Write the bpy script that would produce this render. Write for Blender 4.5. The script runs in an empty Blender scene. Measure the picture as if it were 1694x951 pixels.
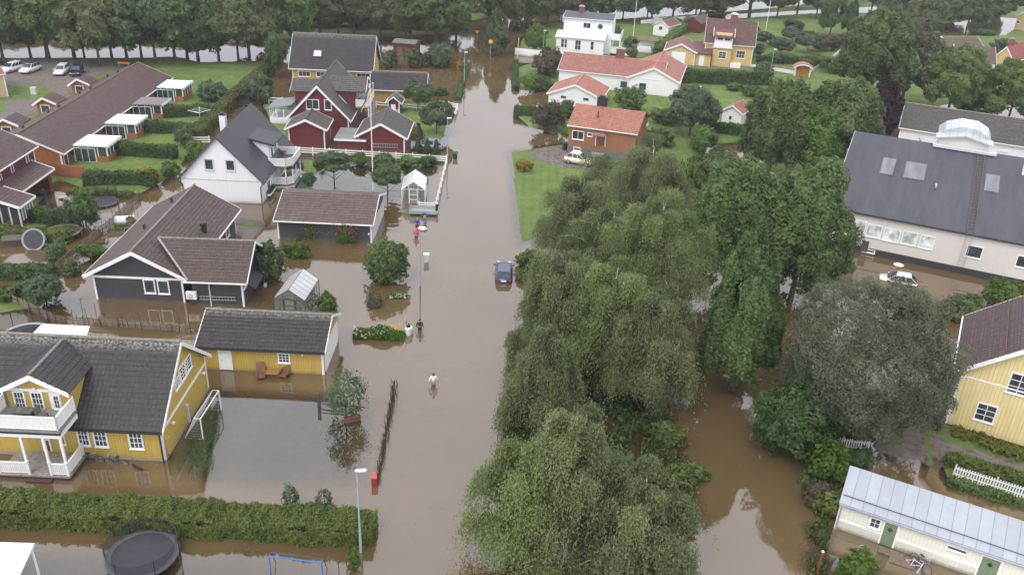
import bpy, bmesh, math, random
import numpy as np
from mathutils import Vector, Matrix
random.seed(7)
SC = bpy.context.scene
COL = SC.collection
R = math.radians

# ------------------------------------------------------------------ camera
F_PX, VPX, VPY, CAM_H = 1420.0, 710.0, 3262.0, 38.0
_up = np.array([847 - VPX, VPY - 475.5, F_PX]); _up /= np.linalg.norm(_up)
_fw = np.array([0, 0, -1.0]); _yy = _fw - _fw.dot(_up) * _up; _yy /= np.linalg.norm(_yy)
_xx = np.cross(_yy, _up)
RC = np.array([_xx, _yy, _up])
cam_d = bpy.data.cameras.new('camera'); cam = bpy.data.objects.new('camera', cam_d); COL.objects.link(cam)
cam_d.sensor_width = 36.0; cam_d.lens = F_PX / 1694 * 36.0
cam_d.clip_start = 0.5; cam_d.clip_end = 6000
cam.matrix_world = Matrix([list(RC[i]) + [[0, 0, CAM_H][i]] for i in range(3)] + [[0, 0, 0, 1]])
SC.camera = cam
SC.render.resolution_x, SC.render.resolution_y = 1024, 574

# ------------------------------------------------------------------ world, sun, exposure
SUN_EL, SUN_AZ = 56.0, 215.0        # azimuth measured clockwise from +Y
w = bpy.data.worlds.new('World'); SC.world = w; w.use_nodes = True
nt = w.node_tree; nt.nodes.clear()
sky = nt.nodes.new('ShaderNodeTexSky'); sky.sky_type = 'NISHITA'; sky.sun_disc = False
sky.sun_elevation = R(SUN_EL); sky.sun_rotation = R(SUN_AZ); sky.air_density = 1.0; sky.dust_density = 4.0; sky.ozone_density = 1.0
hsv = nt.nodes.new('ShaderNodeHueSaturation'); hsv.inputs['Saturation'].default_value = 0.13
bg = nt.nodes.new('ShaderNodeBackground'); bg.inputs['Strength'].default_value = 0.13
wo = nt.nodes.new('ShaderNodeOutputWorld')
nt.links.new(sky.outputs[0], hsv.inputs['Color']); cloud = nt.nodes.new('ShaderNodeMix'); cloud.data_type = 'RGBA'; cloud.inputs[0].default_value = .72      # even cloud deck over the sky
cloud.inputs[7].default_value = (7.55, 7.65, 8.45, 1)
nt.links.new(hsv.outputs[0], cloud.inputs[6]); nt.links.new(cloud.outputs[2], bg.inputs['Color']); nt.links.new(bg.outputs[0], wo.inputs[0])
sd = bpy.data.lights.new('sun', 'SUN'); sd.energy = 0.7; sd.angle = R(25); sd.color = (1.0, 0.97, 0.93)
sun = bpy.data.objects.new('sun', sd); COL.objects.link(sun)
_a, _e = R(SUN_AZ), R(SUN_EL)
sun.rotation_euler = (-Vector((math.sin(_a) * math.cos(_e), math.cos(_a) * math.cos(_e), math.sin(_e)))).to_track_quat('-Z', 'Y').to_euler()
vs = SC.view_settings; vs.view_transform = 'Standard'; vs.look = 'None'; vs.gamma = 1.0; vs.use_curve_mapping = False
vs.exposure = 0.9

# ------------------------------------------------------------------ pixel -> place
def ray(px, py):
    return RC @ np.array([px - 847, -(py - 475.5), -F_PX])
CP = np.array([0, 0, CAM_H])
def G(px, py, z=0.0):
    d = ray(px, py); t = (z - CAM_H) / d[2]
    return Vector(CP + t * d)
def proj(p):
    c = RC.T @ (np.array(p, float) - CP)
    return 847 + F_PX * c[0] / -c[2], 475.5 - F_PX * c[1] / -c[2]
def Zat(P, py):
    """height above point P whose image lies on row py"""
    lo, hi = -2.0, 37.0
    for _ in range(40):
        m = (lo + hi) / 2
        if proj((P[0], P[1], m))[1] > py: lo = m
        else: hi = m
    return lo
def onplane(px, py, O, n):
    d = ray(px, py); O = np.array(O); n = np.array(n)
    t = (O - CP).dot(n) / d.dot(n)
    return CP + t * d

# ------------------------------------------------------------------ objects
def link(o, parent=None):
    COL.objects.link(o)
    if parent is not None: o.parent = parent
    return o
def tag(o, label=None, cat=None, group=None, kind=None):
    if label: o['label'] = label
    if cat: o['category'] = cat
    if group: o['group'] = group
    if kind: o['kind'] = kind
    return o
def thing(name, label, cat, loc=(0, 0, 0), rz=0.0, group=None):
    o = bpy.data.objects.new(name, None); link(o)
    o.empty_display_size = 0.2
    o.location = loc; o.rotation_euler = (0, 0, rz)
    return tag(o, label, cat, group)
KIDS = {}
def copy_tree(o, parent=None, **kw):
    c = o.copy(); COL.objects.link(c)
    if parent is not None: c.parent = parent
    for k, v in kw.items(): setattr(c, k, v)
    for ch in [x for x in o.children]: copy_tree(ch, c)
    return c

class MB:
    def __init__(s): s.v = []; s.f = []; s.T = None
    def add(s, vs, fs):
        n = len(s.v)
        s.v += [tuple(s.T @ Vector(p)) if s.T else tuple(p) for p in vs]
        s.f += [tuple(i + n for i in f) for f in fs]; return s
    def box(s, x0, x1, y0, y1, z0, z1):
        if x0 > x1: x0, x1 = x1, x0
        if y0 > y1: y0, y1 = y1, y0
        return s.add([(x0, y0, z0), (x1, y0, z0), (x1, y1, z0), (x0, y1, z0), (x0, y0, z1), (x1, y0, z1), (x1, y1, z1), (x0, y1, z1)],
                     [(0, 3, 2, 1), (4, 5, 6, 7), (0, 1, 5, 4), (1, 2, 6, 5), (2, 3, 7, 6), (3, 0, 4, 7)])
    def obox(s, O, a, b, c):
        """box at corner O with edge vectors a b c"""
        O, a, b, c = map(Vector, (O, a, b, c))
        if a.cross(b).dot(c) < 0: a, b = b, a
        return s.add([O, O + a, O + a + b, O + b, O + c, O + a + c, O + a + b + c, O + b + c],
                     [(0, 3, 2, 1), (4, 5, 6, 7), (0, 1, 5, 4), (1, 2, 6, 5), (2, 3, 7, 6), (3, 0, 4, 7)])
    def bar(s, a, b, w, h=None, up=(0, 0, 1)):
        a, b = Vector(a), Vector(b); h = h or w
        d = (b - a); L = d.length
        if L < 1e-6: return s
        d /= L; up = Vector(up)
        if abs(d.dot(up)) > .99: up = Vector((0, 1, 0))
        x = d.cross(up).normalized(); y = x.cross(d).normalized()
        return s.obox(a - x * w / 2 - y * h / 2, x * w, y * h, d * L)
    def tube(s, pts, r, n=7, cap=True):
        pts = [Vector(p) for p in pts]; m = len(pts)
        rs = r if isinstance(r, (list, tuple)) else [r] * m
        vs, fs = [], []
        for i, p in enumerate(pts):
            d = (pts[min(i + 1, m - 1)] - pts[max(i - 1, 0)]).normalized()
            q = Vector((0, 0, 1)) if abs(d.z) < .9 else Vector((1, 0, 0))
            x = d.cross(q).normalized(); y = d.cross(x).normalized()
            for k in range(n):
                t = 2 * math.pi * k / n; vs.append(p + (x * math.cos(t) + y * math.sin(t)) * rs[i])
        for i in range(m - 1):
            for k in range(n): fs.append((i * n + k, i * n + (k + 1) % n, (i + 1) * n + (k + 1) % n, (i + 1) * n + k))
        if cap: fs += [tuple(range(n))[::-1], tuple(range((m - 1) * n, m * n))]
        return s.add(vs, fs)
    def lathe(s, prof, c=(0, 0, 0), n=16, sx=1, sy=1):
        vs, fs = [], []
        for r, z in prof:
            for k in range(n):
                t = 2 * math.pi * k / n; vs.append((c[0] + r * sx * math.cos(t), c[1] + r * sy * math.sin(t), c[2] + z))
        for i in range(len(prof) - 1):
            for k in range(n): fs.append((i * n + k, i * n + (k + 1) % n, (i + 1) * n + (k + 1) % n, (i + 1) * n + k))
        fs += [tuple(range(n))[::-1], tuple(range((len(prof) - 1) * n, len(prof) * n))]
        return s.add(vs, fs)
    def prism(s, poly, vec):
        vec = Vector(vec); n = len(poly); poly = [Vector(p) for p in poly]
        return s.add(poly + [p + vec for p in poly], [tuple(range(n))[::-1], tuple(range(n, 2 * n))] + [(i, (i + 1) % n, n + (i + 1) % n, n + i) for i in range(n)])
    def build(s, name, mat, parent=None, smooth=False, label=None, bevel=0):
        me = bpy.data.meshes.new(name); me.from_pydata(s.v, [], s.f); me.update()
        bm = bmesh.new(); bm.from_mesh(me); bmesh.ops.recalc_face_normals(bm, faces=bm.faces)
        if bevel: bmesh.ops.bevel(bm, geom=bm.edges, offset=bevel, segments=2, affect='EDGES', clamp_overlap=True)
        bm.to_mesh(me); bm.free()
        if smooth: me.polygons.foreach_set('use_smooth', [True] * len(me.polygons))
        me.materials.append(mat)
        o = link(bpy.data.objects.new(name, me), parent)
        if label: o['label'] = label
        return o

# ------------------------------------------------------------------ materials
MC = {}
class NT:
    def __init__(s, name):
        s.m = bpy.data.materials.new(name); s.m.use_nodes = True; s.t = s.m.node_tree; s.t.nodes.clear()
        s.out = s.n('OutputMaterial')
    def n(s, typ, **kw):
        nd = s.t.nodes.new('ShaderNode' + typ)
        for k, v in kw.items(): setattr(nd, k, v)
        return nd
    def l(s, a, b): s.t.links.new(a, b)
    def math(s, op, a, b=None, c=None):
        nd = s.n('Math', operation=op)
        for i, x in enumerate((a, b, c)):
            if x is None: continue
            if isinstance(x, (int, float)): nd.inputs[i].default_value = x
            else: s.l(x, nd.inputs[i])
        return nd.outputs[0]
    def noise(s, scale, detail=3, co=None, rough=.55, dim='3D'):
        nd = s.n('TexNoise'); nd.inputs['Scale'].default_value = scale; nd.inputs['Detail'].default_value = detail; nd.inputs['Roughness'].default_value = rough
        if co is not None: s.l(co, nd.inputs['Vector'])
        return nd.outputs[0]
    def ramp(s, fac, a, b):
        nd = s.n('MapRange'); nd.inputs[1].default_value = a; nd.inputs[2].default_value = b; s.l(fac, nd.inputs[0]); return nd.outputs[0]
    def mix(s, f, a, b, blend='MIX'):
        nd = s.n('Mix', data_type='RGBA', blend_type=blend)
        for i, x in ((0, f), (6, a), (7, b)):
            if isinstance(x, (int, float)): nd.inputs[i].default_value = x
            elif isinstance(x, tuple): nd.inputs[i].default_value = (*x[:3], 1)
            else: s.l(x, nd.inputs[i])
        return nd.outputs[2]
    def bump(s, h, st=.3, d=.05):
        nd = s.n('Bump'); nd.inputs['Strength'].default_value = st; nd.inputs['Distance'].default_value = d; s.l(h, nd.inputs['Height']); return nd.outputs[0]
    def bsdf(s, col, rough=.6, metal=0, bump=None, spec=.5, **kw):
        b = s.n('BsdfPrincipled')
        if isinstance(col, tuple): b.inputs['Base Color'].default_value = (*col[:3], 1)
        else: s.l(col, b.inputs['Base Color'])
        if isinstance(rough, (int, float)): b.inputs['Roughness'].default_value = rough
        else: s.l(rough, b.inputs['Roughness'])
        b.inputs['Metallic'].default_value = metal; b.inputs['Specular IOR Level'].default_value = spec
        if bump is not None: s.l(bump, b.inputs['Normal'])
        s.l(b.outputs[0], s.out.inputs[0]); return b
    def xyz(s, kind='Object'):
        tc = s.n('TexCoord'); sp = s.n('SeparateXYZ'); s.l(tc.outputs[kind], sp.inputs[0]); return tc.outputs[kind], sp.outputs

def plain(name, col, rough=.5, metal=0, var=.12, sc=3.0):
    k = ('p', name)
    if k in MC: return MC[k]
    t = NT(name); co, _ = t.xyz(); n = t.noise(sc, 4, co)
    c = t.mix(t.ramp(n, .3, .7), tuple(x * (1 - var) for x in col), tuple(min(1, x * (1 + var)) for x in col))
    t.bsdf(c, rough, metal); MC[k] = t.m; return t.m
def siding(name, col, pitch=.2, horizontal=False, dirt=.25, streak=None):
    """painted boards: grooves, faded streaks, splash dirt"""
    k = ('s', name)
    if k in MC: return MC[k]
    t = NT(name); co, (x, y, z) = t.xyz()
    s = z if horizontal else t.math('ADD', x, y)
    fr = t.math('FRACT', t.math('DIVIDE', s, pitch))
    groove = t.math('LESS_THAN', fr, .16)
    mp = t.n('Mapping'); mp.inputs['Scale'].default_value = (6, 6, .5); t.l(co, mp.inputs[0])
    st = t.noise(1.0, 4, mp.outputs[0])
    streak = streak if streak is not None else (.05 if min(col) > .5 else .14)
    c = t.mix(t.ramp(st, .3, .75), tuple(v * (1 - streak) for v in col), tuple(min(1, v * (1 + streak * .5)) for v in col))
    c = t.mix(t.math('MULTIPLY', groove, (.16 if min(col) > .5 else .38) if pitch < 10 else 0), c, tuple(v * .35 for v in col))
    d = t.math('MULTIPLY', t.ramp(z, .9, -.2), t.math('MULTIPLY', t.noise(2.5, 4, co), dirt * 1.6))
    c = t.mix(d, c, (.12, .09, .06))
    tide = t.ramp(t.math('ADD', z, t.math('MULTIPLY', t.noise(1.7, 5, co, .7), .5)), .52, .34)      # ragged mud line left by the flood
    c = t.mix(t.math('MULTIPLY', tide, .55), c, (.13, .1, .065))
    t.bsdf(c, .55, 0, t.bump(groove, -.5, .02)); MC[k] = t.m; return t.m
def tiles(name, col, rowz=.15, axis='x', colw=.3, moss=(.23, .23, .2), mossy=.25, z_moss=None, groove=.3):
    """pantiles laid in courses: axis is the local direction of the ridge"""
    k = ('t', name, axis)
    if k in MC: return MC[k]
    t = NT(name + '_' + axis); co, (x, y, z) = t.xyz()
    s = x if axis == 'x' else y
    cu = t.math('DIVIDE', s, colw); cr = t.math('DIVIDE', z, rowz)
    cb = t.n('CombineXYZ'); t.l(t.math('FLOOR', cu), cb.inputs[0]); t.l(t.math('FLOOR', cr), cb.inputs[1])
    wn = t.n('TexWhiteNoise'); t.l(cb.outputs[0], wn.inputs['Vector'])
    c = t.mix(wn.outputs[0], tuple(v * .8 for v in col), tuple(min(1, v * 1.2) for v in col))
    big = t.noise(.5, 4, co); c = t.mix(t.ramp(big, .25, .75), t.mix(.35, c, tuple(v * .6 for v in col)), c)
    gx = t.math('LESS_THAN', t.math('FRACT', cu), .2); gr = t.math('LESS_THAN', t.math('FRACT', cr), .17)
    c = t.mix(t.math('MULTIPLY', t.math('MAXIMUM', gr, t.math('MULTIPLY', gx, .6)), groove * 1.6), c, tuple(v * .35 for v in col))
    mo = t.ramp(t.noise(1.3, 6, co, .7), .62, .72)
    sp = t.ramp(t.noise(5.0, 3, co, .7), .6, .68)
    f = t.math('MULTIPLY', t.math('MAXIMUM', mo, sp), mossy)
    if z_moss:
        near = t.ramp(z, z_moss[0], z_moss[1]); f = t.math('MAXIMUM', f, t.math('MULTIPLY', near, t.math('MULTIPLY', t.ramp(t.noise(6, 3, co, .7), .42, .6), z_moss[2])))
    c = t.mix(f, c, moss)
    prof = t.math('SINE', t.math('MULTIPLY', cu, 6.2832))
    t.bsdf(c, .62, 0, t.bump(prof, .35, .03), spec=.35); MC[k] = t.m; return t.m
def seam_metal(name, col, pitch=.62, axis='x', rough=.45):
    k = ('sm', name, axis)
    if k in MC: return MC[k]
    t = NT(name + '_' + axis); co, (x, y, z) = t.xyz(); s = x if axis == 'x' else y
    cu = t.math('DIVIDE', s, pitch); g = t.math('LESS_THAN', t.math('FRACT', cu), .07)
    cb = t.n('CombineXYZ'); t.l(t.math('FLOOR', cu), cb.inputs[0]); t.l(t.math('FLOOR', t.math('DIVIDE', z, .8)), cb.inputs[1])
    wn = t.n('TexWhiteNoise'); t.l(cb.outputs[0], wn.inputs['Vector'])
    c = t.mix(wn.outputs[0], tuple(v * .9 for v in col), tuple(v * 1.06 for v in col))
    c = t.mix(t.math('MULTIPLY', t.ramp(t.noise(1.2, 6, co, .65), .4, .7), .4), c, tuple(v * .72 for v in col))
    c = t.mix(t.math('MULTIPLY', g, .5), c, tuple(v * .4 for v in col))
    t.bsdf(c, rough, .15, t.bump(g, .5, .03)); MC[k] = t.m; return t.m
def felt(name, col, sc=1.0):
    k = ('f', name)
    if k in MC: return MC[k]
    t = NT(name); co, (x, y, z) = t.xyz()
    mp = t.n('Mapping'); mp.inputs['Scale'].default_value = (1.4, .25, .25); t.l(co, mp.inputs[0])
    a = t.noise(.9, 6, mp.outputs[0], .65); b = t.noise(9, 3, co)
    c = t.mix(t.ramp(a, .3, .72), tuple(v * .72 for v in col), tuple(v * 1.3 for v in col))
    c = t.mix(t.math('MULTIPLY', t.ramp(b, .55, .8), .3), c, tuple(v * 1.8 for v in col))
    t.bsdf(c, .6, 0, t.bump(b, .2, .01)); MC[k] = t.m; return t.m
def glass(name='window_glass', col=(.025, .03, .035), rough=.06):
    k = ('g', name)
    if k in MC: return MC[k]
    t = NT(name); co, _ = t.xyz(); n = t.noise(1.2, 2, co)
    c = t.mix(t.ramp(n, .35, .65), col, tuple(v * 2.6 for v in col)); t.bsdf(c, rough, 0, spec=.6); MC[k] = t.m; return t.m
def seethru(name, col, alpha, rough=.2):
    """net or greenhouse pane: part of the light passes straight through"""
    k = ('st', name)
    if k in MC: return MC[k]
    t = NT(name); b = t.bsdf(col, rough); tr = t.n('BsdfTransparent'); mx = t.n('MixShader'); mx.inputs[0].default_value = alpha
    t.l(tr.outputs[0], mx.inputs[1]); t.l(b.outputs[0], mx.inputs[2]); t.l(mx.outputs[0], t.out.inputs[0]); MC[k] = t.m; return t.m
def leafmat(name, a, b, c=None, trans=.48):
    """two leaf greens by leaf, a third (c) on the few leaves with tint above .9"""
    k = ('l', name)
    if k in MC: return MC[k]
    t = NT(name); at = t.n('Attribute', attribute_name='tint')
    col = t.mix(t.ramp(at.outputs['Fac'], 0, .85), a, b)
    if c: col = t.mix(t.ramp(at.outputs['Fac'], .9, .92), col, c)
    d = t.bsdf(col, .55, spec=.3); tl = t.n('BsdfTranslucent'); t.l(col, tl.inputs[0]); mx = t.n('MixShader'); mx.inputs[0].default_value = trans
    t.l(d.outputs[0], mx.inputs[1]); t.l(tl.outputs[0], mx.inputs[2]); t.l(mx.outputs[0], t.out.inputs[0]); MC[k] = t.m; return t.m
WHITE = plain('white_paint', (.78, .78, .77), .45, var=.05)
GREYW = plain('pale_grey_paint', (.52, .53, .53), .5)
BLACK = plain('black_metal', (.022, .022, .025), .4)
DGREY = plain('dark_grey_metal', (.06, .062, .07), .45)
STEEL = plain('galvanised_steel', (.42, .44, .46), .4, .4)
WOOD = plain('weathered_wood', (.16, .12, .085), .8, var=.35, sc=6)
DKWOOD = plain('dark_wood', (.055, .042, .034), .8, var=.4, sc=6)
TAN = plain('oiled_wood', (.17, .085, .042), .6, var=.25, sc=6)
BARK = plain('bark', (.085, .07, .055), .9, var=.4, sc=5)
GLASS = glass()
CONC = plain('concrete', (.25, .245, .235), .85, var=.2)
# ------------------------------------------------------------------ terrain and flood water
def steps(*seg):
    out = []
    for a, b, d in seg: out += list(np.arange(a, b, d))
    return np.array(out + [seg[-1][1]])
GX = steps((-2500, -400, 300), (-400, -130, 15), (-130, -60, 1.4), (-60, 60, .6), (60, 140, 1.4), (140, 400, 15), (400, 2500, 300))
GY = steps((-60, 26, 10), (26, 135, .6), (135, 300, 1.4), (300, 600, 20), (600, 3200, 200))
XX, YY = np.meshgrid(GX, GY)
def nz(x, y, s, seed=0):
    r = np.random.RandomState(seed); o = np.zeros_like(x)
    for k in range(9):
        a = r.uniform(0, 6.28); f = s * r.uniform(.5, 2.2); p = r.uniform(0, 6.28, 2)
        o += np.sin((x * math.cos(a) + y * math.sin(a)) * f + p[0] + 1.3 * np.sin((x * math.sin(a) - y * math.cos(a)) * f * .7 + p[1]))
    return o / 5.0
def sdist(poly):
    P = np.array([G(*p)[:2] for p in poly]); n = len(P)
    d2 = np.full(XX.shape, 1e18); ins = np.zeros(XX.shape, bool)
    for i in range(n):
        a, b = P[i], P[(i + 1) % n]; e = b - a; wx, wy = XX - a[0], YY - a[1]
        t = np.clip((wx * e[0] + wy * e[1]) / max(e @ e, 1e-9), 0, 1)
        d2 = np.minimum(d2, (wx - t * e[0]) ** 2 + (wy - t * e[1]) ** 2)
        c = ((a[1] > YY) != (b[1] > YY)) & (XX < (b[0] - a[0]) * (YY - a[1]) / (b[1] - a[1] + 1e-12) + a[0]); ins ^= c
    d = np.sqrt(d2); return np.where(ins, d, -d)
HT = -.55 + .06 * nz(XX, YY, .3, 1)
K_GRASS = np.zeros_like(HT); K_GRAVEL = np.zeros_like(HT)
# (polygon in photo pixels, height, grass, gravel, shore width, unevenness)
LAND = [
 ([(-900, 71), (300, 72), (470, 72), (600, 64), (755, 56), (752, 38), (762, 22), (770, -120), (-900, -120)], .5, .55, 0, 3, .2),       # far bank of the canal
 ([(740, 22), (800, 22), (812, 30), (770, 36), (738, 34)], .3, 1, 0, 2, .1),
 ([(-900, 94), (215, 96), (300, 94), (330, 103), (466, 100), (450, 125), (400, 150), (330, 228), (295, 288), (235, 322), (150, 318), (95, 300), (60, 350), (0, 372), (-400, 420)], .3, 1, 0, 1.6, .1),
 ([(-400, 110), (60, 104), (212, 108), (172, 124), (150, 135), (95, 170), (60, 190), (0, 215), (-400, 230)], .34, 0, 1, .8, .02),
 ([(15, 146), (62, 142), (88, 155), (60, 170), (18, 168)], .36, 1, 0, .5, .02), ([(-60, 150), (12, 146), (10, 190), (-60, 200)], .36, 1, 0, .5, .02),
 ([(55, 350), (100, 332), (170, 345), (165, 372), (60, 378)], -.08, .3, .5, 1.2, .1),
 ([(640, 168), (742, 165), (742, 228), (700, 236), (690, 205), (660, 200)], .16, 1, 0, 1.2, .08),
 ([(430, 172), (480, 172), (486, 236), (452, 236)], .14, 1, 0, 1.2, .08),
 ([(672, 232), (735, 228), (740, 246), (678, 250)], .05, 0, 1, .8, .05),
 ([(494, 258), (540, 262), (600, 266), (735, 266), (700, 312), (640, 345), (560, 318), (497, 322)], -.06, 1, 0, 1.5, .13),
 ([(495, 262), (525, 264), (520, 312), (497, 318)], .06, 1, 0, 1.2, .08),
 ([(390, 362), (432, 364), (440, 378), (392, 378)], .05, 1, 0, .8, .06),
 ([(355, 652), (560, 650), (602, 690), (606, 800), (442, 806), (345, 796), (290, 766)], -.11, 1, 0, 2.2, .09),
 ([(330, 668), (366, 655), (370, 720), (352, 792), (286, 764)], -.035, 1, 0, 1.2, .09),
 ([(-60, 905), (60, 915), (200, 925), (400, 925), (620, 980), (620, 1100), (-60, 1100)], -.03, 1, 0, 2.4, .13),
 ([(150, 405), (182, 400), (178, 430), (140, 440)], .1, 1, 0, .8, .1), ([(95, 500), (150, 485), (165, 520), (90, 525)], -.12, .7, 0, 1.2, .1),
 ([(-60, 480), (92, 470), (95, 515), (-60, 530)], .05, .8, 0, 1.2, .1), ([(-60, 362), (130, 362), (135, 395), (-60, 395)], .0, .7, 0, 1.2, .1),
 ([(842, 250), (872, 247), (936, 238), (1000, 250), (1010, 290), (960, 340), (925, 372), (888, 396), (858, 408), (850, 340), (846, 292)], .24, 1, 0, 1.4, .05),
 ([(878, 250), (935, 240), (1005, 262), (975, 286), (915, 278), (876, 264)], .26, .3, .62, 1.2, .06),
 ([(846, 190), (900, 180), (945, 186), (945, 222), (905, 222), (868, 210)], .1, 1, 0, 1.2, .09),
 ([(858, 150), (852, 112), (900, 98), (855, 84), (862, 66), (905, 40), (1180, 22), (1320, 10), (1500, -60), (2600, -60), (2600, 60), (1720, 150), (1560, 175), (1480, 205), (1392, 300), (1290, 300), (1225, 236), (1178, 240), (1150, 275), (1160, 330), (1060, 330), (1000, 262), (945, 232), (942, 190), (912, 150)], .42, 1, 0, 2, .08),
 ([(1035, 82), (1068, 78), (1078, 92), (1030, 98)], .46, 0, 1, .6, .02), ([(1100, 106), (1260, 110), (1330, 118), (1330, 125), (1250, 118), (1100, 112)], .46, 0, 1, .6, .02),
 ([(1080, 30), (1500, 8), (1500, 22), (1330, 24), (1080, 42)], -.3, .2, .4, 1.5, .1),
 ([(1520, 45), (1660, 26), (1694, 40), (1660, 60), (1540, 60)], -.4, 0, 0, 1.5, .1),
 ([(870, 440), (960, 430), (1120, 300), (1160, 330), (1150, 480), (1080, 660), (1120, 740), (1140, 850), (1120, 1000), (820, 1000), (830, 900), (850, 760), (870, 620)], -.12, .45, 0, 2.5, .22),
 ([(1160, 420), (1300, 330), (1420, 420), (1400, 470), (1330, 470), (1290, 600), (1220, 640), (1170, 560)], -.22, .3, 0, 2.5, .16),
 ([(1340, 560), (1560, 540), (1560, 700), (1500, 690), (1340, 730), (1255, 715), (1270, 660)], -.02, .6, 0, 2.2, .14),
 ([(1330, 735), (1440, 700), (1450, 745), (1420, 765), (1390, 850), (1365, 850), (1340, 800)], -.05, .6, 0, 1.5, .14),
 ([(1440, 700), (1540, 660), (1600, 720), (1760, 780), (1760, 845), (1575, 795), (1560, 775), (1520, 768), (1448, 750)], .2, .12, .88, 1.3, .06),
 ([(1510, 640), (1570, 640), (1570, 705), (1545, 725), (1520, 700)], .24, 1, 0, .8, .05), ([(1520, 712), (1534, 712), (1546, 768), (1534, 768)], .27, 1, 0, .4, .04),
 ([(1555, 705), (1800, 770), (1800, 800), (1560, 735)], .28, 1, 0, .8, .05), ([(1560, 762), (1600, 762), (1800, 815), (1800, 850), (1570, 800)], .24, 1, 0, .7, .05),
 ([(1335, 870), (1375, 875), (1370, 1000), (1335, 1000)], -.06, .7, 0, 1, .1),
]
for i, (poly, h, g, gv, edge, un) in enumerate(LAND):
    s = sdist(poly) + un * 4 * nz(XX, YY, .9, 10 + i) * .5
    t = np.clip(s / edge * .5 + .5, 0, 1); t = t * t * (3 - 2 * t)
    HT = HT * (1 - t) + (h + un * .45 * nz(XX, YY, 1.1, 40 + i)) * t
    K_GRASS = K_GRASS * (1 - t) + g * t; K_GRAVEL = K_GRAVEL * (1 - t) + gv * t
def sheet(name, Z, mat, attrs):
    ny, nx = XX.shape
    me = bpy.data.meshes.new(name)
    co = np.stack([XX, YY, Z], -1).reshape(-1, 3).astype(np.float32)
    i = np.arange(ny * nx).reshape(ny, nx)
    q = np.stack([i[:-1, :-1], i[:-1, 1:], i[1:, 1:], i[1:, :-1]], -1).reshape(-1, 4)
    me.vertices.add(len(co)); me.vertices.foreach_set('co', co.ravel())
    me.loops.add(q.size); me.loops.foreach_set('vertex_index', q.ravel().astype(np.int32))
    me.polygons.add(len(q)); me.polygons.foreach_set('loop_start', np.arange(0, q.size, 4, dtype=np.int32))
    me.polygons.foreach_set('use_smooth', np.ones(len(q), bool))
    for k, a in attrs.items():
        at = me.attributes.new(k, 'FLOAT', 'POINT'); at.data.foreach_set('value', a.ravel().astype(np.float32))
    me.update(calc_edges=True); me.validate(); me.materials.append(mat)
    return link(bpy.data.objects.new(name, me))
t = NT('ground'); co, _ = t.xyz()
ag = t.n('Attribute', attribute_name='grass').outputs['Fac']; av = t.n('Attribute', attribute_name='gravel').outputs['Fac']
n1 = t.noise(.35, 5, co, .6); n2 = t.noise(2.2, 4, co, .65); n3 = t.noise(14, 3, co)
gr = t.mix(t.ramp(n1, .35, .65), (.075, .13, .028), (.15, .2, .055))
gr = t.mix(t.math('MULTIPLY', t.ramp(n2, .38, .68), .6), gr, (.065, .095, .028)); gr = t.mix(t.math('MULTIPLY', t.ramp(n3, .45, .75), .4), gr, (.15, .19, .06))
sx_ = t.n('SeparateXYZ'); t.l(co, sx_.inputs[0]); mow = t.math('LESS_THAN', t.math('FRACT', t.math('DIVIDE', sx_.outputs[0], 1.1)), .5); gr = t.mix(t.math('MULTIPLY', mow, .16), gr, (.17, .21, .07))
gv = t.mix(t.ramp(n2, .3, .7), (.105, .085, .075), (.19, .16, .145)); gv = t.mix(t.math('MULTIPLY', t.ramp(n3, .5, .7), .4), gv, (.27, .24, .22))
mud = t.mix(t.ramp(n2, .3, .7), (.05, .036, .02), (.09, .066, .036))
wob = t.math('MULTIPLY', t.math('SUBTRACT', n2, .5), .9)
c = t.mix(t.ramp(t.math('ADD', ag, wob), .3, .6), mud, gr); c = t.mix(t.ramp(t.math('ADD', av, wob), .35, .6), c, gv)
t.bsdf(c, .9, 0, t.bump(n3, .5, .06), spec=.15)
ground = tag(sheet('ground', HT, t.m, {'grass': K_GRASS, 'gravel': K_GRAVEL}), kind='structure')
# flood water: turbid, so the body colour hides the bed as it gets deeper
t = NT('flood_water'); co, _ = t.xyz('Object')
mk = t.n('Attribute', attribute_name='murk').outputs['Fac']
mp = t.n('Mapping'); mp.inputs['Scale'].default_value = (1, .55, 1); t.l(co, mp.inputs[0])
r1 = t.noise(1.1, 3, mp.outputs[0]); r2 = t.noise(.22, 3, co); r3 = t.noise(.06, 4, co, .6)
h = t.math('MULTIPLY', r1, t.ramp(r2, .42, .7))
RIPPLES = [((717, 636), 1.1, 7, .9), ((690, 392), 1.0, 5, .8), ((640, 352), 1.15, 9, 1.2), ((688, 552), 1.0, 6, .7), ((850, 640), 1.3, 9, .8), ((716, 640), .8, 12, .5)]
for (px, py), lam, rad, amp in RIPPLES:
    P = G(px, py); v = t.n('VectorMath', operation='DISTANCE'); t.l(co, v.inputs[0]); v.inputs[1].default_value = P
    dist = t.math('ADD', v.outputs['Value'], t.math('MULTIPLY', r2, 1.2))
    wv = t.math('MULTIPLY', t.math('SINE', t.math('MULTIPLY', dist, 6.2832 / lam)), t.ramp(dist, rad, rad * .25))
    h = t.math('ADD', h, t.math('MULTIPLY', wv, amp * .38))
bp = t.bump(h, .4, .036)
body = t.mix(t.ramp(r3, .3, .7), (.094, .06, .026), (.132, .088, .042))
dif = t.n('BsdfDiffuse'); t.l(body, dif.inputs[0])
trn = t.n('BsdfTransparent'); trn.inputs[0].default_value = (.95, .94, .82, 1)
mx = t.n('MixShader'); t.l(t.ramp(mk, 0, 1), mx.inputs[0]); t.l(trn.outputs[0], mx.inputs[1]); t.l(dif.outputs[0], mx.inputs[2])
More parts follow.
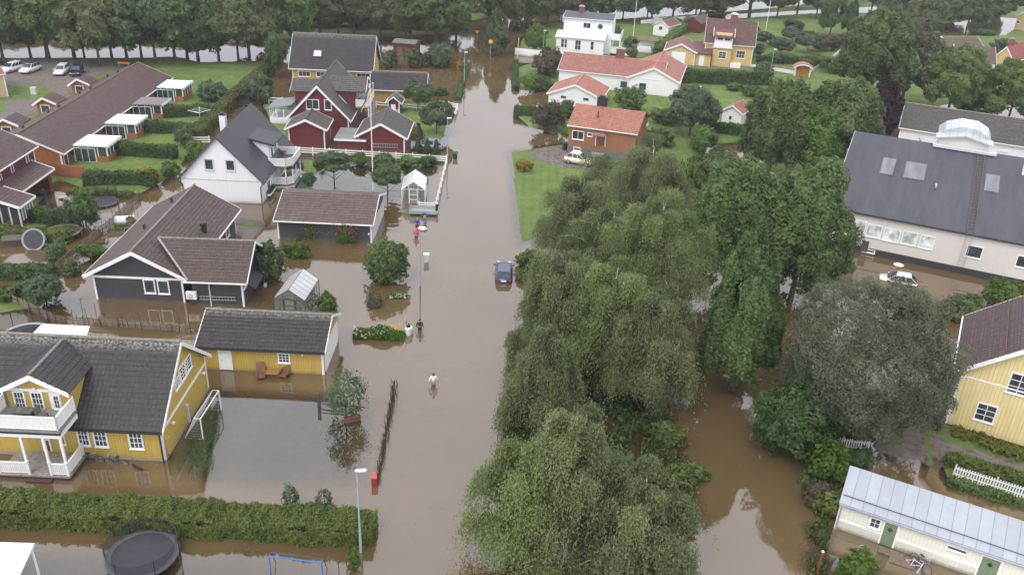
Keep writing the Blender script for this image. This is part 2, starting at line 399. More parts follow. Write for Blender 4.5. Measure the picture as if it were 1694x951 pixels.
gl = t.n('BsdfGlossy'); gl.inputs['Roughness'].default_value = .045; t.l(bp, gl.inputs['Normal'])
fr = t.n('Fresnel'); fr.inputs[0].default_value = 2.32; t.l(bp, fr.inputs['Normal'])
m2 = t.n('MixShader'); t.l(fr.outputs[0], m2.inputs[0]); t.l(mx.outputs[0], m2.inputs[1]); t.l(gl.outputs[0], m2.inputs[2]); t.l(m2.outputs[0], t.out.inputs[0])
murk = .03 + .97 * np.clip((-HT) / .45, 0, 1) ** 1.15
tag(sheet('water', np.zeros_like(HT), t.m, {'murk': murk}), kind='structure')
def gz(P):
    """terrain height at a place"""
    i = min(max(np.searchsorted(GX, P[0]), 0), len(GX) - 1); j = min(max(np.searchsorted(GY, P[1]), 0), len(GY) - 1)
    return float(HT[j, i])
def at(px, py):
    """place on dry land or water bed under a pixel (water line first)"""
    P = G(px, py); z = max(gz(P), 0); P = G(px, py, z); return Vector((P.x, P.y, gz(P)))

# ------------------------------------------------------------------ foliage
def leaf_object(name, C, N, size, tint, mat, parent, up=None, aspect=1.0):
    """one mesh of many leaf-sized diamonds: centres C, normals N"""
    n = len(C); rs = np.random.RandomState(n % 9973)
    N = N / (np.linalg.norm(N, axis=1, keepdims=True) + 1e-9)
    A = rs.normal(size=(n, 3)) if up is None else up + rs.normal(size=(n, 3)) * .25
    A -= (A * N).sum(1, keepdims=True) * N; A /= np.linalg.norm(A, axis=1, keepdims=True) + 1e-9
    B = np.cross(N, A); s = (size * rs.uniform(.6, 1.35, (n, 1))) if np.isscalar(size) else size[:, None]
    a = A * s * aspect; b = B * s * .55; bend = N * s * .18
    V = np.stack([C - a, C + b - bend, C + a, C - b - bend], 1).reshape(-1, 3).astype(np.float32)
    me = bpy.data.meshes.new(name); me.vertices.add(4 * n); me.vertices.foreach_set('co', V.ravel())
    me.loops.add(4 * n); me.loops.foreach_set('vertex_index', np.arange(4 * n, dtype=np.int32))
    me.polygons.add(n); me.polygons.foreach_set('loop_start', np.arange(0, 4 * n, 4, dtype=np.int32))
    at_ = me.attributes.new('tint', 'FLOAT', 'POINT'); at_.data.foreach_set('value', np.repeat(np.clip(tint, 0, 1), 4).astype(np.float32))
    me.update(calc_edges=True); me.materials.append(mat)
    return link(bpy.data.objects.new(name, me), parent)
def unit(rs, n):
    v = rs.normal(size=(n, 3)); return v / np.linalg.norm(v, axis=1, keepdims=True)
def crown_points(rs, n, R_, h, lobes=14, lobe_r=.42, low=.15, taper=.0, rough=.22, fine=None):
    """leaf centres in lumpy lobes over an ellipsoid of radius R_ and height h, base at z=0"""
    d = unit(rs, lobes * 6); d = d[d[:, 2] > -.75 + low]
    keep = [d[0]]
    for v in d:
        if len(keep) < lobes and min(np.linalg.norm(v - k) for k in keep) > 1.9 / math.sqrt(lobes): keep.append(v)
    L = np.array(keep); k = len(L); E = np.array([R_, R_, h / 2])
    lr = rs.uniform(.75, 1.25, k) * lobe_r; Lc = L * (1 - lr * .75)[:, None] * rs.uniform(.88, 1.08, k)[:, None]
    Lc = np.vstack([Lc, [[0, 0, 0]]]); lr = np.append(lr, .62); k += 1
    wt = lr ** 2; ix = rs.choice(k, n, p=wt / wt.sum())
    dv = unit(rs, n); flip = (dv * L[np.minimum(ix, len(L) - 1)]).sum(1) < -.25; dv[flip] *= -1
    ph = rs.uniform(0, 6.28, (k, 6)); fr = rs.uniform(3.5, 6, (k, 3))
    nzv = np.sin(dv[:, 0] * fr[ix, 0] + ph[ix, 0]) * np.sin(dv[:, 1] * fr[ix, 1] + ph[ix, 1]) + np.sin(dv[:, 2] * fr[ix, 2] * 1.3 + ph[ix, 2] + dv[:, 0] * 3) * .6
    r = lr[ix] * (1 + rough * nzv) * (1 - np.abs(rs.normal(size=n)) * .14)
    P = Lc[ix] + dv * r[:, None]
    dist = np.linalg.norm(P[:, None, :] - Lc[None], axis=2) / lr[None]; dist[np.arange(n), ix] = 9
    ok = dist.min(1) > .72
    ok &= rs.rand(n) < np.clip(1.15 + nzv * .5, .25, 1)
    P, dv, ix, nzv = P[ok], dv[ok], ix[ok], nzv[ok]
    t = (P[:, 2] + 1) / 2
    if taper: P[:, :2] *= (1 - taper * np.clip(t, 0, 1) ** 1.4)[:, None]
    lt = rs.uniform(0, 1, k)
    tint = lt[ix] * .5 + rs.rand(len(P)) * .3 + np.clip(nzv, -1, 1) * .08
    P = P * [.84, .84, .96]
    return P * E + [0, 0, h / 2], dv / E * R_ + rs.normal(size=P.shape) * .55 + [0, 0, .35], tint
def limbs(mb, rs, h, r, R_, z0=.25, n=7, base=-.7, lean=(0, 0)):
    top = h * .8; k = 7; pts = []
    for i in range(k):
        t = i / (k - 1); pts.append((lean[0] * t * h + .04 * h * math.sin(t * 5 + rs.rand()) * t * .4, lean[1] * t * h, base + (top - base) * t))
    mb.tube(pts, [r * (1.25 if i == 0 else 1) * (1 - .82 * i / (k - 1)) for i in range(k)], 8)
    for i in range(n):
        t = z0 + (.75 - z0) * (i + .5) / n; a = i * 2.4 + rs.rand(); p = Vector(pts[0]).lerp(Vector(pts[-1]), t); L = R_ * (.85 - .4 * t)
        q = [p + Vector((math.cos(a) * L * s, math.sin(a) * L * s, (L * .75 * s - .15 * L * s * s))) for s in (0, .35, .7, 1)]
        rr = r * (1 - .75 * t) * .55; mb.tube(q, [rr, rr * .7, rr * .45, rr * .15], 6)
G_OAK = leafmat('leaves_deep_green', (0.056, 0.092, 0.031), (0.178, 0.240, 0.082))
G_MAPLE = leafmat('leaves_maple', (0.058, 0.105, 0.031), (0.185, 0.262, 0.080))
G_LIME = leafmat('leaves_lime_green', (0.085, 0.150, 0.03), (0.19, 0.29, 0.06))
G_BIRCH = leafmat('leaves_birch', (0.080, 0.108, 0.046), (0.260, 0.310, 0.135))
G_BIRCH2 = leafmat('leaves_birch_fresh', (0.088, 0.124, 0.042), (0.275, 0.340, 0.125))
G_GREY = leafmat('leaves_grey_green', (0.072, 0.086, 0.052), (0.185, 0.200, 0.120), (0.300, 0.300, 0.220))
G_APPLE = leafmat('leaves_apple', (0.065, 0.116, 0.042), (0.163, 0.231, 0.098))
G_SILVER = leafmat('leaves_silvery', (0.065, 0.102, 0.049), (0.169, 0.224, 0.126))
G_PURPLE = leafmat('leaves_purple', (.022, .01, .016), (.055, .026, .036))
G_HEDGE = leafmat('leaves_hedge', (0.047, 0.095, 0.028), (0.117, 0.190, 0.056))
G_HEDGE2 = leafmat('leaves_hedge_autumn', (0.072, 0.116, 0.028), (0.208, 0.252, 0.063), (0.338, 0.177, 0.070))
G_HEDGE3 = leafmat('leaves_hedge_yellowing', (0.065, 0.095, 0.022), (0.169, 0.177, 0.049), (0.221, 0.136, 0.056))
G_YELLOW = leafmat('leaves_yellow', (.2, .16, .02), (.42, .34, .04))
G_FRESH = leafmat('leaves_fresh', (.06, .12, .015), (.14, .22, .03))
G_BROWN = leafmat('leaves_brownish', (0.072, 0.068, 0.039), (0.156, 0.136, 0.084))
G_FAR = leafmat('leaves_far_green', (0.080, 0.110, 0.044), (0.200, 0.245, 0.095))
G_FAR2 = leafmat('leaves_far_dark', (0.068, 0.095, 0.042), (0.165, 0.200, 0.085))
G_REED = leafmat('dead_stems', (.09, .065, .035), (.2, .15, .09))
G_WILLOW = leafmat('leaves_round_willow', (0.098, 0.156, 0.042), (0.215, 0.286, 0.084))

def broad_tree(name, label, cat, base, top_py, R_, mat, n=9000, leaf=.3, seed=1, crown0=.2, lobes=14, lobe_r=.42, taper=0, group=None, h=None, bark=BARK, squash=(1, 1), trunk_r=None, low=.15, rough=.22):
    P = at(*base) if not isinstance(base, Vector) else base
    if h is None: h = Zat(P, top_py) - P.z
    o = thing(name, label, cat, P, 0, group); rs = np.random.RandomState(seed)
    if crown0 < .9:
        mb = MB(); limbs(mb, rs, h, trunk_r or max(.09, h * .022), R_); mb.build('trunk', bark, o, True)
    C, N, ti = crown_points(rs, n, R_, h * (1 - crown0), lobes, lobe_r, low, taper, rough); C = C * [squash[0], squash[1], 1] + [0, 0, h * crown0]
    leaf_object('crown' if crown0 < .9 and cat == 'tree' else 'foliage', C, N, leaf, ti, mat, o)
    return o
def bush(name, label, px, top_py, R_, mat, n=1800, leaf=.16, seed=1, group=None, lobes=8, h=None, squash=(1, 1), cat='bush', P=None):
    P = P if P is not None else at(*px)
    if h is None: h = max(.4, Zat(P, top_py) - P.z)
    o = thing(name, label, cat, P, 0, group); rs = np.random.RandomState(seed)
    mb = MB()
    for k in range(5):
        a = k * 1.3 + rs.rand(); q = Vector((math.cos(a) * R_ * .45, math.sin(a) * R_ * .45, h * .6)); mb.tube([(0, 0, -.5), q * .5, q], [.05, .035, .015], 5)
    mb.build('stems', BARK, o)
    C, N, ti = crown_points(rs, n, R_, h * 1.02, lobes, .52, .3, 0, .42); C = C * [squash[0] * rs.uniform(.88, 1.15), squash[1] * rs.uniform(.88, 1.15), 1]
    leaf_object('foliage', C, N, leaf, ti, mat, o); return o
def birch(name, label, base, top_py, R_, mat, n=26000, seed=1, h=None, dome=.6, lean=(0, 0), group=None, z0=.22, leaf=.07, branches=26):
    """weeping birch: rising limbs that tip over into hanging curtains of leaves"""
    P = at(*base) if not isinstance(base, Vector) else base
    if h is None: h = Zat(P, top_py) - P.z
    o = thing(name, label, 'tree', P, 0, group); rs = np.random.RandomState(seed)
    mb = MB(); k = 8; tr = []
    for i in range(k):
        t = i / (k - 1); tr.append(Vector((lean[0] * t * t * h + .02 * h * math.sin(3.3 * t + seed), lean[1] * t * t * h + .015 * h * math.sin(4 * t + 2 * seed), -.7 + (h * .87 + .7) * t)))
    mb.tube(tr, [h * .019 * (1.2 if i == 0 else 1) * (1 - .97 * i / (k - 1)) for i in range(k)], 8)
    def trunk(t):
        f = max(0, min(.9999, t)) * (k - 1); i = int(f); return np.array(tr[i].lerp(tr[i + 1], f - i))
    Cs, Ns, Ts = [], [], []
    per = n // branches
    for b in range(branches):
        t = z0 + (.97 - z0) * (b + rs.rand() * .7) / branches; a = b * 2.399 + rs.rand() * .6
        q_ = (1.03 - t) / (1.03 - z0); prof = (1 - dome) * min(1, 1.15 * q_ ** .8) + dome * min(1, 1.35 * q_ ** .42) ; L = max(.75, .88 * R_ * prof * rs.uniform(.62, 1.2))
        p0 = trunk(t); d = np.array([math.cos(a), math.sin(a), 0]); rise = L * rs.uniform(.35, .75)
        def br(s): return p0 + d * L * s + np.array([0, 0, 1.0]) * (rise * (1.9 * s - 1.25 * s * s))
        rr = max(.02, h * .007 * (1 - .6 * t)); mb.tube([br(s) for s in (0, .25, .5, .75, 1)], [rr, rr * .8, rr * .55, rr * .35, rr * .15], 5)
        m = max(8, per // 16); s = rs.uniform(.12, 1, m) ** .75
        side = np.array([-d[1], d[0], 0]); sp = rs.normal(size=m) * (.16 + .30 * s) * L * .42
        org = np.array([br(x) for x in s]) + side * sp[:, None] + np.array([0, 0, 1]) * (rs.uniform(-.1, .35, m) - .10 * np.abs(sp))[:, None]
        ln = rs.uniform(.5, 1.25, m) * (.7 + .16 * h * .55) * (.6 + .55 * s)
        q = 16; u = (np.arange(q)[None] + rs.rand(m, q)) / q
        out = d[None] * .16 + rs.normal(size=(m, 3)) * .1; out[:, 2] = 0
        pts = org[:, None] + out[:, None] * (ln[:, None] * u)[:, :, None] * 1.4; pts[:, :, 2] -= (ln[:, None] * u ** 1.15)
        pts += rs.normal(size=pts.shape) * .1; pts = pts.reshape(-1, 3); pts[:, 2] = np.maximum(pts[:, 2], .1 + rs.rand(len(pts)) * .4 - P.z)
        Cs.append(pts); nn = rs.normal(size=pts.shape) * .8; nn += d * .7; nn[:, 2] += .55; Ns.append(nn)
        Ts.append(np.repeat(rs.rand(m) ** 1.3 * .42, q) + rs.rand(m * q) * .18 + .42 * rs.rand())
    mb.build('trunk', BIRCHBARK, o, True)
    C = np.vstack(Cs); leaf_object('crown', C, np.vstack(Ns), leaf, np.concatenate(Ts), mat, o, up=np.array([[0, 0, 1.0]]), aspect=1.25)
    return o
t = NT('birch_bark'); co, (x, y, z) = t.xyz(); mp = t.n('Mapping'); mp.inputs['Scale'].default_value = (3, 3, 7); t.l(co, mp.inputs[0])
c = t.mix(t.ramp(t.noise(1, 4, mp.outputs[0]), .5, .62), (.5, .47, .43), (.06, .05, .045)); t.bsdf(c, .8); BIRCHBARK = t.m
def hedge(name, label, pts, width, height, mat, n, leaf=.14, seed=1, group=None, cat='hedge', world=False, bumpy=.12):
    """clipped hedge along ground points; loc at its first point"""
    W = [Vector(p) if world else at(*p) for p in pts]; O = W[0].copy(); O.z = min(p.z for p in W)
    o = thing(name, label, cat, O, 0, group); rs = np.random.RandomState(seed); Cs, Ns = [], []
    tot = sum((W[i + 1] - W[i]).length for i in range(len(W) - 1)); core = MB()
    for i in range(len(W) - 1):
        a, b = W[i] - O, W[i + 1] - O; a.z = b.z = 0; d = b - a; L = d.length; d /= L; sd_ = Vector((-d.y, d.x, 0)); m = int(n * L / tot)
        per = 2 * height + width; q = rs.rand(m) * per; s = rs.rand(m) * (L + width * .6) - width * .3
        y = np.where(q < height, -width / 2, np.where(q < height + width, q - height - width / 2, width / 2)); z = np.where(q < height, q, np.where(q < height + width, height, per - q))
        ny = np.where(q < height, -1., np.where(q < height + width, 0., 1.)); nzv = np.where((q >= height) & (q < height + width), 1., .1)
        bb = bumpy * (np.sin(s * .83 + seed) * .8 + np.sin(s * 2.17 + z * 1.3 + seed * 2) * .6 + np.sin(s * 5.3 + z * 4.1 + y * 3) * .45 + np.sin(s * 9.1 - z * 7.7) * .35) + rs.normal(size=m) * .07
        y = y + ny * bb * .8; z = np.clip(z + nzv * bb, .02, None); z = z + np.where((nzv > .5) & (rs.rand(m) < .05), rs.uniform(0, .28, m), 0)
        if i in (0, len(W) - 2):       # closed ends
            e = rs.rand(m) < .5 * width / (L + width); 
            if i == 0: s = np.where(e & (rs.rand(m) < .5), -width * .3 + rs.normal(size=m) * .07, s)
            if i == len(W) - 2: s = np.where(e & (s > 0), L + width * .3 + rs.normal(size=m) * .07, s)
            ye = rs.uniform(-width / 2, width / 2, m); ze = rs.uniform(0, height, m); y = np.where(e, ye, y); z = np.where(e, ze, z)
        Cs.append(np.array(a)[None] + np.array(d)[None] * s[:, None] + np.array(sd_)[None] * y[:, None] + np.array([0, 0, 1])[None] * z[:, None])
        Ns.append(np.array(sd_)[None] * ny[:, None] + np.array([0, 0, 1.])[None] * nzv[:, None] + rs.normal(size=(m, 3)) * .6)
        core.obox(a - sd_ * width * .36 - d * .05 - Vector((0, 0, .6)), d * (L + .1), sd_ * width * .72, Vector((0, 0, height * .86 + .6)))
    C = np.vstack(Cs); k = len(C)
    patch = .5 + .25 * np.sin(C[:, 0] * .9 + seed) * np.sin(C[:, 2] * 2 + C[:, 1]) + .2 * np.sin(C[:, 0] * 2.7 + C[:, 1] * 2.1)
    leaf_object('foliage', C, np.vstack(Ns), leaf, patch * .5 + rs.rand(k) * .5, mat, o)
    core.build('twigs', plain('hedge_twigs', (.05, .06, .025), .9, var=.5, sc=9), o); return o
# ------------------------------------------------------------------ houses
def courses(mb, e0, e1, r0, r1, n, step=.035, thick=.14):
    """sloping slab from eave edge e0-e1 to ridge edge r0-r1 laid in n overlapping courses"""
    e0, e1, r0, r1 = map(Vector, (e0, e1, r0, r1)); nn = (e1 - e0).cross(r0 - e0).normalized()
    if nn.z < 0: nn = -nn
    vs, fs = [], []
    for i in range(n):
        a, b = i / n, (i + 1) / n
        p = [e0.lerp(r0, a) + nn * step, e1.lerp(r1, a) + nn * step, e1.lerp(r1, b), e0.lerp(r0, b)]
        k = len(vs); vs += p + [e0.lerp(r0, a), e1.lerp(r1, a)]
        fs += [(k, k + 1, k + 2, k + 3), (k, k + 4, k + 5, k + 1), (k, k + 3, k + 4), (k + 1, k + 5, k + 2)]
    mb.add(vs, fs)
    d = nn * -thick; q = [e0 - nn * .002, e1 - nn * .002, r1 - nn * .002, r0 - nn * .002]
    mb.add(q + [p + d for p in q], [(7, 6, 5, 4), (0, 4, 5, 1), (1, 5, 6, 2), (2, 6, 7, 3), (3, 7, 4, 0), (0, 1, 2, 3)])
class House:
    def __init__(s, name, label, cat, fit, zb=0.0, ou=.3, ov=.4, wall=None, roof=None, trim=WHITE, base=-.7, courses_n=None, ridge=None, barge=True, gutter=True, plinth=None, corners=True, ends=(-1, 1), bw=.22, group=None, barge_mat=None, build_roof=True, roof_step=.035, open_ends=()):
        cx, cy, rot, L, W, ze, zr = fit
        s.cx, s.cy, s.rot, s.L, s.W, s.ze, s.zr, s.ou, s.ov, s.zb, s.trim = cx, cy, R(rot), L, W, ze, zr, ou, ov, zb, trim
        s.o = thing(name, label, cat, (cx, cy, 0), s.rot, group)
        s.u = Vector((math.cos(s.rot), math.sin(s.rot), 0)); s.v = Vector((-math.sin(s.rot), math.cos(s.rot), 0))
        s.hx, s.hy = L / 2 - ou, W / 2 - ov; s.sl = (zr - ze) / (W / 2)
        s.th = .16; s.zw = ze + s.sl * ov - s.th; s.zt = zr - s.th
        mb = MB(); x0, x1, y0, y1 = -s.hx, s.hx, -s.hy, s.hy
        prof = [(y0, base), (y1, base), (y1, s.zw), (0, s.zt), (y0, s.zw)]
        mb.prism([(x0, y, z) for y, z in prof], (x1 - x0, 0, 0)); s.wall = mb.build('wall', wall, s.o)
        if plinth:
            mb = MB(); mb.box(x0 - .03, x1 + .03, y0 - .03, y1 + .03, base - .01, plinth[0]); mb.build('plinth', plinth[1], s.o)
        if build_roof:
            n = courses_n or max(6, int(math.hypot(W / 2, zr - ze) / .36))
            mb = MB(); X = L / 2
            for sg in (-1, 1): courses(mb, (-X, sg * W / 2, ze), (X, sg * W / 2, ze), (-X, 0, zr), (X, 0, zr), n, roof_step)
            s.roof = mb.build('roof', roof, s.o)
            if ridge:
                mb = MB(); k = int(L / .4)
                for i in range(k):
                    a = -X + i * L / k; mb.tube([(a, 0, zr + .02), (a + L / k * 1.02, 0, zr + .035)], [.13, .11], 8)
                mb.build('ridge_cap', ridge, s.roof)
        if barge:
            bm_ = barge_mat or trim
            for sx in ends:
                mb = MB(); X = sx * (L / 2 + .02)
                for sy in (-1, 1):
                    a = Vector((X, sy * (W / 2 + .02), ze + .03)); b = Vector((X, 0, zr + .03))
                    mb.prism([a, b, b - Vector((0, 0, bw * 1.15)), a - Vector((0, 0, bw))], (-sx * .05, 0, 0))
                mb.build('bargeboard', bm_, s.o)
        if gutter:
            for sy in (-1, 1):
                mb = MB(); mb.box(-L / 2 + .05, L / 2 - .05, sy * (W / 2 + .01), sy * (W / 2 + .12), ze - .15, ze - .03); mb.build('gutter', trim if gutter is True else gutter, s.o)
        if corners:
            for sx in ends:
                for sy in (-1, 1):
                    mb = MB(); X, Y = sx * (s.hx + .025), sy * (s.hy + .025)
                    mb.box(X, X - sx * .16, Y, Y - sy * .16, base + .02, s.zw - .02); mb.build('corner_board', trim, s.o)
    def plane(s, side, off=0.0):
        """origin, horizontal axis (left to right seen from outside), outward normal, all local"""
        if side == 'front': return Vector((-s.hx, -s.hy - off, 0)), Vector((1, 0, 0)), Vector((0, -1, 0))
        if side == 'back': return Vector((s.hx, s.hy + off, 0)), Vector((-1, 0, 0)), Vector((0, 1, 0))
        if side == 'left': return Vector((-s.hx - off, s.hy, 0)), Vector((0, -1, 0)), Vector((-1, 0, 0))
        if side == 'right': return Vector((s.hx + off, -s.hy, 0)), Vector((0, 1, 0)), Vector((1, 0, 0))
    def world(s, p): return Vector((s.cx, s.cy, 0)) + s.u * p[0] + s.v * p[1] + Vector((0, 0, p[2]))
    def local(s, P): d = Vector(P) - Vector((s.cx, s.cy, 0)); return Vector((d.dot(s.u), d.dot(s.v), P[2]))
    def hit(s, px, py, side, off=0.0):
        """local point where the pixel's ray meets a wall plane"""
        O, a, n = s.plane(side, off); return s.local(onplane(px, py, s.world(O), s.u * n.x + s.v * n.y))
    def roof_hit(s, px, py, sy):
        """local point on the roof slope (sy -1 front, 1 back)"""
        n = Vector((0, sy * (s.zr - s.ze), s.W / 2)).normalized(); O = Vector((0, 0, s.zr))
        return s.local(onplane(px, py, s.world(O), s.u * n.x + s.v * n.y + Vector((0, 0, n.z))))
    def win(s, side, p, q, nx=2, ny=1, off=0.0, frame=None, name='window', cas=.1, glassm=None, sill=True):
        A, B = s.hit(*p, side, off), s.hit(*q, side, off); O, a, n = s.plane(side, off)
        xa, xb = sorted(((A - O).dot(a), (B - O).dot(a))); za, zb = sorted((A.z, B.z))
        return opening(s.o, O + a * xa + Vector((0, 0, za)), a, n, xb - xa, zb - za, nx, ny, frame or s.trim, name, cas, glassm, sill)
    def door(s, side, p, q, mat, off=0.0, frame=None, glazed=False):
        A, B = s.hit(*p, side, off), s.hit(*q, side, off); O, a, n = s.plane(side, off)
        xa, xb = sorted(((A - O).dot(a), (B - O).dot(a))); za, zb = sorted((A.z, B.z)); o = O + a * xa + Vector((0, 0, za)); wd, ht = xb - xa, zb - za
        mb = MB(); mb.obox(o, a * wd, n * .05, Vector((0, 0, ht)))
        for k in range(2): mb.obox(o + a * wd * .18 + n * .05 + Vector((0, 0, ht * (.12 + .44 * k))), a * wd * .64, n * .015, Vector((0, 0, ht * .36)))
        d = mb.build('door', mat, s.o)
        mb = MB(); mb.obox(o - a * .1, a * .1, n * .07, Vector((0, 0, ht + .1))); mb.obox(o + a * wd, a * .1, n * .07, Vector((0, 0, ht + .1))); mb.obox(o + Vector((0, 0, ht)), a * wd, n * .07, Vector((0, 0, .1)))
        mb.build('door_frame', frame or s.trim, d)
        mb = MB(); mb.bar(o + a * .12 + n * .1 + Vector((0, 0, ht * .5)), o + a * .25 + n * .1 + Vector((0, 0, ht * .5)), .03); mb.bar(o + a * .12 + n * .04 + Vector((0, 0, ht * .5)), o + a * .12 + n * .11 + Vector((0, 0, ht * .5)), .03); mb.build('handle', STEEL, d)
        return d
    def cross(s, sy, x0, hw, zeave, zapex, yf, wall, roof, trim=None, ov=.3, yb=0.0, front_off=.35, n=None, ridge=None, names=('dormer_wall', 'dormer_roof'), zbase=None, bw=.18):
        """gable across the main ridge, facing side sy, its front wall at |y| = yf"""
        mb = MB(); zb_ = s.ze if zbase is None else zbase; sl = (zapex - zeave) / (hw + ov)
        prof = [(x0 - hw, zb_), (x0 + hw, zb_), (x0 + hw, zeave + sl * ov - .14), (x0, zapex - .14), (x0 - hw, zeave + sl * ov - .14)]
        mb.prism([(x, sy * yf, z) for x, z in prof], (0, sy * (yb - yf), 0)); wl = mb.build(names[0], wall, s.o)
        mb = MB(); Y0 = sy * (yf + front_off); n = n or max(4, int(math.hypot(hw, zapex - zeave) / .36)); Yb = sy * yb
        for sx in (-1, 1): courses(mb, (x0 + sx * (hw + ov), Y0, zeave), (x0 + sx * (hw + ov), Yb, zeave), (x0, Y0, zapex), (x0, Yb, zapex), n)
        rf = mb.build(names[1], roof, s.o)
        if ridge:
            mb = MB(); mb.tube([(x0, Y0, zapex + .02), (x0, Yb, zapex + .02)], .1, 8); mb.build('ridge_cap', ridge, rf)
        mb = MB(); Y = Y0 + sy * .02
        for sx in (-1, 1):
            a = Vector((x0 + sx * (hw + ov), Y, zeave + .03)); b = Vector((x0, Y, zapex + .03)); mb.prism([a, b, b - Vector((0, 0, bw * 1.15)), a - Vector((0, 0, bw))], (0, -sy * .05, 0))
        mb.build('bargeboard', trim or s.trim, rf); return wl, rf
def opening(parent, o, a, n, w_, h_, nx, ny, frame, name='window', cas=.1, glassm=None, sill=True):
    """window: casing, glazing bars, sill and a pane of glass"""
    Z = Vector((0, 0, 1)); mb = MB(); cas = min(cas, w_ * .16)
    mb.obox(o, a * w_, n * .06, Z * cas); mb.obox(o + Z * (h_ - cas), a * w_, n * .06, Z * cas)
    mb.obox(o + Z * cas, a * cas, n * .06, Z * (h_ - 2 * cas)); mb.obox(o + a * (w_ - cas) + Z * cas, a * cas, n * .06, Z * (h_ - 2 * cas))
    iw, ih = w_ - 2 * cas, h_ - 2 * cas; b = min(.05, iw * .06)
    for i in range(1, nx): mb.obox(o + a * (cas + iw * i / nx - b / 2) + Z * cas, a * b, n * .045, Z * ih)
    for i in range(1, ny): mb.obox(o + a * cas + Z * (cas + ih * i / ny - b / 2) + n * .002, a * iw, n * .04, Z * b)
    if sill: mb.obox(o - a * .04 - Z * .05, a * (w_ + .08), n * .11, Z * .05)
    f = mb.build(name, frame, parent)
    mb = MB(); mb.obox(o + a * (cas * .8) + Z * cas * .8, a * (w_ - 1.6 * cas), n * .022, Z * (h_ - 1.6 * cas)); mb.build('pane', glassm or GLASS, f); return f
def boxpart(name, mat, parent, x0, x1, y0, y1, z0, z1, bevel=0):
    mb = MB(); mb.box(x0, x1, y0, y1, z0, z1); return mb.build(name, mat, parent, bevel=bevel)
def chimney(h, x, y, z0, z1, sx, sy, mat, cap, name='chimney'):
    mb = MB(); mb.box(x - sx / 2, x + sx / 2, y - sy / 2, y + sy / 2, z0, z1); c = mb.build(name, mat, h.roof)
    mb = MB(); mb.box(x - sx / 2 - .06, x + sx / 2 + .06, y - sy / 2 - .06, y + sy / 2 + .06, z1, z1 + .1); mb.box(x - sx * .3, x + sx * .3, y - sy * .3, y + sy * .3, z1 + .1, z1 + .28); mb.build('chimney_cap', cap, c); return c
def vent(h, px, py, sy, r=.14, hh=.55, mat=DGREY):
    p = h.roof_hit(px, py, sy); mb = MB(); mb.lathe([(r, -.2), (r, hh * .7), (r * 1.25, hh * .7), (r * 1.25, hh), (r * .5, hh + .06)], p, 10); mb.build('roof_vent', mat, h.roof)
def skylight(h, p, q, sy, mat=None):
    A, B = h.roof_hit(*p, sy), h.roof_hit(*q, sy); sl = Vector((0, -sy * h.W / 2, h.zr - h.ze)).normalized(); x = Vector((1, 0, 0)); nn = x.cross(sl)
    if nn.z < 0: nn = -nn
    x0, x1 = sorted((A.x, B.x)); d = sorted(((A - Vector((A.x, A.y, A.z))).dot(sl), (B - A).dot(sl))); L = d[1] - d[0]
    lo = A if A.z < B.z else B; o = Vector((x0, lo.y, lo.z)) - nn * .05
    mb = MB(); mb.obox(o, x * (x1 - x0), sl * L, nn * .16); f = mb.build('skylight', DGREY if mat is None else mat, h.roof)
    mb = MB(); mb.obox(o + x * .07 + sl * .07 + nn * .16, x * (x1 - x0 - .14), sl * (L - .14), nn * .01); mb.build('pane', glass('sky_glass', (.35, .37, .38), .04), f)
def rail(parent, pts, h, mat, name='railing', gap=.13, z=0, post=.09, solid=False):
    """balustrade along local points: posts, top and bottom rail, balusters or boards"""
    mb = MB(); Z = Vector((0, 0, 1))
    for i in range(len(pts) - 1):
        a, b = Vector(pts[i]), Vector(pts[i + 1]); L = (b - a).length
        mb.bar(a + Z * h, b + Z * h, .1, .07); mb.bar(a + Z * .1, b + Z * .1, .06, .06)
        k = max(2, int(L / gap))
        for j in range(k + 1):
            p = a.lerp(b, j / k); mb.bar(p + Z * .06, p + Z * h, .03, (gap * .78 if solid else .045), up=(b - a))
        for p in (a, b): mb.bar(p, p + Z * (h + .1), post)
    return mb.build(name, mat, parent)
# ------------------------------------------------------------------ colours of walls and roofs
MUSTARD = siding('mustard_boards', (.5, .35, .075), .2)
MUSTARD2 = siding('pale_mustard_boards', (.43, .28, .07), .22)
YELLOW = siding('yellow_boards', (.76, .61, .3), .26)
CREAM = siding('cream_yellow_boards', (.62, .45, .19), .25)
ANTHR = siding('anthracite_boards', (.047, .048, .055), .17)
WBOARD = siding('white_boards', (.74, .74, .75), .2)
WREND = siding('white_render', (.76, .76, .75), 50, dirt=.3)
REDB = siding('falu_red_boards', (.13, .018, .016), .2)
ORANGE = siding('orange_boards', (.34, .125, .05), .16)
BRICKO = siding('orange_brick', (.3, .13, .065), .075, True)
PALE = siding('pale_plaster', (.62, .585, .545), 50, dirt=.4)
OLDWHITE = siding('old_white_boards', (.72, .70, .60), .22, dirt=.5)
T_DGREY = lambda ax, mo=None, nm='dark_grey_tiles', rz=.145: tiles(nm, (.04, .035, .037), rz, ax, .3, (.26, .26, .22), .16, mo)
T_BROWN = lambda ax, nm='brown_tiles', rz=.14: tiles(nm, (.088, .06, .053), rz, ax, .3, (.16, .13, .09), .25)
RIDGE_M = plain('mossy_ridge_tiles', (.19, .175, .14), .8, var=.5, sc=7)
RIDGE_D = plain('dark_ridge_tiles', (.075, .068, .066), .7, var=.3, sc=7)
H = {}
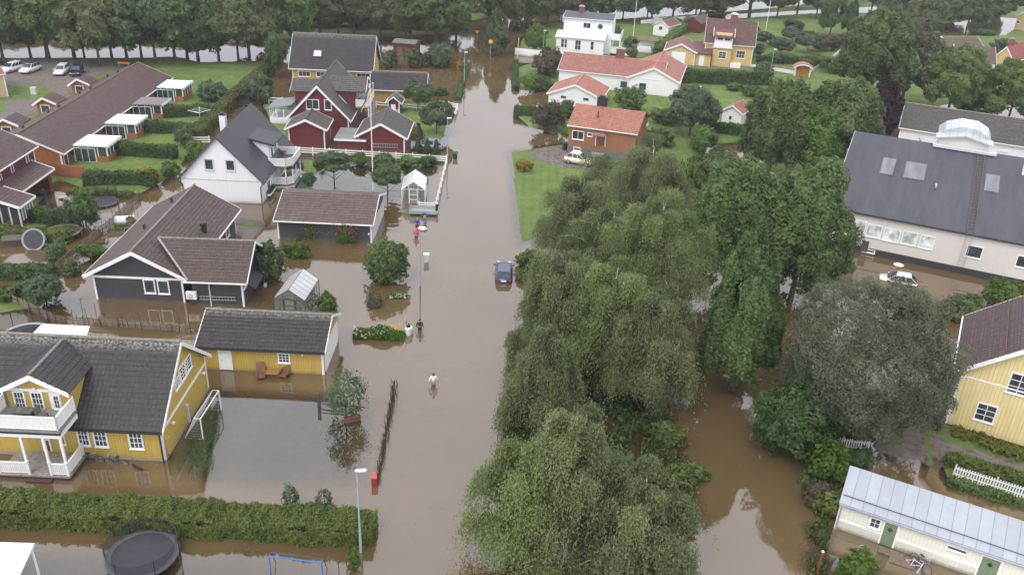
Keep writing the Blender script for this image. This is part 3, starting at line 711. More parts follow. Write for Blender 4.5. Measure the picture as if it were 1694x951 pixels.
# ---- big yellow house, front left
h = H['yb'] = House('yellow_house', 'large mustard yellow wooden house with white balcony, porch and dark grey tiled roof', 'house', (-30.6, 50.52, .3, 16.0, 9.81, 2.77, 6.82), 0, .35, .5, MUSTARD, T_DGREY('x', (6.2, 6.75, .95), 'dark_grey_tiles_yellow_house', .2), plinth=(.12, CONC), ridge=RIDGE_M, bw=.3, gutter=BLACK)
for p, q in (((124.8, 707.7), (151, 737)), ((151.5, 709), (181, 739)), ((210, 713), (239.7, 742.5))): h.win('front', p, q, 3, 3)
for p, q in (((289.6, 647.8), (297.6, 616)), ((297.8, 636), (305.3, 595)), ((306, 622), (313.5, 583))): h.win('right', p, q, 2, 4)
a = h.hit(277.5, 697, 'right').z
boxpart('trim_board', WHITE, h.o, h.hx, h.hx + .05, -h.hy, h.hy, a - .09, a + .09)
for px, py in ((332.5, 617), (281.8, 699)):
    p = h.hit(px, py, 'right'); mb = MB(); mb.bar(p, p + Vector((.18, 0, .0)), .05); mb.lathe([(.02, -.1), (.1, -.06), (.12, .02), (.08, .1), (.02, .12)], p + Vector((.2, 0, 0)), 8); mb.build('wall_lamp', WHITE, h.o)
mb = MB(); mb.tube([(h.hx - .1, -h.hy - .12, -.3), (h.hx - .1, -h.hy - .12, 2.3), (h.hx - .25, -h.hy - .45, 2.62)], .055, 8); mb.build('downpipe', BLACK, h.o)
boxpart('meter_cabinet', MUSTARD, h.o, h.hx, h.hx + .25, -h.hy + .35, -h.hy + .95, .35, 1.55)
mb = MB(); mb.box(h.hx, h.hx + .14, -h.hy + 4.3, -h.hy + 4.5, .1, 1.6); mb.build('post_cap', GREYW, h.o)
# dormer with gable over the balcony
ap = h.hit(46, 622, 'front', .55); ev = h.hit(113, 652, 'front', .55); hwE = ev.x - ap.x
DX, DW = ap.x, hwE - .3
h.cross(-1, DX, DW, ev.z, ap.z, h.hy + .03, MUSTARD, T_DGREY('y', None, 'dark_grey_tiles_dormer', .16), yb=.4, front_off=.5, ridge=RIDGE_M, bw=.32)
for p, q in (((19.7, 646), (46.8, 677.5)), ((48.6, 647), (76.7, 678.8))): h.win('front', p, q, 3, 3, off=.03)
d = h.door('front', (83.5, 651), (106.4, 693), WHITE, off=.03)
A, B = h.hit(86, 653, 'front', .1), h.hit(102.5, 676, 'front', .1); opening(d, Vector((A.x, -h.hy - .1, B.z)), Vector((1, 0, 0)), Vector((0, -1, 0)), B.x - A.x, A.z - B.z, 2, 3, WHITE, 'door_window')
za = h.hit(60, 645.5, 'front', .08).z; boxpart('trim_board', WHITE, h.o, DX - DW, DX + DW, -h.hy - .09, -h.hy - .03, za - .1, za + .1)
p = h.hit(57, 642, 'front', .05); mb = MB(); mb.lathe([(.02, -.1), (.12, -.05), (.13, .03), (.03, .1)], (p.x, -h.hy - .15, p.z), 8); mb.build('wall_lamp', WHITE, h.o)
# balcony 2.3 m deep on the porch
BY0, BY1 = -h.hy - .05, -h.hy - 2.45; rt = h.hit(92, 692, 'front', 2.45)
bx1 = rt.x; bz = rt.z - 1.02; bx0 = bx1 - 4.7
b = boxpart('balcony', plain('grey_deck', (.2, .19, .18), .8), h.o, bx0, bx1, BY1, BY0 - .0, bz - .18, bz)
rail(b, [(bx0 + .08, BY0 - .06, bz), (bx0 + .08, BY1 + .06, bz), (bx1 - .08, BY1 + .06, bz), (bx1 - .08, BY0 - .06, bz)], 1.0, WHITE, 'railing', .115, solid=True)
boxpart('fascia', BLACK, b, bx0 - .03, bx1 + .03, BY1 - .03, BY1 + .12, bz - .3, bz - .19)
boxpart('beam', WHITE, b, bx0, bx1, BY1 + .06, BY1 + .26, bz - .62, bz - .31)
boxpart('beam', WHITE, b, bx1 - .22, bx1 - .02, BY1 + .27, BY0, bz - .62, bz - .31)
fl = .32
pd = boxpart('porch_deck', plain('porch_deck_boards', (.25, .23, .2), .8, var=.3, sc=4), h.o, bx0, bx1, BY1, BY0, fl - .12, fl)
boxpart('porch_skirt', plain('oxblood_board', (.06, .022, .026), .7), pd, bx0 + .03, bx1 - .03, BY1 + .03, BY0 - .02, -.5, fl - .13)
stx = h.hit(60, 760, 'front', 2.4).x; sw = .72
for x in (bx0 + .12, stx - sw, stx + sw, bx1 - .12):
    mb = MB(); mb.box(x - .07, x + .07, BY1 + .08, BY1 + .22, fl, bz - .63)
    mb.lathe([(.09, .95), (.13, 1.05), (.09, 1.15)], (x, BY1 + .15, fl), 8); mb.build('porch_post', WHITE, h.o)
rail(pd, [(bx0 + .12, BY1 + .15, fl), (stx - sw, BY1 + .15, fl)], .9, WHITE, 'railing', .115, solid=True)
rail(pd, [(stx + sw, BY1 + .15, fl), (bx1 - .12, BY1 + .15, fl)], .9, WHITE, 'railing', .115, solid=True)
rail(pd, [(bx1 - .12, BY1 + .2, fl), (bx1 - .12, BY0 - .1, fl)], .9, WHITE, 'railing', .115, solid=True)
for k in range(3):
    boxpart('step', plain('oxblood_step', (.075, .03, .034), .7), pd, stx - sw - .1, stx + sw + .1, BY1 - .02 - .34 * (k + 1), BY1 - .02 - .34 * k + (.0 if k else .0), fl - .2 - .17 * k - .1, fl - .2 - .17 * k)
h.door('front', (71, 727), (85, 745), plain('brown_door', (.1, .05, .03), .5))
h.win('front', (96, 716), (110, 735), 2, 2)
# ---- yellow garage
h = H['yg'] = House('yellow_garage', 'mustard yellow outbuilding with grey tiled roof, white door and one small window', 'garage', (-19.51, 60.52, .3, 10.25, 6.51, 2.31, 3.90), 0, .3, .4, MUSTARD, T_DGREY('x', (3.6, 3.9, .9), 'dark_grey_tiles_garage', .15), ridge=RIDGE_M, gutter=BLACK)
h.door('front', (362, 578), (384, 611), WHITE); h.win('front', (459, 583), (480.5, 600.5), 3, 3)
for px in (500.5,):
    p = h.hit(px, 586, 'front'); mb = MB(); mb.lathe([(.02, -.1), (.1, -.04), (.1, .04), (.02, .1)], p + Vector((0, -.12, 0)), 8); mb.build('wall_lamp', WHITE, h.o)
mb = MB(); mb.box(h.hx - .001, h.hx + .06, -h.hy + .4, h.hy - .4, -.5, 1.95); 
for k in range(5): mb.box(h.hx + .06, h.hx + .075, -h.hy + .45, h.hy - .45, -.1 + k * .42, .27 + k * .42)
mb.build('garage_door', WHITE, h.o)
# ---- charcoal garage
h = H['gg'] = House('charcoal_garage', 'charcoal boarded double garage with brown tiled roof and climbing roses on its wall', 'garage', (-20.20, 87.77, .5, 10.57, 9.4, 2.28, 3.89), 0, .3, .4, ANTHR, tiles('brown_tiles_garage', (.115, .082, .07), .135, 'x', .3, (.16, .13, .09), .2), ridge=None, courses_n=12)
for k in (0, 1):
    y0 = -h.hy + .6 + k * 4.1; mb = MB(); mb.box(h.hx, h.hx + .06, y0, y0 + 3.2, -.5, 1.75)
    for j in range(4): mb.box(h.hx + .06, h.hx + .075, y0 + .08, y0 + 3.12, .0 + j * .44, .38 + j * .44)
    mb.build('garage_door', GREYW, h.o)
    for yy in (y0 - .17, y0 + 3.22): boxpart('door_frame', WHITE, h.o, h.hx, h.hx + .09, yy, yy + .15, -.5, 1.9)
p = h.hit(610.5, 386, 'front'); mb = MB(); mb.bar(p, p + Vector((0, -.15, 0)), .05); mb.lathe([(.03, -.12), (.09, -.1), (.07, .1)], p + Vector((0, -.18, 0)), 8); mb.build('wall_lamp', WHITE, h.o)
mb = MB(); mb.box(-h.hx - .35, -h.hx, .2, .7, .4, 1.1); mb.build('meter_cabinet', WHITE, h.o)
# ---- charcoal house with wing
TB = T_BROWN('x'); 
h = H['gm'] = House('charcoal_house', 'charcoal boarded L-shaped house with dark brown tiled roof and white trim', 'house', (-33.79, 76.30, 91.1, 16.99, 9.18, 2.62, 5.14), 0, .5, .6, ANTHR, TB, ridge=RIDGE_M, bw=.34)
A = h.hit(236, 461.5, 'left'); B = h.hit(282, 487, 'left'); m_ = h.hit(258, 474, 'left')
h.win('left', (236, 461.5), (259, 485.3), 1, 1); h.win('left', (259, 463), (282, 486.5), 1, 1)
za = h.hit(200, 458.5, 'left').z; boxpart('trim_board', WHITE, h.o, -h.hx - .05, -h.hx, -h.hy, h.hy, za - .1, za + .1)
for px, py in ((284, 335), (239, 379)): vent(h, px, py, 1)
vent(h, 338, 384, -1, .26, 1.0, BLACK)
O, a_, n_ = h.plane('front'); opening(h.o, Vector((4.7, -h.hy, .75)), Vector((1, 0, 0)), Vector((0, -1, 0)), 1.1, 1.1, 1, 1, WHITE)
# wing: ridge runs to the right, same thing
w2 = (-26.55, 71.4, 2.0, 5.7, 7.59, 2.66, 5.06); wl = House('charcoal_house_wing', None, None, w2, 0, .6, .5, ANTHR, tiles('brown_tiles_wing', (.088, .06, .053), .14, 'x', .3, (.16, .13, .09), .3), build_roof=False, ends=(1,), bw=.24)
TW = tiles('brown_tiles_wing', (.088, .06, .053), .14, 'x', .3, (.16, .13, .09), .3); mb = MB(); xr = wl.L / 2; vx = wl.local(h.world((0, -h.W / 2, 2.6))).x + .05; vr = vx - 3.55
for sg in (-1, 1): courses(mb, (vx, sg * wl.W / 2, wl.ze), (xr, sg * wl.W / 2, wl.ze), (vr, 0, wl.zr), (xr, 0, wl.zr), 13)
wl.roof = mb.build('roof', TW, wl.o); mb = MB()
for k in range(22): a = vr + (xr - vr) * k / 22; mb.tube([(a, 0, wl.zr + .02), (a + (xr - vr) / 22, 0, wl.zr + .035)], [.13, .11], 8)
mb.build('ridge_cap', RIDGE_M, wl.roof); mb = MB(); mb.bar((vx, -wl.W / 2 + .1, wl.ze + .08), (vr, 0, wl.zr + .06), .16, .06); mb.build('valley_flashing', plain('pale_flashing', (.3, .29, .27), .6), wl.roof)
wing_parts = [wl]
wl.win('right', (402.5, 479), (418.5, 452), 2, 1)
o_ = wl.hit(404, 460, 'right'); o2 = wl.hit(419.5, 447, 'right')
mb = MB(); mb.prism([(wl.hx + .02, o_.y + .2, 1.9), (wl.hx + .9, o_.y + .2, 1.35), (wl.hx + .9, o_.y + .2, 1.3), (wl.hx + .02, o_.y + .2, 1.8)], (0, 3.2, 0)); mb.build('awning', plain('charcoal_canvas', (.04, .042, .05), .8), wl.o)
for sy in (-1, 1): mb = MB(); mb.bar((wl.hx + .03, sy * wl.hy * .55, wl.zw + .5), (wl.hx + .03, sy * wl.hy * .02, wl.zw + 1.35), .14, .05); mb.build('trim_board', WHITE, wl.o)
p = wl.hit(316, 489.5, 'front', .4); mb = MB(); mb.box(p.x - .45, p.x + .45, -wl.hy - .42, -wl.hy - .08, p.z - .35, p.z + .35); ac = mb.build('heat_pump', WHITE, wl.o)
mb = MB(); T0 = Matrix.Translation((p.x - .08, -wl.hy - .43, p.z)) @ Matrix.Rotation(R(90), 4, 'X'); mb.T = T0; mb.lathe([(.26, 0), (.26, .03), (.2, .04), (.05, .045)], (0, 0, 0), 14); mb.build('fan_grille', GREYW, ac)
A, B = wl.hit(330, 489, 'front'), wl.hit(391, 497, 'front')
mb = MB()
for dz in (0, .32): mb.bar((A.x, -wl.hy - .1, A.z - dz), (B.x, -wl.hy - .1, A.z - dz), .06)
for k in range(12): x = A.x + (B.x - A.x) * (k + .5) / 12; mb.bar((x, -wl.hy - .1, A.z), (x, -wl.hy - .1, A.z - .32), .035)
mb.build('ladder', STEEL, wl.o)
mb = MB(); vp = Vector((-wl.hx + .3, -wl.hy - .08, 0)); mb.tube([vp + Vector((1.25, 0, -.4)), vp + Vector((1.25, 0, 2.3))], .05); mb.build('downpipe', WHITE, wl.o)
def adopt(main, sub):
    """hang the parts of a wing under the house they belong to"""
    bpy.context.view_layer.update()
    for ch in list(sub.o.children):
        m = main.o.matrix_world.inverted() @ sub.o.matrix_world @ ch.matrix_local; ch.parent = main.o; ch.matrix_parent_inverse.identity(); ch.matrix_basis = m
    bpy.data.objects.remove(sub.o)
adopt(h, wl)
# ---- white house with black roof
h = H['wh'] = House('white_house', 'white boarded house with steep black metal roof, dormer and corner balcony', 'house', (-34.12, 99.73, 90.8, 14.38, 9.88, 2.73, 7.99), 0, .3, .4, WBOARD, seam_metal('black_roof_sheet', (.034, .036, .043), .32, 'x', .5), courses_n=1, roof_step=.0, barge_mat=DGREY, gutter=BLACK, bw=.26)
for p, q in (((336.5, 262), (355, 282)), ((371.8, 263.8), (390, 283.3))): h.win('left', p, q, 1, 1, frame=GREYW, cas=.13)
za = h.hit(360, 297.5, 'left').z; boxpart('trim_board', GREYW, h.o, -h.hx - .04, -h.hx, -h.hy, h.hy, za - .06, za + .06)
for sy in (-1, 1): mb = MB(); mb.tube([(-h.hx - .1, sy * (h.hy - .05), -.3), (-h.hx - .1, sy * (h.hy - .05), 2.1), (-h.hx - .1, sy * (h.hy + .45), 2.6)], .06); mb.build('downpipe', BLACK, h.o)
chimney(h, 1.0, 1.7, 5.2, 8.1, .7, .7, WREND, BLACK)
ra = h.roof_hit(415.8, 209.6, -1); e1 = h.hit(450, 238.5, 'front', .5); 
# dormer box reaching out over the right slope
zA, zE = min(h.zr - .35, ra.z), e1.z
DXc = 1.7; dhw = 2.9
mb = MB(); yF = -h.hy + .4
mb.prism([(-1.1, yF, 2.7), (-1.1, yF, 5.3), (-1.1, 0, 6.1), (-1.1, 0, 2.7)], (3.9, 0, 0)); mb.build('dormer_wall', WBOARD, h.o)
mb = MB(); courses(mb, (-1.4, yF - .75, 5.4), (3.1, yF - .75, 5.4), (-1.4, -.9, 6.3), (3.1, -.9, 6.3), 1, 0, .2); mb.build('dormer_roof', seam_metal('black_dormer_sheet', (.04, .043, .052), .4, 'y', .5), h.o)
opening(h.o, Vector((-.5, yF, 3.1)), Vector((1, 0, 0)), Vector((0, -1, 0)), 1.0, 1.75, 1, 1, WHITE, 'balcony_door'); opening(h.o, Vector((1.0, yF, 3.35)), Vector((1, 0, 0)), Vector((0, -1, 0)), 1.2, 1.75, 2, 1, WHITE)
bz = 2.75; by0, by1 = -h.hy - 2.3, -h.hy + .4; bxa, bxb = -1.6, 3.1
mb = MB(); mb.prism([(bxa, by1, bz - .15), (bxa, by0 + .7, bz - .15), (bxa + .7, by0, bz - .15), (bxb, by0, bz - .15), (bxb, by1, bz - .15)], (0, 0, .2)); b = mb.build('balcony', plain('brown_deck', (.13, .1, .085), .8), h.o)
rail(b, [(bxa, by1, bz), (bxa, by0 + .7, bz), (bxa + .7, by0, bz), (bxb, by0, bz), (bxb, by1, bz)], 1.0, WHITE, 'railing', .1, solid=True)
mb = MB(); mb.prism([(bxa - .03, by0 + .66, bz - .36), (bxa + .66, by0 - .04, bz - .36), (bxb + .04, by0 - .04, bz - .36), (bxb + .04, by0 + .1, bz - .36), (bxa + .75, by0 + .1, bz - .36), (bxa + .1, by0 + .75, bz - .36)], (0, 0, .2)); mb.build('fascia', BLACK, b)
for x, y in ((bxa + .75, by0 + .1), (bxa + 2.4, by0 + .1), (bxb - .1, by0 + .1), (bxa + .1, by0 + .8)): boxpart('porch_post', WHITE, h.o, x - .07, x + .07, y - .07, y + .07, 0, bz - .37)
mb = MB(); mb.prism([(bxa, by1, .3), (bxa, by0 + .7, .3), (bxa + .7, by0, .3), (bxb, by0, .3), (bxb, by1, .3)], (0, 0, .15)); pdk = mb.build('porch_deck', plain('brown_deck', (.13, .1, .085), .8), h.o)
mb = MB(); mb.prism([(bxa + .05, by1, -.5), (bxa + .05, by0 + .75, -.5), (bxa + .75, by0 + .05, -.5), (bxb - .05, by0 + .05, -.5), (bxb - .05, by1, -.5)], (0, 0, .79)); mb.build('porch_skirt', GREYW, pdk)
rail(pdk, [(bxa + .03, -h.hy - .1, .45), (bxa + .03, by0 + .73, .45), (bxa + .73, by0 + .03, .45), (bxb - 1.4, by0 + .03, .45)], .95, WHITE, 'railing', .1, solid=True)
for k in range(3): boxpart('step', WHITE, pdk, bxb - 1.25, bxb - .05, by0 - .3 * (k + 1), by0 - .3 * k - .01, .2 - .15 * k, .28 - .15 * k)
rail(pdk, [(bxb - 1.3, by0, .45), (bxb - 1.3, by0 - .9, .05)], .8, WHITE, 'stair_railing', .1, solid=True)
opening(h.o, Vector((-4.6, -h.hy, .7)), Vector((1, 0, 0)), Vector((0, -1, 0)), 1.3, 1.2, 2, 1, WHITE); opening(h.o, Vector((1.6, -h.hy, .5)), Vector((1, 0, 0)), Vector((0, -1, 0)), 1.8, 1.6, 2, 1, WHITE)
fb = boxpart('flower_box', WHITE, h.o, -5.2, -2.8, -h.hy - .5, -h.hy - .12, .35, .6)
rs = np.random.RandomState(5); k = 260
leaf_object('flowers', np.stack([rs.uniform(-5.2, -2.8, k), rs.uniform(-h.hy - .55, -h.hy - .1, k), rs.uniform(.6, 1.0, k)], -1), rs.normal(size=(k, 3)) + [0, -1, 1], .11, rs.rand(k), leafmat('red_flowers_box', (.04, .08, .02), (.08, .12, .03), (.4, .02, .03)), fb)
# ---- red house
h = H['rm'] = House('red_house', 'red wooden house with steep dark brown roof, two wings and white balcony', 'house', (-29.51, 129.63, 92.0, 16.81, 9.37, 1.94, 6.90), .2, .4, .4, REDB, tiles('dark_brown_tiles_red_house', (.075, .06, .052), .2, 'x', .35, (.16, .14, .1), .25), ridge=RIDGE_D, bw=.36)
h.win('left', (505.6, 164), (528.4, 181.6), 2, 1); h.win('left', (536, 164.8), (549, 182.6), 1, 1)
skylight(h, (560, 158), (573, 174), -1)
wall2 = REDB
h.cross(-1, -.6, 2.7, 5.0, 6.6, h.hy + .4, REDB, tiles('grey_mossy_tiles_dormer', (.085, .08, .075), .14, 'y', .3, (.3, .3, .27), .7, None), yb=0, front_off=1.6, bw=.22, zbase=2.0)
h.cross(1, .6, 2.6, 4.4, 5.7, h.hy + .4, REDB, tiles('grey_mossy_tiles_back', (.085, .08, .075), .14, 'y', .3, (.3, .3, .27), .5, None), yb=0, front_off=.6, bw=.2, zbase=-.5)
by = -h.hy - .4; b = boxpart('balcony', plain('blue_grey_deck', (.3, .33, .38), .7), h.o, -3.4, 2.6, by - 2.0, by, 2.55, 2.75)
rail(b, [(-3.4, by - .05, 2.75), (-3.4, by - 1.95, 2.75), (2.6, by - 1.95, 2.75), (2.6, by - .05, 2.75)], 1.0, WHITE, 'railing', .13, solid=True)
for x in (-3.3, -.4, 2.5): boxpart('porch_post', WHITE, h.o, x - .08, x + .08, by - 1.95, by - 1.79, -.3, 2.54)
for x in (-3.3, 2.5): boxpart('porch_post', WHITE, h.o, x - .07, x + .07, by - 1.9, by - 1.76, 2.76, 5.0)
opening(h.o, Vector((-2.2, by, 2.8)), Vector((1, 0, 0)), Vector((0, -1, 0)), 1.2, 1.9, 2, 1, WHITE, 'balcony_door'); opening(h.o, Vector((.2, by, 3.2)), Vector((1, 0, 0)), Vector((0, -1, 0)), 1.2, 1.3, 2, 1, WHITE)
bz = boxpart('conservatory', WBOARD, h.o, -5.0, -.5, h.hy + .45, h.hy + 3.6, -.4, 1.0)
mb = MB()
for x in (-4.9, -3.8, -2.7, -1.6, -.6): mb.box(x - .06, x + .06, h.hy + 3.45, h.hy + 3.57, 1.0, 2.3)
for y in (h.hy + 1.5, h.hy + 2.5): mb.box(-4.96, -4.84, y - .06, y + .06, 1.0, 2.3)
mb.build('conservatory_post', WHITE, h.o)
mb = MB(); mb.prism([(-5.3, h.hy + 3.9, 2.3), (-5.3, h.hy + .2, 3.0), (-5.3, h.hy + .2, 3.1), (-5.3, h.hy + 3.9, 2.4)], (5.2, 0, 0)); mb.build('conservatory_roof', felt('grey_sheet', (.17, .18, .2)), h.o)
wl = House('red_house_wing', None, None, (-29.38, 116.44, 92.9, 5.44, 5.72, 2.77, 4.12), .1, .4, .4, REDB, tiles('dark_brown_tiles_wing', (.075, .06, .052), .14, 'x', .35, (.16, .14, .1), .25), ridge=RIDGE_D, bw=.28); adopt(h, wl)
# low flat link between house and garage
lk = boxpart('link_wall', REDB, h.o, -16.2, -13.6, -8.0, -3.9, -.5, 1.55); boxpart('link_roof', felt('grey_felt_link', (.16, .16, .16)), h.o, -16.45, -11.0, -8.0, -3.6, 1.56, 1.72)
boxpart('fascia', WHITE, h.o, -16.52, -16.46, -8.0, -3.6, 1.5, 1.74)
# ---- red garage
h = H['rg'] = House('red_garage', 'red wooden garage with brown roof and a ladder hung on its gable', 'garage', (-19.05, 117.92, 90.9, 8.29, 7.21, 2.11, 4.09), .1, .4, .4, REDB, tiles('dark_brown_tiles_red_garage', (.07, .058, .05), .14, 'x', .35, (.15, .13, .1), .2), ridge=RIDGE_D, bw=.3)
A, B = h.hit(616, 237, 'left'), h.hit(659, 242, 'left'); mb = MB()
for dz in (0, -.5): mb.bar((-h.hx - .08, A.y, A.z + dz), (-h.hx - .08, B.y, A.z + dz), .06)
for k in range(11): y = A.y + (B.y - A.y) * (k + .5) / 11; mb.bar((-h.hx - .08, y, A.z), (-h.hx - .08, y, A.z - .5), .04)
mb.build('ladder', STEEL, h.o)
# ---- yellow house behind, with garage
h = H['yk'] = House('yellow_house', 'mustard yellow house with broad dark tiled roof and skylight behind the red house', 'house', (-32.01, 147.99, 1.5, 14.14, 9.79, 4.05, 8.88), 0, .5, .5, MUSTARD, T_DGREY('x', (8.2, 8.9, .7), 'dark_tiles_back_house', .2), ridge=RIDGE_M, bw=.3)
h.win('front', (493, 117.3), (514, 127.5), 3, 1); h.win('front', (523, 118.5), (545, 128.5), 3, 1); h.win('front', (590, 121), (612, 131), 3, 1)
skylight(h, (519.5, 84), (531.3, 94.5), -1)
h = H['yk2'] = House('yellow_garage', 'mustard yellow garage with dark brown roof beside the house behind the red house', 'garage', (-20.48, 143.51, 3.7, 9.48, 7.81, 2.08, 4.18), 0, .3, .4, MUSTARD2, T_DGREY('x', (3.9, 4.2, .6), 'dark_tiles_back_garage', .15), ridge=RIDGE_M)
# ---- brick house with orange roof
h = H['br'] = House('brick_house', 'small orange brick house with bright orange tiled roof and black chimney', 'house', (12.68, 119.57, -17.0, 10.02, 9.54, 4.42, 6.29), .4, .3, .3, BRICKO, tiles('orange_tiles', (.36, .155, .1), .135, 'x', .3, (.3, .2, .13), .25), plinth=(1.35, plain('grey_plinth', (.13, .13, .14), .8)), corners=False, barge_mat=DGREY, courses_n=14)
h.win('front', (947, 215), (965.5, 232.5), 2, 1); h.win('front', (972, 219), (980, 226.5), 1, 1); h.win('front', (949, 242.5), (960, 250.5), 1, 1)
h.door('front', (987, 222.5), (1000, 243), TAN)
A = h.hit(983, 219, 'front'); B = h.hit(1003, 219, 'front'); mb = MB(); mb.prism([(A.x, -h.hy - .02, A.z + .25), (A.x, -h.hy - 1.2, A.z - .05), (A.x, -h.hy - 1.2, A.z - .15), (A.x, -h.hy - .02, A.z + .1)], (B.x - A.x, 0, 0)); mb.build('door_canopy', plain('brown_canopy', (.2, .1, .08), .7), h.o)
boxpart('porch_steps', CONC, h.o, A.x, B.x, -h.hy - 1.4, -h.hy - .04, -.2, 1.0)
p = h.local(G(995, 176, 6.3)); chimney(h, p.x, .3, 5.4, 7.5, 1.35, .7, BLACK, BLACK)
vent(h, 989, 195, -1, .1, .9, plain('rusty_vent', (.12, .05, .04), .7))
h.win('right', (1069, 209), (1072, 202), 1, 1)
# ---- pink roofed white house
TP = lambda ax, nm, c=(.34, .145, .105): tiles(nm, c, .13, ax, .33, (.5, .42, .38), .4)
h = H['pk'] = House('white_house', 'white L-shaped house with faded pink red tiled roofs and brick chimney', 'house', (24.65, 158.41, 76.4, 14.62, 9.32, 3.12, 5.28), .6, .3, .3, WREND, TP('x', 'pink_red_tiles', (.33, .12, .085)), ridge=plain('pink_ridge', (.4, .2, .15), .8), bw=.3)
for p, q in (((1027, 134.5), (1036.5, 145)), ((1058, 137.5), (1068, 148))): h.win('left', p, q, 1, 1, frame=DGREY)
wl = House('white_house_wing', None, None, (16.6, 158.0, -13.6, 19.0, 9.3, 3.2, 5.35), .6, .3, .3, WREND, TP('x', 'pink_grey_tiles', (.31, .135, .105)), ridge=plain('pink_ridge', (.4, .2, .15), .8), bw=.3)
chimney(wl, .9, .2, 4.8, 6.9, 1.5, .9, plain('red_brick', (.19, .07, .05), .85, var=.3, sc=9), STEEL)
wl.hx_ = wl.hx; adopt(h, wl)
h = H['pg'] = House('white_garage', 'white garage with pink red tiled roof and two slit windows in its gable', 'garage', (9.70, 145.27, 76.9, 8.46, 9.29, 2.17, 4.10), .3, .3, .3, WREND, TP('x', 'pink_red_tiles_garage', (.34, .13, .09)), ridge=plain('pink_ridge', (.4, .2, .15), .8), bw=.28)
for p, q in (((928, 158.5), (936, 162)), ((965, 162), (973.5, 166))): h.win('left', p, q, 1, 1, frame=DGREY)
# ---- yellow far house with balcony
h = H['yf'] = House('yellow_house', 'pale yellow two storey house with brown roof, brick chimney and white glazed veranda', 'house', (42.4, 182.3, -10.4, 10.23, 7.6, 4.75, 9.0), .8, .3, .3, CREAM, tiles('red_brown_tiles_far', (.12, .062, .055), .2, 'x', .4, (.16, .13, .09), .3), bw=.3, plinth=(.75, CONC))
h.win('front', (1189, 85), (1200.5, 98), 2, 3, off=1.5); h.win('front', (1218.5, 83.5), (1231.5, 97.5), 3, 2)
A, B = h.hit(1180, 80, 'front', 1.5), h.hit(1211, 80, 'front', 1.5); x0, x1 = A.x, B.x; zf = h.hit(1195, 79.5, 'front', 1.5).z
boxpart('bay_wall', CREAM, h.o, x0, x1, -h.hy - 1.5, -h.hy, -.3, zf - .1); ver = boxpart('veranda', WHITE, h.o, x0 + .1, x1 - .1, -h.hy - 1.45, -h.hy - .002, zf + .05, zf + 1.25)
boxpart('bay_roof', GREYW, h.o, x0 - .2, x1 + .2, -h.hy - 1.75, -h.hy - .003, zf - .09, zf + .04)
zt = h.hit(1195, 61, 'front', 1.5).z
for i in range(3): mb = MB(); x = x0 + .15 + (x1 - x0 - .3) * i / 2; mb.box(x - .1, x + .1, -h.hy - 1.45, -h.hy - 1.25, zf + 1.26, zt - .02); mb.build('veranda_post', WHITE, h.o)
opening(h.o, Vector((x0 + .5, -h.hy - .9, zf + 1.3)), Vector((1, 0, 0)), Vector((0, -1, 0)), (x1 - x0) / 2 - .6, 1.2, 2, 2, WHITE); opening(h.o, Vector(((x0 + x1) / 2 + .1, -h.hy - .9, zf + 1.3)), Vector((1, 0, 0)), Vector((0, -1, 0)), (x1 - x0) / 2 - .6, 1.2, 2, 2, WHITE)
mb = MB(); mb.box(x0 + .2, x1 - .2, -h.hy - .88, -.6, zf + 1.0, zt + .5); mb.build('dormer_wall', CREAM, h.o)
mb = MB(); courses(mb, (x0 - .25, -h.hy - 1.75, zt), (x1 + .25, -h.hy - 1.75, zt), (x0 - .25, -.3, zt + 1.25), (x1 + .25, -.3, zt + 1.25), 10); mb.build('dormer_roof', tiles('red_brown_tiles_dormer', (.17, .08, .066), .1, 'x', .4), h.o)
for x in (x0 - .3, x1 + .24): mb = MB(); mb.bar((x, -h.hy - 1.75, zt), (x, -.3, zt + 1.25), .08, .3); mb.build('bargeboard', WHITE, h.o)
p = h.local(G(1214, 33, 9)); chimney(h, p.x, .1, 8.0, 10.1, 1.3, .9, plain('red_brick', (.19, .07, .05), .85, var=.3, sc=9), WHITE)
boxpart('porch_steps', WHITE, h.o, x1 + .1, x1 + 2.2, -h.hy - 1.6, -h.hy - .04, 0, 1.2)
h = H['yfg'] = House('yellow_garage', 'pale yellow garage with white door and red brown roof before the far yellow house', 'garage', (32.73, 182.0, 77.8, 9.0, 6.6, 3.1, 4.6), .8, .3, .3, CREAM, tiles('red_brown_tiles_garage', (.2, .085, .07), .12, 'x', .4, (.2, .14, .1), .3), bw=.28)
A, B = h.hit(1112, 85.5, 'left'), h.hit(1133, 102, 'left'); mb = MB(); mb.box(-h.hx - .06, -h.hx, A.y, B.y, .5, A.z)
for k in range(4): mb.box(-h.hx - .075, -h.hx - .06, A.y, B.y, .6 + k * .42, .96 + k * .42)
mb.build('garage_door', WHITE, h.o)
boxpart('link_wall', CREAM, h.o, -h.hx + .5, 1.5, -h.hy - 3.2, -h.hy, -.3, 2.9); mb = MB(); courses(mb, (-h.hx + .1, -h.hy - 3.4, 2.95), (-h.hx + .1, -h.hy + .8, 2.95), (2.2, -h.hy - 3.4, 4.3), (2.2, -h.hy + .8, 4.3), 9); mb.build('link_roof', tiles('red_brown_tiles_link', (.15, .07, .06), .12, 'y', .4), h.o)
mb = MB(); mb.box(-h.hx + .42, -h.hx + .5, -h.hy - 1.9, -h.hy - .9, .5, 2.6); mb.build('door', WHITE, h.o)
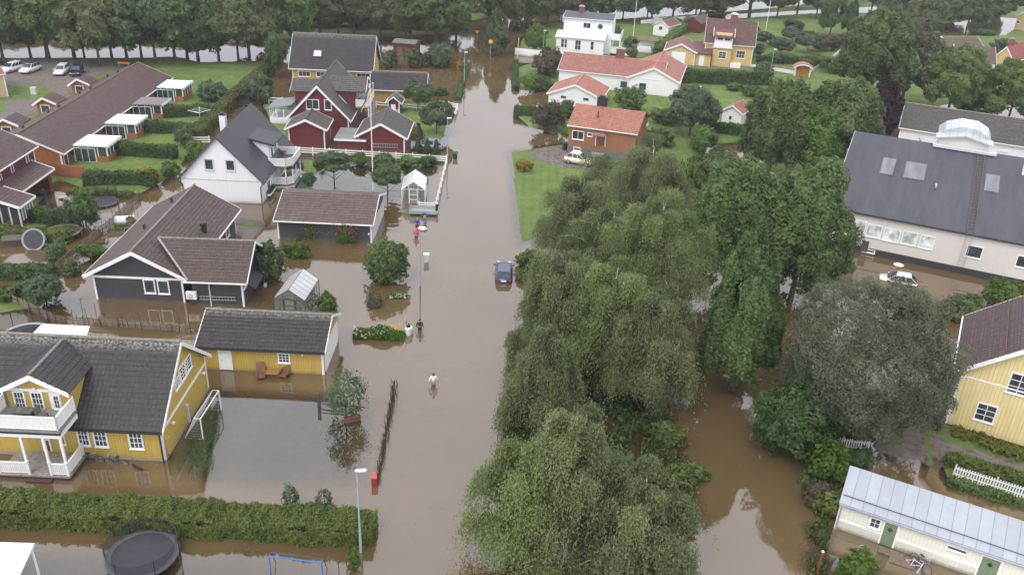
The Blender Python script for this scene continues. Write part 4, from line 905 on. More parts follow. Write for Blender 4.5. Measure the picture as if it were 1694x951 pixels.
# ------------------------------------------------------------------ remaining buildings
def simple(name, label, cat, pa, pb, D, ze, zr, wall, roof_fn, across=False, zb=0, ou=.25, ov=.25, group=None, **kw):
    """gabled building from the two pixels at the foot of its near wall; across: the gable faces the camera"""
    z0 = zb; A, B = G(*pa, z0), G(*pb, z0); d = B - A; ln = d.length; d /= ln; n = Vector((-d.y, d.x, 0)); c = (A + B) / 2 + n * D / 2; ang = math.degrees(math.atan2(d.y, d.x))
    if not across: fit = (c.x, c.y, ang, ln + 2 * ou, D + 2 * ov, zb + ze, zb + zr)
    else: fit = (c.x, c.y, ang + 90, D + 2 * ou, ln + 2 * ov, zb + ze, zb + zr)
    return House(name, label, cat, fit, zb, ou, ov, wall, roof_fn('x'), **kw)
# white modernist house
A, B = G(933.7, 27.6, 7.5), G(1014, 34, 7.5); rot = math.degrees(math.atan2(B.y - A.y, B.x - A.x))
d = (B - A); L = d.length; d /= L; n = Vector((-d.y, d.x, 0)); c = (A + B) / 2 + n * 3.9
h = H['fn'] = House('white_villa', 'white two storey villa with low dark roof, round window and corner balconies', 'house', (c.x, c.y, rot, L + .5, 8.4, 7.45, 8.15), .6, .25, .3, WREND, felt('dark_grey_felt_villa', (.06, .065, .075)), courses_n=1, roof_step=0, bw=.2, corners=False)
boxpart('extension_wall', WREND, h.o, -h.hx - .9, h.hx - 1.2, -h.hy - 3.2, -h.hy, -.3, 3.95)
mb = MB(); courses(mb, (-h.hx - 1.2, -h.hy - 3.5, 3.9), (h.hx - .9, -h.hy - 3.5, 3.9), (-h.hx - 1.2, -h.hy - .0, 4.75), (h.hx - .9, -h.hy - .0, 4.75), 1, 0); mb.build('extension_roof', seam_metal('pale_sheet_villa', (.6, .62, .63), .6), h.o)
h.win('front', (965, 37.5), (977, 48), 2, 1); 
for p, q in (((928, 64), (938, 80)), ((951.5, 66), (960.5, 84)), ((977, 68.5), (982, 84))): h.win('front', p, q, 2 if q[0] - p[0] > 6 else 1, 2, off=3.2)
p = h.hit(993, 44.5, 'front'); mb = MB(); mb.T = Matrix.Translation((p.x, -h.hy - .0, p.z)) @ Matrix.Rotation(R(90), 4, 'X'); mb.lathe([(.62, 0), (.62, .05), (.5, .06)], (0, 0, 0), 18); w_ = mb.build('round_window', GREYW, h.o); mb.T = Matrix.Translation((p.x, -h.hy - .065, p.z)) @ Matrix.Rotation(R(90), 4, 'X'); mb2 = MB(); mb2.T = mb.T; mb2.lathe([(.48, 0), (.48, .02)], (0, 0, 0), 18); mb2.build('pane', GLASS, w_)
for zz in (3.6, .9):
    b = boxpart('balcony', WREND, h.o, h.hx + .02, h.hx + 2.0, -h.hy - .6, h.hy - 2, zz, zz + .2); rail(b, [(h.hx + .1, -h.hy - .5, zz + .2), (h.hx + 1.95, -h.hy - .5, zz + .2), (h.hx + 1.95, h.hy - 2.1, zz + .2)], 1.0, WHITE, solid=True)
for y in (-h.hy - .45, -h.hy + 2): boxpart('porch_post', WHITE, h.o, h.hx + 1.8, h.hx + 1.95, y - .08, y + .08, 2.2, 3.58)
boxpart('porch_steps', WHITE, h.o, h.hx + 2.02, h.hx + 4.2, -h.hy + .2, -h.hy + 1.8, -.1, .7)
p = h.local(G(968, 13, 8.1)); chimney(h, p.x, -.2, 7.5, 9.2, 1.1, .8, plain('red_brick', (.19, .07, .05), .85, var=.3, sc=9), STEEL)
boxpart('terrace_wall', WREND, h.o, -h.hx - 9, h.hx - 3, -h.hy - 6.2, -h.hy - 5.9, -.3, 1.4)
# long grey roofed hall
h = H['sc'] = House('long_hall', 'long pale plastered building with huge dark felt roof and row of frosted windows', 'building', (59.37, 95.39, -24.8, 40.0, 32.77, 4.61, 9.08), 0, .2, .2, PALE, felt('dark_felt_hall', (.047, .049, .06)), courses_n=1, roof_step=0, corners=False, plinth=(.75, plain('black_plinth', (.03, .03, .036), .7)), barge_mat=GREYW, gutter=BLACK, bw=.3)
FROST = glass('frosted_glass', (.3, .33, .32), .35)
for p, q in (((1416, 363), (1430, 387)), ((1436, 369.5), (1456, 395)), ((1463.5, 376), (1486, 402)), ((1494.5, 381), (1514, 407)), ((1524, 387.5), (1542, 413.5))): h.win('front', p, q, 1, 1, glassm=FROST)
h.win('front', (1601, 404), (1622, 429), 1, 1); h.win('front', (1684, 421), (1706, 446), 1, 1); h.win('front', (1428, 410), (1447, 420), 1, 1)
for (a, b, c_, d_) in ((1462, 261.5, 1476, 291), (1500, 268, 1512, 297), (1631, 288.5, 1651, 320)):
    P0, P1 = h.roof_hit(a, b, -1), h.roof_hit(c_, d_, -1); x0, x1 = sorted((P0.x, P1.x)); y0, y1 = sorted((P0.y, P1.y)); sl = (h.zr - h.ze) / (h.W / 2)
    z = lambda y: h.zr + sl * y
    if x1 - x0 < 1.2: x1 = x0 + 2.2
    mb = MB(); mb.prism([(x0, y0, z(y0) + .02), (x1, y0, z(y0) + .02), (x1, y1, z(y1) + .02), (x0, y1, z(y1) + .02)], (0, 0, .08)); mb.build('roof_patch', felt('pale_felt_patch', (.17, .17, .19)), h.roof)
P0, P1 = h.roof_hit(1623, 262, -1), h.roof_hit(1590, 382, -1); sl = (h.zr - h.ze) / (h.W / 2)
mb = MB()
for dx in (-.35, .35): mb.bar((P0.x + dx, -.4, h.zr - .4 * sl + .12), (P0.x + dx, -h.W / 2 + .1, h.ze + .15), .07, .1)
for k in range(26): y = -.6 - k * (h.W / 2 - .8) / 26; mb.bar((P0.x - .35, y, h.zr + y * sl + .12), (P0.x + .35, y, h.zr + y * sl + .12), .05)
mb.build('roof_ladder', plain('rusty_ladder', (.1, .08, .05), .8, var=.3), h.roof)
mb = MB()
for dx in (-.3, .3): mb.bar((P0.x + dx, -h.hy - .35, .9), (P0.x + dx, -h.hy - .35, h.ze), .05)
for k in range(9): mb.bar((P0.x - .3, -h.hy - .35, 1.1 + k * .4), (P0.x + .3, -h.hy - .35, 1.1 + k * .4), .03)
mb.build('wall_ladder', STEEL, h.o)
Pt = h.local(G(1592, 246, 9.0)); tx = Pt.x
mb = MB(); mb.prism([(tx + x, .2, z) for x, z in ((-2.7, 6.5), (2.7, 6.5), (2.7, 9.7), (0, 10.3), (-2.7, 9.7))], (0, 5.8, 0)); t_ = mb.build('turret', PALE, h.o)
mb = MB()
TB_ = [(-2.9, 9.7), (-2.2, 10.4), (-.6, 11.0), (1.2, 10.95), (2.5, 10.3), (2.9, 9.7)]
mb.prism([(tx + x, 6.6, z) for x, z in TB_], (0, -4.6, 0)); mb.prism([(tx + x, 2.0, z) for x, z in ((-3.1, 9.75), (0, 10.4), (3.1, 9.75), (3.1, 9.9), (0, 10.6), (-3.1, 9.9))], (0, -2.3, 0)); mb.build('turret_roof', seam_metal('shiny_sheet_turret', (.45, .47, .49), .8, 'x', .35), t_)
mb = MB(); mb.box(tx - 3.2, tx + 3.6, -1.0, .15, 8.95, 9.2); mb.build('turret_ledge', GREYW, t_)
mb = MB(); p = h.roof_hit(1694, 285, -1); mb.box(p.x - .2, p.x + 1.2, p.y - .6, p.y + .6, p.z - .2, p.z + .8); mb.build('roof_vent', WHITE, h.roof)
p = h.roof_hit(1548, 309, -1); mb = MB(); mb.box(p.x - .1, p.x + .1, p.y - .5, p.y + .5, p.z - .05, p.z + .25); mb.build('roof_vent', STEEL, h.roof)
mb = MB(); mb.bar((Pt.x - 7.5, -h.hy - .03, 1.5), (Pt.x - 7.5, -h.hy - .03, -.3), .7, .1); mb.build('wall_vent', DGREY, h.o)
# white building behind it
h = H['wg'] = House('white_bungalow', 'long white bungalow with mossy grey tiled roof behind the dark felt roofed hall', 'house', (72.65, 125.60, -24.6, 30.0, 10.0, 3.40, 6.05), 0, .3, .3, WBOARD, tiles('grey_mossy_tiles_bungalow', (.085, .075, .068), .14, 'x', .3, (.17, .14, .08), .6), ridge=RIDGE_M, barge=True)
h.win('front', (1653, 247), (1668, 252), 1, 1)
# pale outbuilding with metal roof, lower right
h = H['ob'] = House('white_outbuilding', 'low cream white outbuilding with pale sheet metal roof and two green doors', 'outbuilding', (31.54, 40.68, -27.0, 20.0, 5.56, 2.14, 3.20), 0, .1, .15, OLDWHITE, seam_metal('pale_sheet_outbuilding', (.35, .375, .41), .72, 'x', .5), corners=False, gutter=False, barge=False, build_roof=False)
bpy.data.objects.remove(h.wall); mb = MB(); mb.prism([(-h.hx, y, z) for y, z in ((-h.hy, -.7), (-.15, -.7), (-.15, h.zt - .05), (-h.hy, h.zw))], (2 * h.hx, 0, 0)); h.wall = mb.build('wall', OLDWHITE, h.o)
mb = MB(); courses(mb, (-10, -h.W / 2, h.ze), (10, -h.W / 2, h.ze), (-10, 0, h.zr), (10, 0, h.zr), 1, 0); h.roof = mb.build('roof', seam_metal('pale_sheet_outbuilding', (.35, .375, .41), .72, 'x', .5), h.o)
boxpart('gutter', STEEL, h.o, -9.95, 9.95, -h.W / 2 - .12, -h.W / 2 - .01, h.ze - .15, h.ze - .03)
for x in (-h.hx - .025, h.hx - .135): boxpart('corner_board', WHITE, h.o, x, x + .16, -h.hy - .025, -h.hy + .135, -.6, h.zw - .03)
h.win('front', (1440.7, 853), (1454.7, 876), 2, 2, cas=.09); h.win('front', (1567.5, 899.5), (1598.5, 916.8), 1, 1, cas=.05)
GREEND = plain('sage_green_paint', (.16, .22, .13), .5, var=.15)
for p, q in (((1465.5, 862), (1475, 904.5)), ((1626.5, 918), (1643, 962))):
    d = h.door('front', p, q, GREEND); c0 = (h.hit(*p, 'front') + h.hit(*q, 'front')) / 2; zt = h.hit(*p, 'front').z
    mb = MB(); r = .17; y = -h.hy - .07; mb.prism([(c0.x - r, y, zt - .45), (c0.x, y, zt - .45 - r), (c0.x + r, y, zt - .45), (c0.x, y, zt - .45 + r)], (0, -.02, 0)); mb.build('door_window', GLASS, d)
z0 = h.hit(1420, 869, 'front').z; boxpart('trim_board', WHITE, h.o, -h.hx, h.hx, -h.hy - .035, -h.hy - .001, z0 - .1, z0 + .05)
mb = MB(); mb.tube([(-h.hx + .1, -h.hy - .1, -.2), (-h.hx + .1, -h.hy - .1, 1.9), (-h.hx + .0, -h.hy - .2, 2.1)], .05); mb.build('downpipe', STEEL, h.o)
mb = MB(); mb.bar((-h.L / 2 + .1, -h.W / 2 + .55, h.ze + .3), (h.L / 2 - .1, -h.W / 2 + .55, h.ze + .27), .03, .05); mb.build('snow_guard', DGREY, h.roof)
# yellow house at the right edge
h = H['yr'] = House('yellow_house', 'bright yellow wooden house with purple brown roof behind ferns and a picket fence', 'house', (39.83, 56.75, 62.3, 10.11, 10.0, 5.08, 9.18), .3, .5, .5, YELLOW, tiles('purple_brown_tiles', (.082, .05, .048), .16, 'x', .45, (.12, .1, .09), .12, None, .45), plinth=(.3, plain('brown_plinth', (.06, .04, .035), .8)), bw=.36)
h.win('left', (1618.5, 663.5), (1642.5, 701.5), 2, 3); h.win('left', (1674, 614), (1699, 657), 2, 3)
z0 = h.hit(1595, 622, 'left').z; boxpart('trim_board', WHITE, h.o, -h.hx - .04, -h.hx - .001, -h.hy, h.hy, z0 - .05, z0 + .07)
mb = MB(); mb.tube([(-h.hx + .3, h.hy + .1, -.1), (-h.hx + .3, h.hy + .1, 4.6), (-h.hx + .3, h.hy + .4, 4.95)], .06); mb.build('downpipe', WHITE, h.o)
for k in range(2): opening(h.o, Vector((1.5 - 3 * k, h.hy, 1.3)), Vector((-1, 0, 0)), Vector((0, 1, 0)), 1.1, 1.4, 2, 2, WHITE)
mb = MB(); y = h.W / 2 * .45; zz = h.ze + (h.zr - h.ze) * .55; mb.bar((-h.L / 2 + .4, y, zz + .15), (h.L / 2 - .4, y, zz + .15), .05)
for k in range(5): mb.bar((-4 + k * 2, y, zz - .05), (-4 + k * 2, y, zz + .2), .05)
mb.build('snow_guard', plain('rusty_guard', (.13, .07, .05), .7), h.roof)
chimney(h, .8, .3, 8.3, 10.3, 1.0, .8, plain('red_brick', (.19, .07, .05), .85, var=.3, sc=9), STEEL)
# terraced houses, far left
TT = lambda nm, ax='x': tiles(nm, (.105, .064, .056), .12, ax, .35, (.17, .12, .1), .25, None, .45)
h = H['te'] = House('terraced_house', 'long orange boarded terrace with one purple brown tiled roof and white glazed porches', 'house', (-62.09, 120.48, 92.0, 39.85, 10.43, 2.14, 4.42), .3, .3, .5, ORANGE, TT('purple_brown_tiles_terrace'), ridge=plain('brown_ridge', (.13, .09, .075), .8), courses_n=20)
def porch(cs, z, roofm, glazed=True):
    c = [h.local(G(*p, z)) for p in cs]; x0, x1 = min(p.x for p in c), max(p.x for p in c); x0 = (c[0].x + c[1].x) / 2; x1 = (c[2].x + c[3].x) / 2; y0 = (c[1].y + c[2].y) / 2
    o = h.o; yw = -h.hy
    pw = boxpart('porch_wall', ORANGE, o, x0 + .25, x1 - .25, y0 + .25, yw - .01, -.2, 1.05)
    rf = boxpart('porch_roof', roofm, o, x0, x1, y0, -h.W / 2 - .13, z - .18, z)
    boxpart('fascia', WHITE, rf, x0 - .04, x1 + .04, y0 - .04, y0 - .001, z - .3, z + .03)
    mb = MB()
    for x in (x0 + .28, x1 - .28): mb.box(x - .07, x + .07, y0 + .21, y0 + .35, 1.06, z - .19)
    for k in range(1, 4): x = x0 + .28 + (x1 - x0 - .56) * k / 4; mb.box(x - .04, x + .04, y0 + .23, y0 + .3, 1.06, z - .19)
    for k in range(1, 4): y = y0 + .28 + (yw - y0 - .3) * k / 4; mb.box(x0 + .23, x0 + .31, y - .05, y + .05, -.1 if k == 2 else 1.06, z - .19)
    mb.build('porch_post', WHITE, o)
    boxpart('porch_glass', seethru('porch_pane', (.07, .08, .085), .8, .08), o, x0 + .3, x1 - .3, y0 + .3, yw - .02, 1.07, z - .2)
    opening(o, Vector((x0 + .24, yw - .5, .2)), Vector((0, -1, 0)), Vector((-1, 0, 0)), max(1, (yw - y0) * .55), 1.9, 3, 1, WHITE, 'porch_door')
WR = seam_metal('white_porch_sheet', (.74, .75, .76), .6, 'y', .5)
porch(((134, 238), (175.5, 244.4), (196.5, 226.7), (156, 221)), 2.5, WR); porch(((184, 201), (220.8, 208), (241.8, 192.5), (206, 187)), 2.5, WR)
porch(((230.7, 170), (262.8, 176), (281.5, 165), (248, 158)), 2.5, felt('grey_felt_porch', (.16, .15, .145))); porch(((270.5, 142.8), (300, 148), (317, 136), (287, 130)), 2.5, WR)
for p, q in (((104, 258), (114, 272)), ((121, 245), (131, 259)), ((174, 207), (181, 222)), ((222, 173.5), (227, 186)), ((261, 148.5), (265.5, 159))): h.win('front', p, q, 1, 1)
for px, py in ((38, 213), (80, 187), (98, 179), (132, 156), (150, 148), (178, 128.5), (195, 121)): vent(h, px, py, 1, .16, .5)
for k, (a, b) in enumerate((((112, 168), (127, 150)), ((165, 138), (175, 128)), ((30, 200), (50, 186)))):
    p = h.local(G(*((30, 208), (88, 172), (136, 140))[k], 2.4)); x0, y0 = p.x, p.y
    yy0, yy1 = h.hy + .02, h.hy + 3.2
    boxpart('entrance_wall', ORANGE, h.o, x0, x0 + 3.0, yy0, yy1, -.2, 2.3)
    mb = MB(); ym = (yy0 + yy1) / 2 + .4; mb.prism([(x0, yy0, 2.31), (x0, yy1, 2.31), (x0, ym, 3.1)], (3, 0, 0)); mb.build('entrance_gable', ORANGE, h.o)
    mb = MB(); courses(mb, (x0 - .4, yy1 + .4, 2.2), (x0 + 3.1, yy1 + .4, 2.2), (x0 - .4, ym, 3.3), (x0 + 3.1, ym, 3.3), 6); courses(mb, (x0 - .4, yy0 + .1, 2.45), (x0 + 3.1, yy0 + .1, 2.45), (x0 - .4, ym, 3.3), (x0 + 3.1, ym, 3.3), 5); rf = mb.build('entrance_roof', TT('purple_brown_tiles_entrance'), h.o)
    for ya, za in ((yy1 + .4, 2.22), (yy0 + .1, 2.47)): mb = MB(); mb.bar((x0 - .44, ya, za - .05), (x0 - .44, ym, 3.25), .06, .26); mb.build('bargeboard', WHITE, rf)
    opening(h.o, Vector((x0, ym + .65, .9)), Vector((0, -1, 0)), Vector((-1, 0, 0)), 1.3, 1.3, 1, 1, WHITE)
# red terraced house with lean-to
E0 = G(63, 241, 4.7); rt_ = R(92.0); u_ = Vector((math.cos(rt_), math.sin(rt_), 0)); v_ = Vector((-math.sin(rt_), math.cos(rt_), 0)); c = E0 - u_ * 9 + v_ * 5.0
h = H['rt'] = House('terraced_house', 'dark red end terrace with purple brown roof, lean-to and glazed porch by trampolines', 'house', (c.x, c.y, 92.0, 18.0, 10.0, 4.7, 7.0), .3, .3, .5, REDB, TT('purple_brown_tiles_red_terrace'), courses_n=18)
for p, q in (((41, 257), (49, 271)), ((16, 273), (25, 291)), ((-2, 290), (5, 303))): h.win('front', p, q, 1, 1)
pa, pb, pc = h.local(G(89.4, 278, 2.5)), h.local(G(34.6, 315, 2.5)), h.local(G(58, 324, 2.4)); pd_ = h.local(G(31.6, 343, 2.4))
mb = MB(); courses(mb, (pb.x - 1.5, pa.y, 2.4), (pa.x, pa.y, 2.4), (pb.x - 1.5, -h.hy - .02, 3.3), (pa.x, -h.hy - .02, 3.3), 7); l1 = mb.build('lean_to_roof', TT('purple_brown_tiles_lean'), h.o)
mb = MB(); mb.bar((pa.x + .04, pa.y, 2.37), (pa.x + .04, -h.hy, 3.28), .06, .26); mb.bar((pb.x - 1.5, pa.y - .05, 2.35), (pa.x, pa.y - .05, 2.35), .06, .2); mb.build('bargeboard', WHITE, l1)
boxpart('lean_to_wall', REDB, h.o, pa.x - 1.2, pa.x - .5, pa.y + .3, -h.hy - .01, -.4, 2.3)
mb = MB(); y1 = pc.y; courses(mb, (pd_.x, y1, 2.35), (pc.x, y1, 2.35), (pd_.x, -h.hy - 1.2, 3.35), (pc.x, -h.hy - 1.2, 3.35), 9); l2 = mb.build('porch_roof', TT('purple_brown_tiles_porch'), h.o)
mb = MB(); mb.bar((pd_.x - .04, y1, 2.3), (pd_.x - .04, -h.hy - 1.2, 3.3), .06, .3); mb.bar((pd_.x, y1 - .05, 2.3), (pc.x, y1 - .05, 2.3), .06, .22); mb.bar((pc.x + .04, y1, 2.32), (pc.x + .04, -h.hy - 1.2, 3.32), .06, .2); mb.build('bargeboard', WHITE, l2)
boxpart('porch_wall', REDB, h.o, pd_.x + .3, pc.x - .25, y1 + .35, -h.hy - .01, -.4, .55)
mb = MB()
for k in range(6): x = pd_.x + .35 + (pc.x - pd_.x - .65) * k / 5; mb.box(x - .06, x + .06, y1 + .3, y1 + .42, .56, 2.2)
for k in range(5): y = y1 + .36 + (-h.hy - y1 - .5) * k / 4; mb.box(pd_.x + .25, pd_.x + .37, y - .06, y + .06, -.3, 2.2)
mb.build('porch_post', WHITE, h.o); boxpart('porch_glass', seethru('porch_pane', (.07, .08, .085), .8, .08), h.o, pd_.x + .36, pc.x - .33, y1 + .4, -h.hy - .02, .56, 2.25)
# fence panel between the terraces
# small buildings
PT = lambda ax: tiles('pink_shed_tiles', (.36, .13, .09), .1, ax, .3)
s_ = simple('white_shed', 'small white shed with red tiled roof on the lawn behind the round grey green tree', 'shed', (1193, 205), (1223, 211), 4.2, 2.2, 3.3, WBOARD, lambda ax: tiles('red_shed_tiles', (.3, .1, .07), .1, ax, .3), True, .42, bw=.2); s_.win('left', (1206, 190.5), (1210.5, 200), 1, 1)
s_ = simple('white_shed', 'small white shed with a round window and brown roof near the flagpole', 'shed', (1080, 58), (1104, 62), 6.0, 2.4, 3.6, WREND, lambda ax: tiles('brown_shed_tiles', (.16, .085, .075), .1, ax, .3), True, .42, bw=.2)
p = s_.hit(1093, 47, 'left'); mb = MB(); mb.T = Matrix.Translation((-s_.hx, p.y, p.z)) @ Matrix.Rotation(R(-90), 4, 'Y'); mb.lathe([(.45, 0), (.45, .05)], (0, 0, 0), 16); mb.build('round_window', GLASS, s_.o)
simple('red_shed', 'dark red shed with mossy brown roof at the end of the light green hedge', 'shed', (1131, 52), (1156, 56), 6.5, 2.3, 3.7, REDB, lambda ax: tiles('mossy_brown_shed_tiles', (.11, .07, .055), .1, ax, .3, (.14, .13, .06), .5), True, .42, trim=DKWOOD, corners=False)
s_ = simple('red_shed', 'small dark red shed with flat grey roof beside the flooded canal', 'shed', (651, 92), (686, 95), 4.0, 2.6, 2.95, REDB, lambda ax: felt('grey_felt_shed', (.15, .15, .14)), False, 0, courses_n=1, roof_step=0, corners=False, trim=DGREY, bw=.12)
s_.door('front', (658, 78), (665, 92), TAN)
s_ = simple('playhouse', 'tiny red and white playhouse with grey gabled roof on the red house lawn', 'playhouse', (642, 186), (661, 187), 2.6, 1.55, 2.6, REDB, lambda ax: felt('grey_felt_playhouse', (.09, .09, .095)), True, .16, courses_n=1, roof_step=0, bw=.2, ov=.35)
s_.door('left', (648, 174), (653.5, 185), WHITE)
mb = MB(); mb.box(-s_.hx - 1.0, -s_.hx - .02, -s_.hy, s_.hy, -.1, .25); pl = mb.build('porch_deck', WHITE, s_.o); rail(pl, [(-s_.hx - .9, -s_.hy + .05, .25), (-s_.hx - .9, -.35, .25)], .6, WHITE); rail(pl, [(-s_.hx - .9, .35, .25), (-s_.hx - .9, s_.hy - .05, .25)], .6, WHITE)
simple('yellow_house', 'pale yellow house with hipped mossy brown roof beyond the round willow trees', 'house', (1525, 104), (1567, 118), 9, 3.4, 6.2, CREAM, lambda ax: tiles('mossy_brown_tiles_far', (.125, .085, .07), .12, ax, .35, (.2, .16, .12), .5), True, .3, bw=.3)
s_ = H['mb'] = simple('white_house', 'white house with long mossy brown roof, low among the round willow trees', 'house', (1575, 122), (1640, 128), 8, 2.6, 5.4, WREND, lambda ax: tiles('mossy_brown_tiles_long', (.12, .08, .068), .12, ax, .35, (.2, .16, .12), .5), False, .3, bw=.3); chimney(s_, -7, .4, 4.8, 6.6, 1.0, .8, plain('red_brick', (.19, .07, .05), .85, var=.3, sc=9), WHITE)
s_ = simple('red_roofed_house', 'cream house with bright dark red roof and brick chimney at the right edge', 'house', (1637, 122), (1668, 128), 12, 3.2, 6.0, CREAM, lambda ax: tiles('crimson_tiles', (.24, .05, .045), .13, ax, .35), True, .3, bw=.3); chimney(s_, -3, .3, 5.2, 7.4, .9, .9, plain('red_brick', (.19, .07, .05), .85, var=.3, sc=9), CONC)
s_ = simple('yellow_house', 'small pale yellow house with red roof in the top right corner', 'house', (1677, 48), (1720, 60), 8, 3.4, 6.4, CREAM, lambda ax: tiles('pink_red_tiles_corner', (.27, .1, .08), .13, ax, .35), True, .3, bw=.3); s_.win('left', (1682, 34), (1687, 40), 1, 1)
s_ = simple('cream_building', 'cream plastered building cut by the left edge beside the parked cars', 'building', (-45, 168), (14, 160), 10, 3.6, 5.4, siding('cream_render', (.55, .42, .24), 50), lambda ax: tiles('pink_red_tiles_edge', (.3, .1, .08), .13, ax, .35), False, .34, bw=.3); s_.win('right', (2, 128), (6, 139), 1, 1)
simple('orange_house', 'far house with orange roof half hidden behind the canal trees', 'house', (632, 14), (664, 15), 10, 3.0, 6.0, WREND, lambda ax: tiles('far_orange_tiles', (.4, .14, .08), .13, ax, .35), False, .5)
# ------------------------------------------------------------------ trees
BG_ = 'birches in the row between the street and the side road'
for (nm, lab, base, top, r, m, n, sd, ln) in (
    ('a', 'tall foreground birch nearest the camera, its crown cut by the bottom edge', (945, 935), 640, 4.4, G_BIRCH, 109820, 3, (0, 0)),
    ('b', 'broad pale foreground birch leaning over the road beside the street lamp', (878, 930), 705, 4.2, G_BIRCH2, 96900, 4, (-.03, 0)),
    ('c', 'foreground birch with bare pale limbs on the side road bank', (1030, 975), 765, 3.7, G_BIRCH, 96900, 5, (.04, 0)),
    ('d', 'slim birch hanging over the water left of the row, below the blue car', (893, 740), 508, 3.3, G_BIRCH, 83980, 6, (-.02, 0)),
    ('e', 'birch with a bent white stem showing, level with the blue car', (925, 610), 392, 4.1, G_BIRCH, 90440, 7, (0, 0)),
    ('f', 'fresh green dense birch at the middle of the row', (1005, 640), 412, 4.3, G_BIRCH2, 109820, 8, (0, 0)),
    ('g', 'wide birch on the side road edge of the row, opposite the conical maple', (1068, 672), 462, 4.1, G_BIRCH, 96900, 9, (.02, 0)),
    ('h', 'dark green birch beside the mown lawn of the brick house', (950, 458), 268, 4.5, G_BIRCH, 83980, 10, (0, 0)),
    ('i', 'large spreading birch in front of the orange brick house', (1055, 435), 212, 6.2, G_BIRCH, 96900, 11, (0, 0)),
    ('j', 'olive birch behind the middle of the row, beside the big maples', (1068, 545), 295, 5.4, G_BIRCH2, 90440, 12, (0, 0)),
    ('k', 'small dense birch filling the gap near the pale yellow car', (992, 372), 242, 4.0, G_BIRCH, 38760, 13, (0, 0)),
    ('m', 'birch filling the back of the row between the brick house and the maples', (1098, 440), 262, 4.0, G_BIRCH, 34000, 15, (0, 0)),
    ('n', 'shaded birch in the middle of the row behind the bent stemmed one', (1000, 500), 322, 4.8, G_BIRCH2, 40000, 16, (0, 0)),
    ('l', 'young drooping birch reaching over the road water below the blue car', (858, 640), 535, 1.5, G_BIRCH, 13566, 14, (-.05, 0))):
    birch('birch_tree', lab, base, top, r, m, n, sd, lean=ln, group=BG_, dome={'a': .25, 'b': .45, 'd': .2, 'l': .3}.get(nm, .75))
T = broad_tree
T('maple_tree', 'big dark maple on the left of the pair before the pale plastered hall', 'tree', (1200, 478), 262, 4.9, G_MAPLE, 28900, 0.192, 21, .08, 18)
T('maple_tree', 'big dark maple reaching the corner of the pale plastered hall', 'tree', (1308, 492), 272, 5.5, G_MAPLE, 34000, 0.192, 22, .0, 24)
T('maple_tree', 'conical dark green maple standing in the brown water of the side road', 'tree', (1210, 645), 382, 4.2, G_MAPLE, 37400, 0.163, 23, -.03, 22, .38, .45)
T('lime_tree', 'bright lime green tree in front of the darker trees', 'tree', (1325, 305), 172, 4.9, G_LIME, 18700, 0.222, 24, .1, 16)
T('broad_tree', 'dark bushy tree left of the lime green tree by the small white shed', 'tree', (1268, 300), 128, 4.8, G_OAK, 18700, 0.237, 25, .08, 16)
T('broad_tree', 'dark leafy tree behind the lime green tree, left of the purple tree', 'tree', (1375, 290), 130, 5.6, G_OAK, 22100, 0.237, 26, .08, 18)
T('broad_tree', 'dark low tree on the bank under the maples beside the side road', 'tree', (1180, 330), 240, 3.2, G_OAK, 10200, 0.207, 27, .05, 10)
T('copper_beech', 'dark purple leaved tree at the far corner of the dark felt roof', 'tree', (1448, 235), 136, 3.0, G_PURPLE, 12750, 0.222, 28, .05, 12)
T('ash_tree', 'huge dark ragged tree rising above the purple tree', 'tree', (1432, 178), 12, 7.2, G_OAK, 27200, 0.311, 29, .1, 20, .36)
T('ash_tree', 'large dark tree left of the round willows with twigs showing brown', 'tree', (1490, 172), 30, 5.8, G_GREY, 15300, 0.311, 30, .1, 16)
T('round_willow', 'rounded bright willow with dense cushions of leaves above the grey tiled bungalow', 'tree', (1566, 190), 72, 6.4, G_WILLOW, 25500, 0.237, 31, .12, 22, .34)
T('round_willow', 'rounded willow cut by the right edge above the grey tiled bungalow', 'tree', (1665, 205), 103, 6.4, G_WILLOW, 23800, 0.237, 32, .12, 22, .34)
T('grey_willow', 'very large grey green willow in front of the bright yellow house', 'tree', (1404, 718), 474, 6.8, G_GREY, 120000, 0.085, 33, .03, 30, .36, rough=.26)
T('grey_willow', 'low grey green willow leaning against the larger one, by the flooded white car', 'tree', (1492, 622), 505, 2.9, G_GREY, 15300, 0.126, 34, .03, 12)
T('elder_tree', 'dark blue green elder over the water left of the grey willow', 'tree', (1300, 738), 645, 3.1, G_HEDGE, 15300, 0.148, 35, .02,  9, .5, rough=.5)
T('elder_tree', 'dark elder tucked under the grey willow behind the short picket fence', 'tree', (1375, 718), 640, 2.6, G_HEDGE, 13600, 0.148, 36, .02,  9, .5, rough=.5)
T('conifer', 'round clipped conifer left of the ragged dark tree', 'tree', (1372, 60), -12, 3.9, G_MAPLE, 11900, 0.266, 37, .05, 14, .3)
T('conifer', 'pointed green thuja behind the round clipped conifer', 'tree', (1402, 62), -6, 2.6, G_HEDGE, 8500, 0.266, 38, .02, 10, .4, .6)
T('apple_tree', 'round grey green apple tree beside the small white shed', 'tree', (1140, 225), 143, 4.5, G_SILVER, 16150, 0.178, 39, .1, 16)
T('apple_tree', 'small round topped tree on a slim stem near the pennant pole', 'tree', (553, 305), 249, 2.7, G_APPLE, 13000, 0.111, 40, .42, 10)
T('apple_tree', 'round garden tree between the flagpole and the white greenhouse', 'tree', (641, 324), 270, 2.1, G_APPLE, 8160, 0.111, 41, .28, 10)
T('apple_tree', 'dense round tree beside the tiny playhouse', 'tree', (691, 183), 130, 2.6, G_APPLE, 9350, 0.133, 42, .18, 10)
T('apple_tree', 'silvery round tree on the red house lawn close to the road', 'tree', (722, 222), 166, 2.8, G_SILVER, 10200, 0.133, 43, .2, 12)
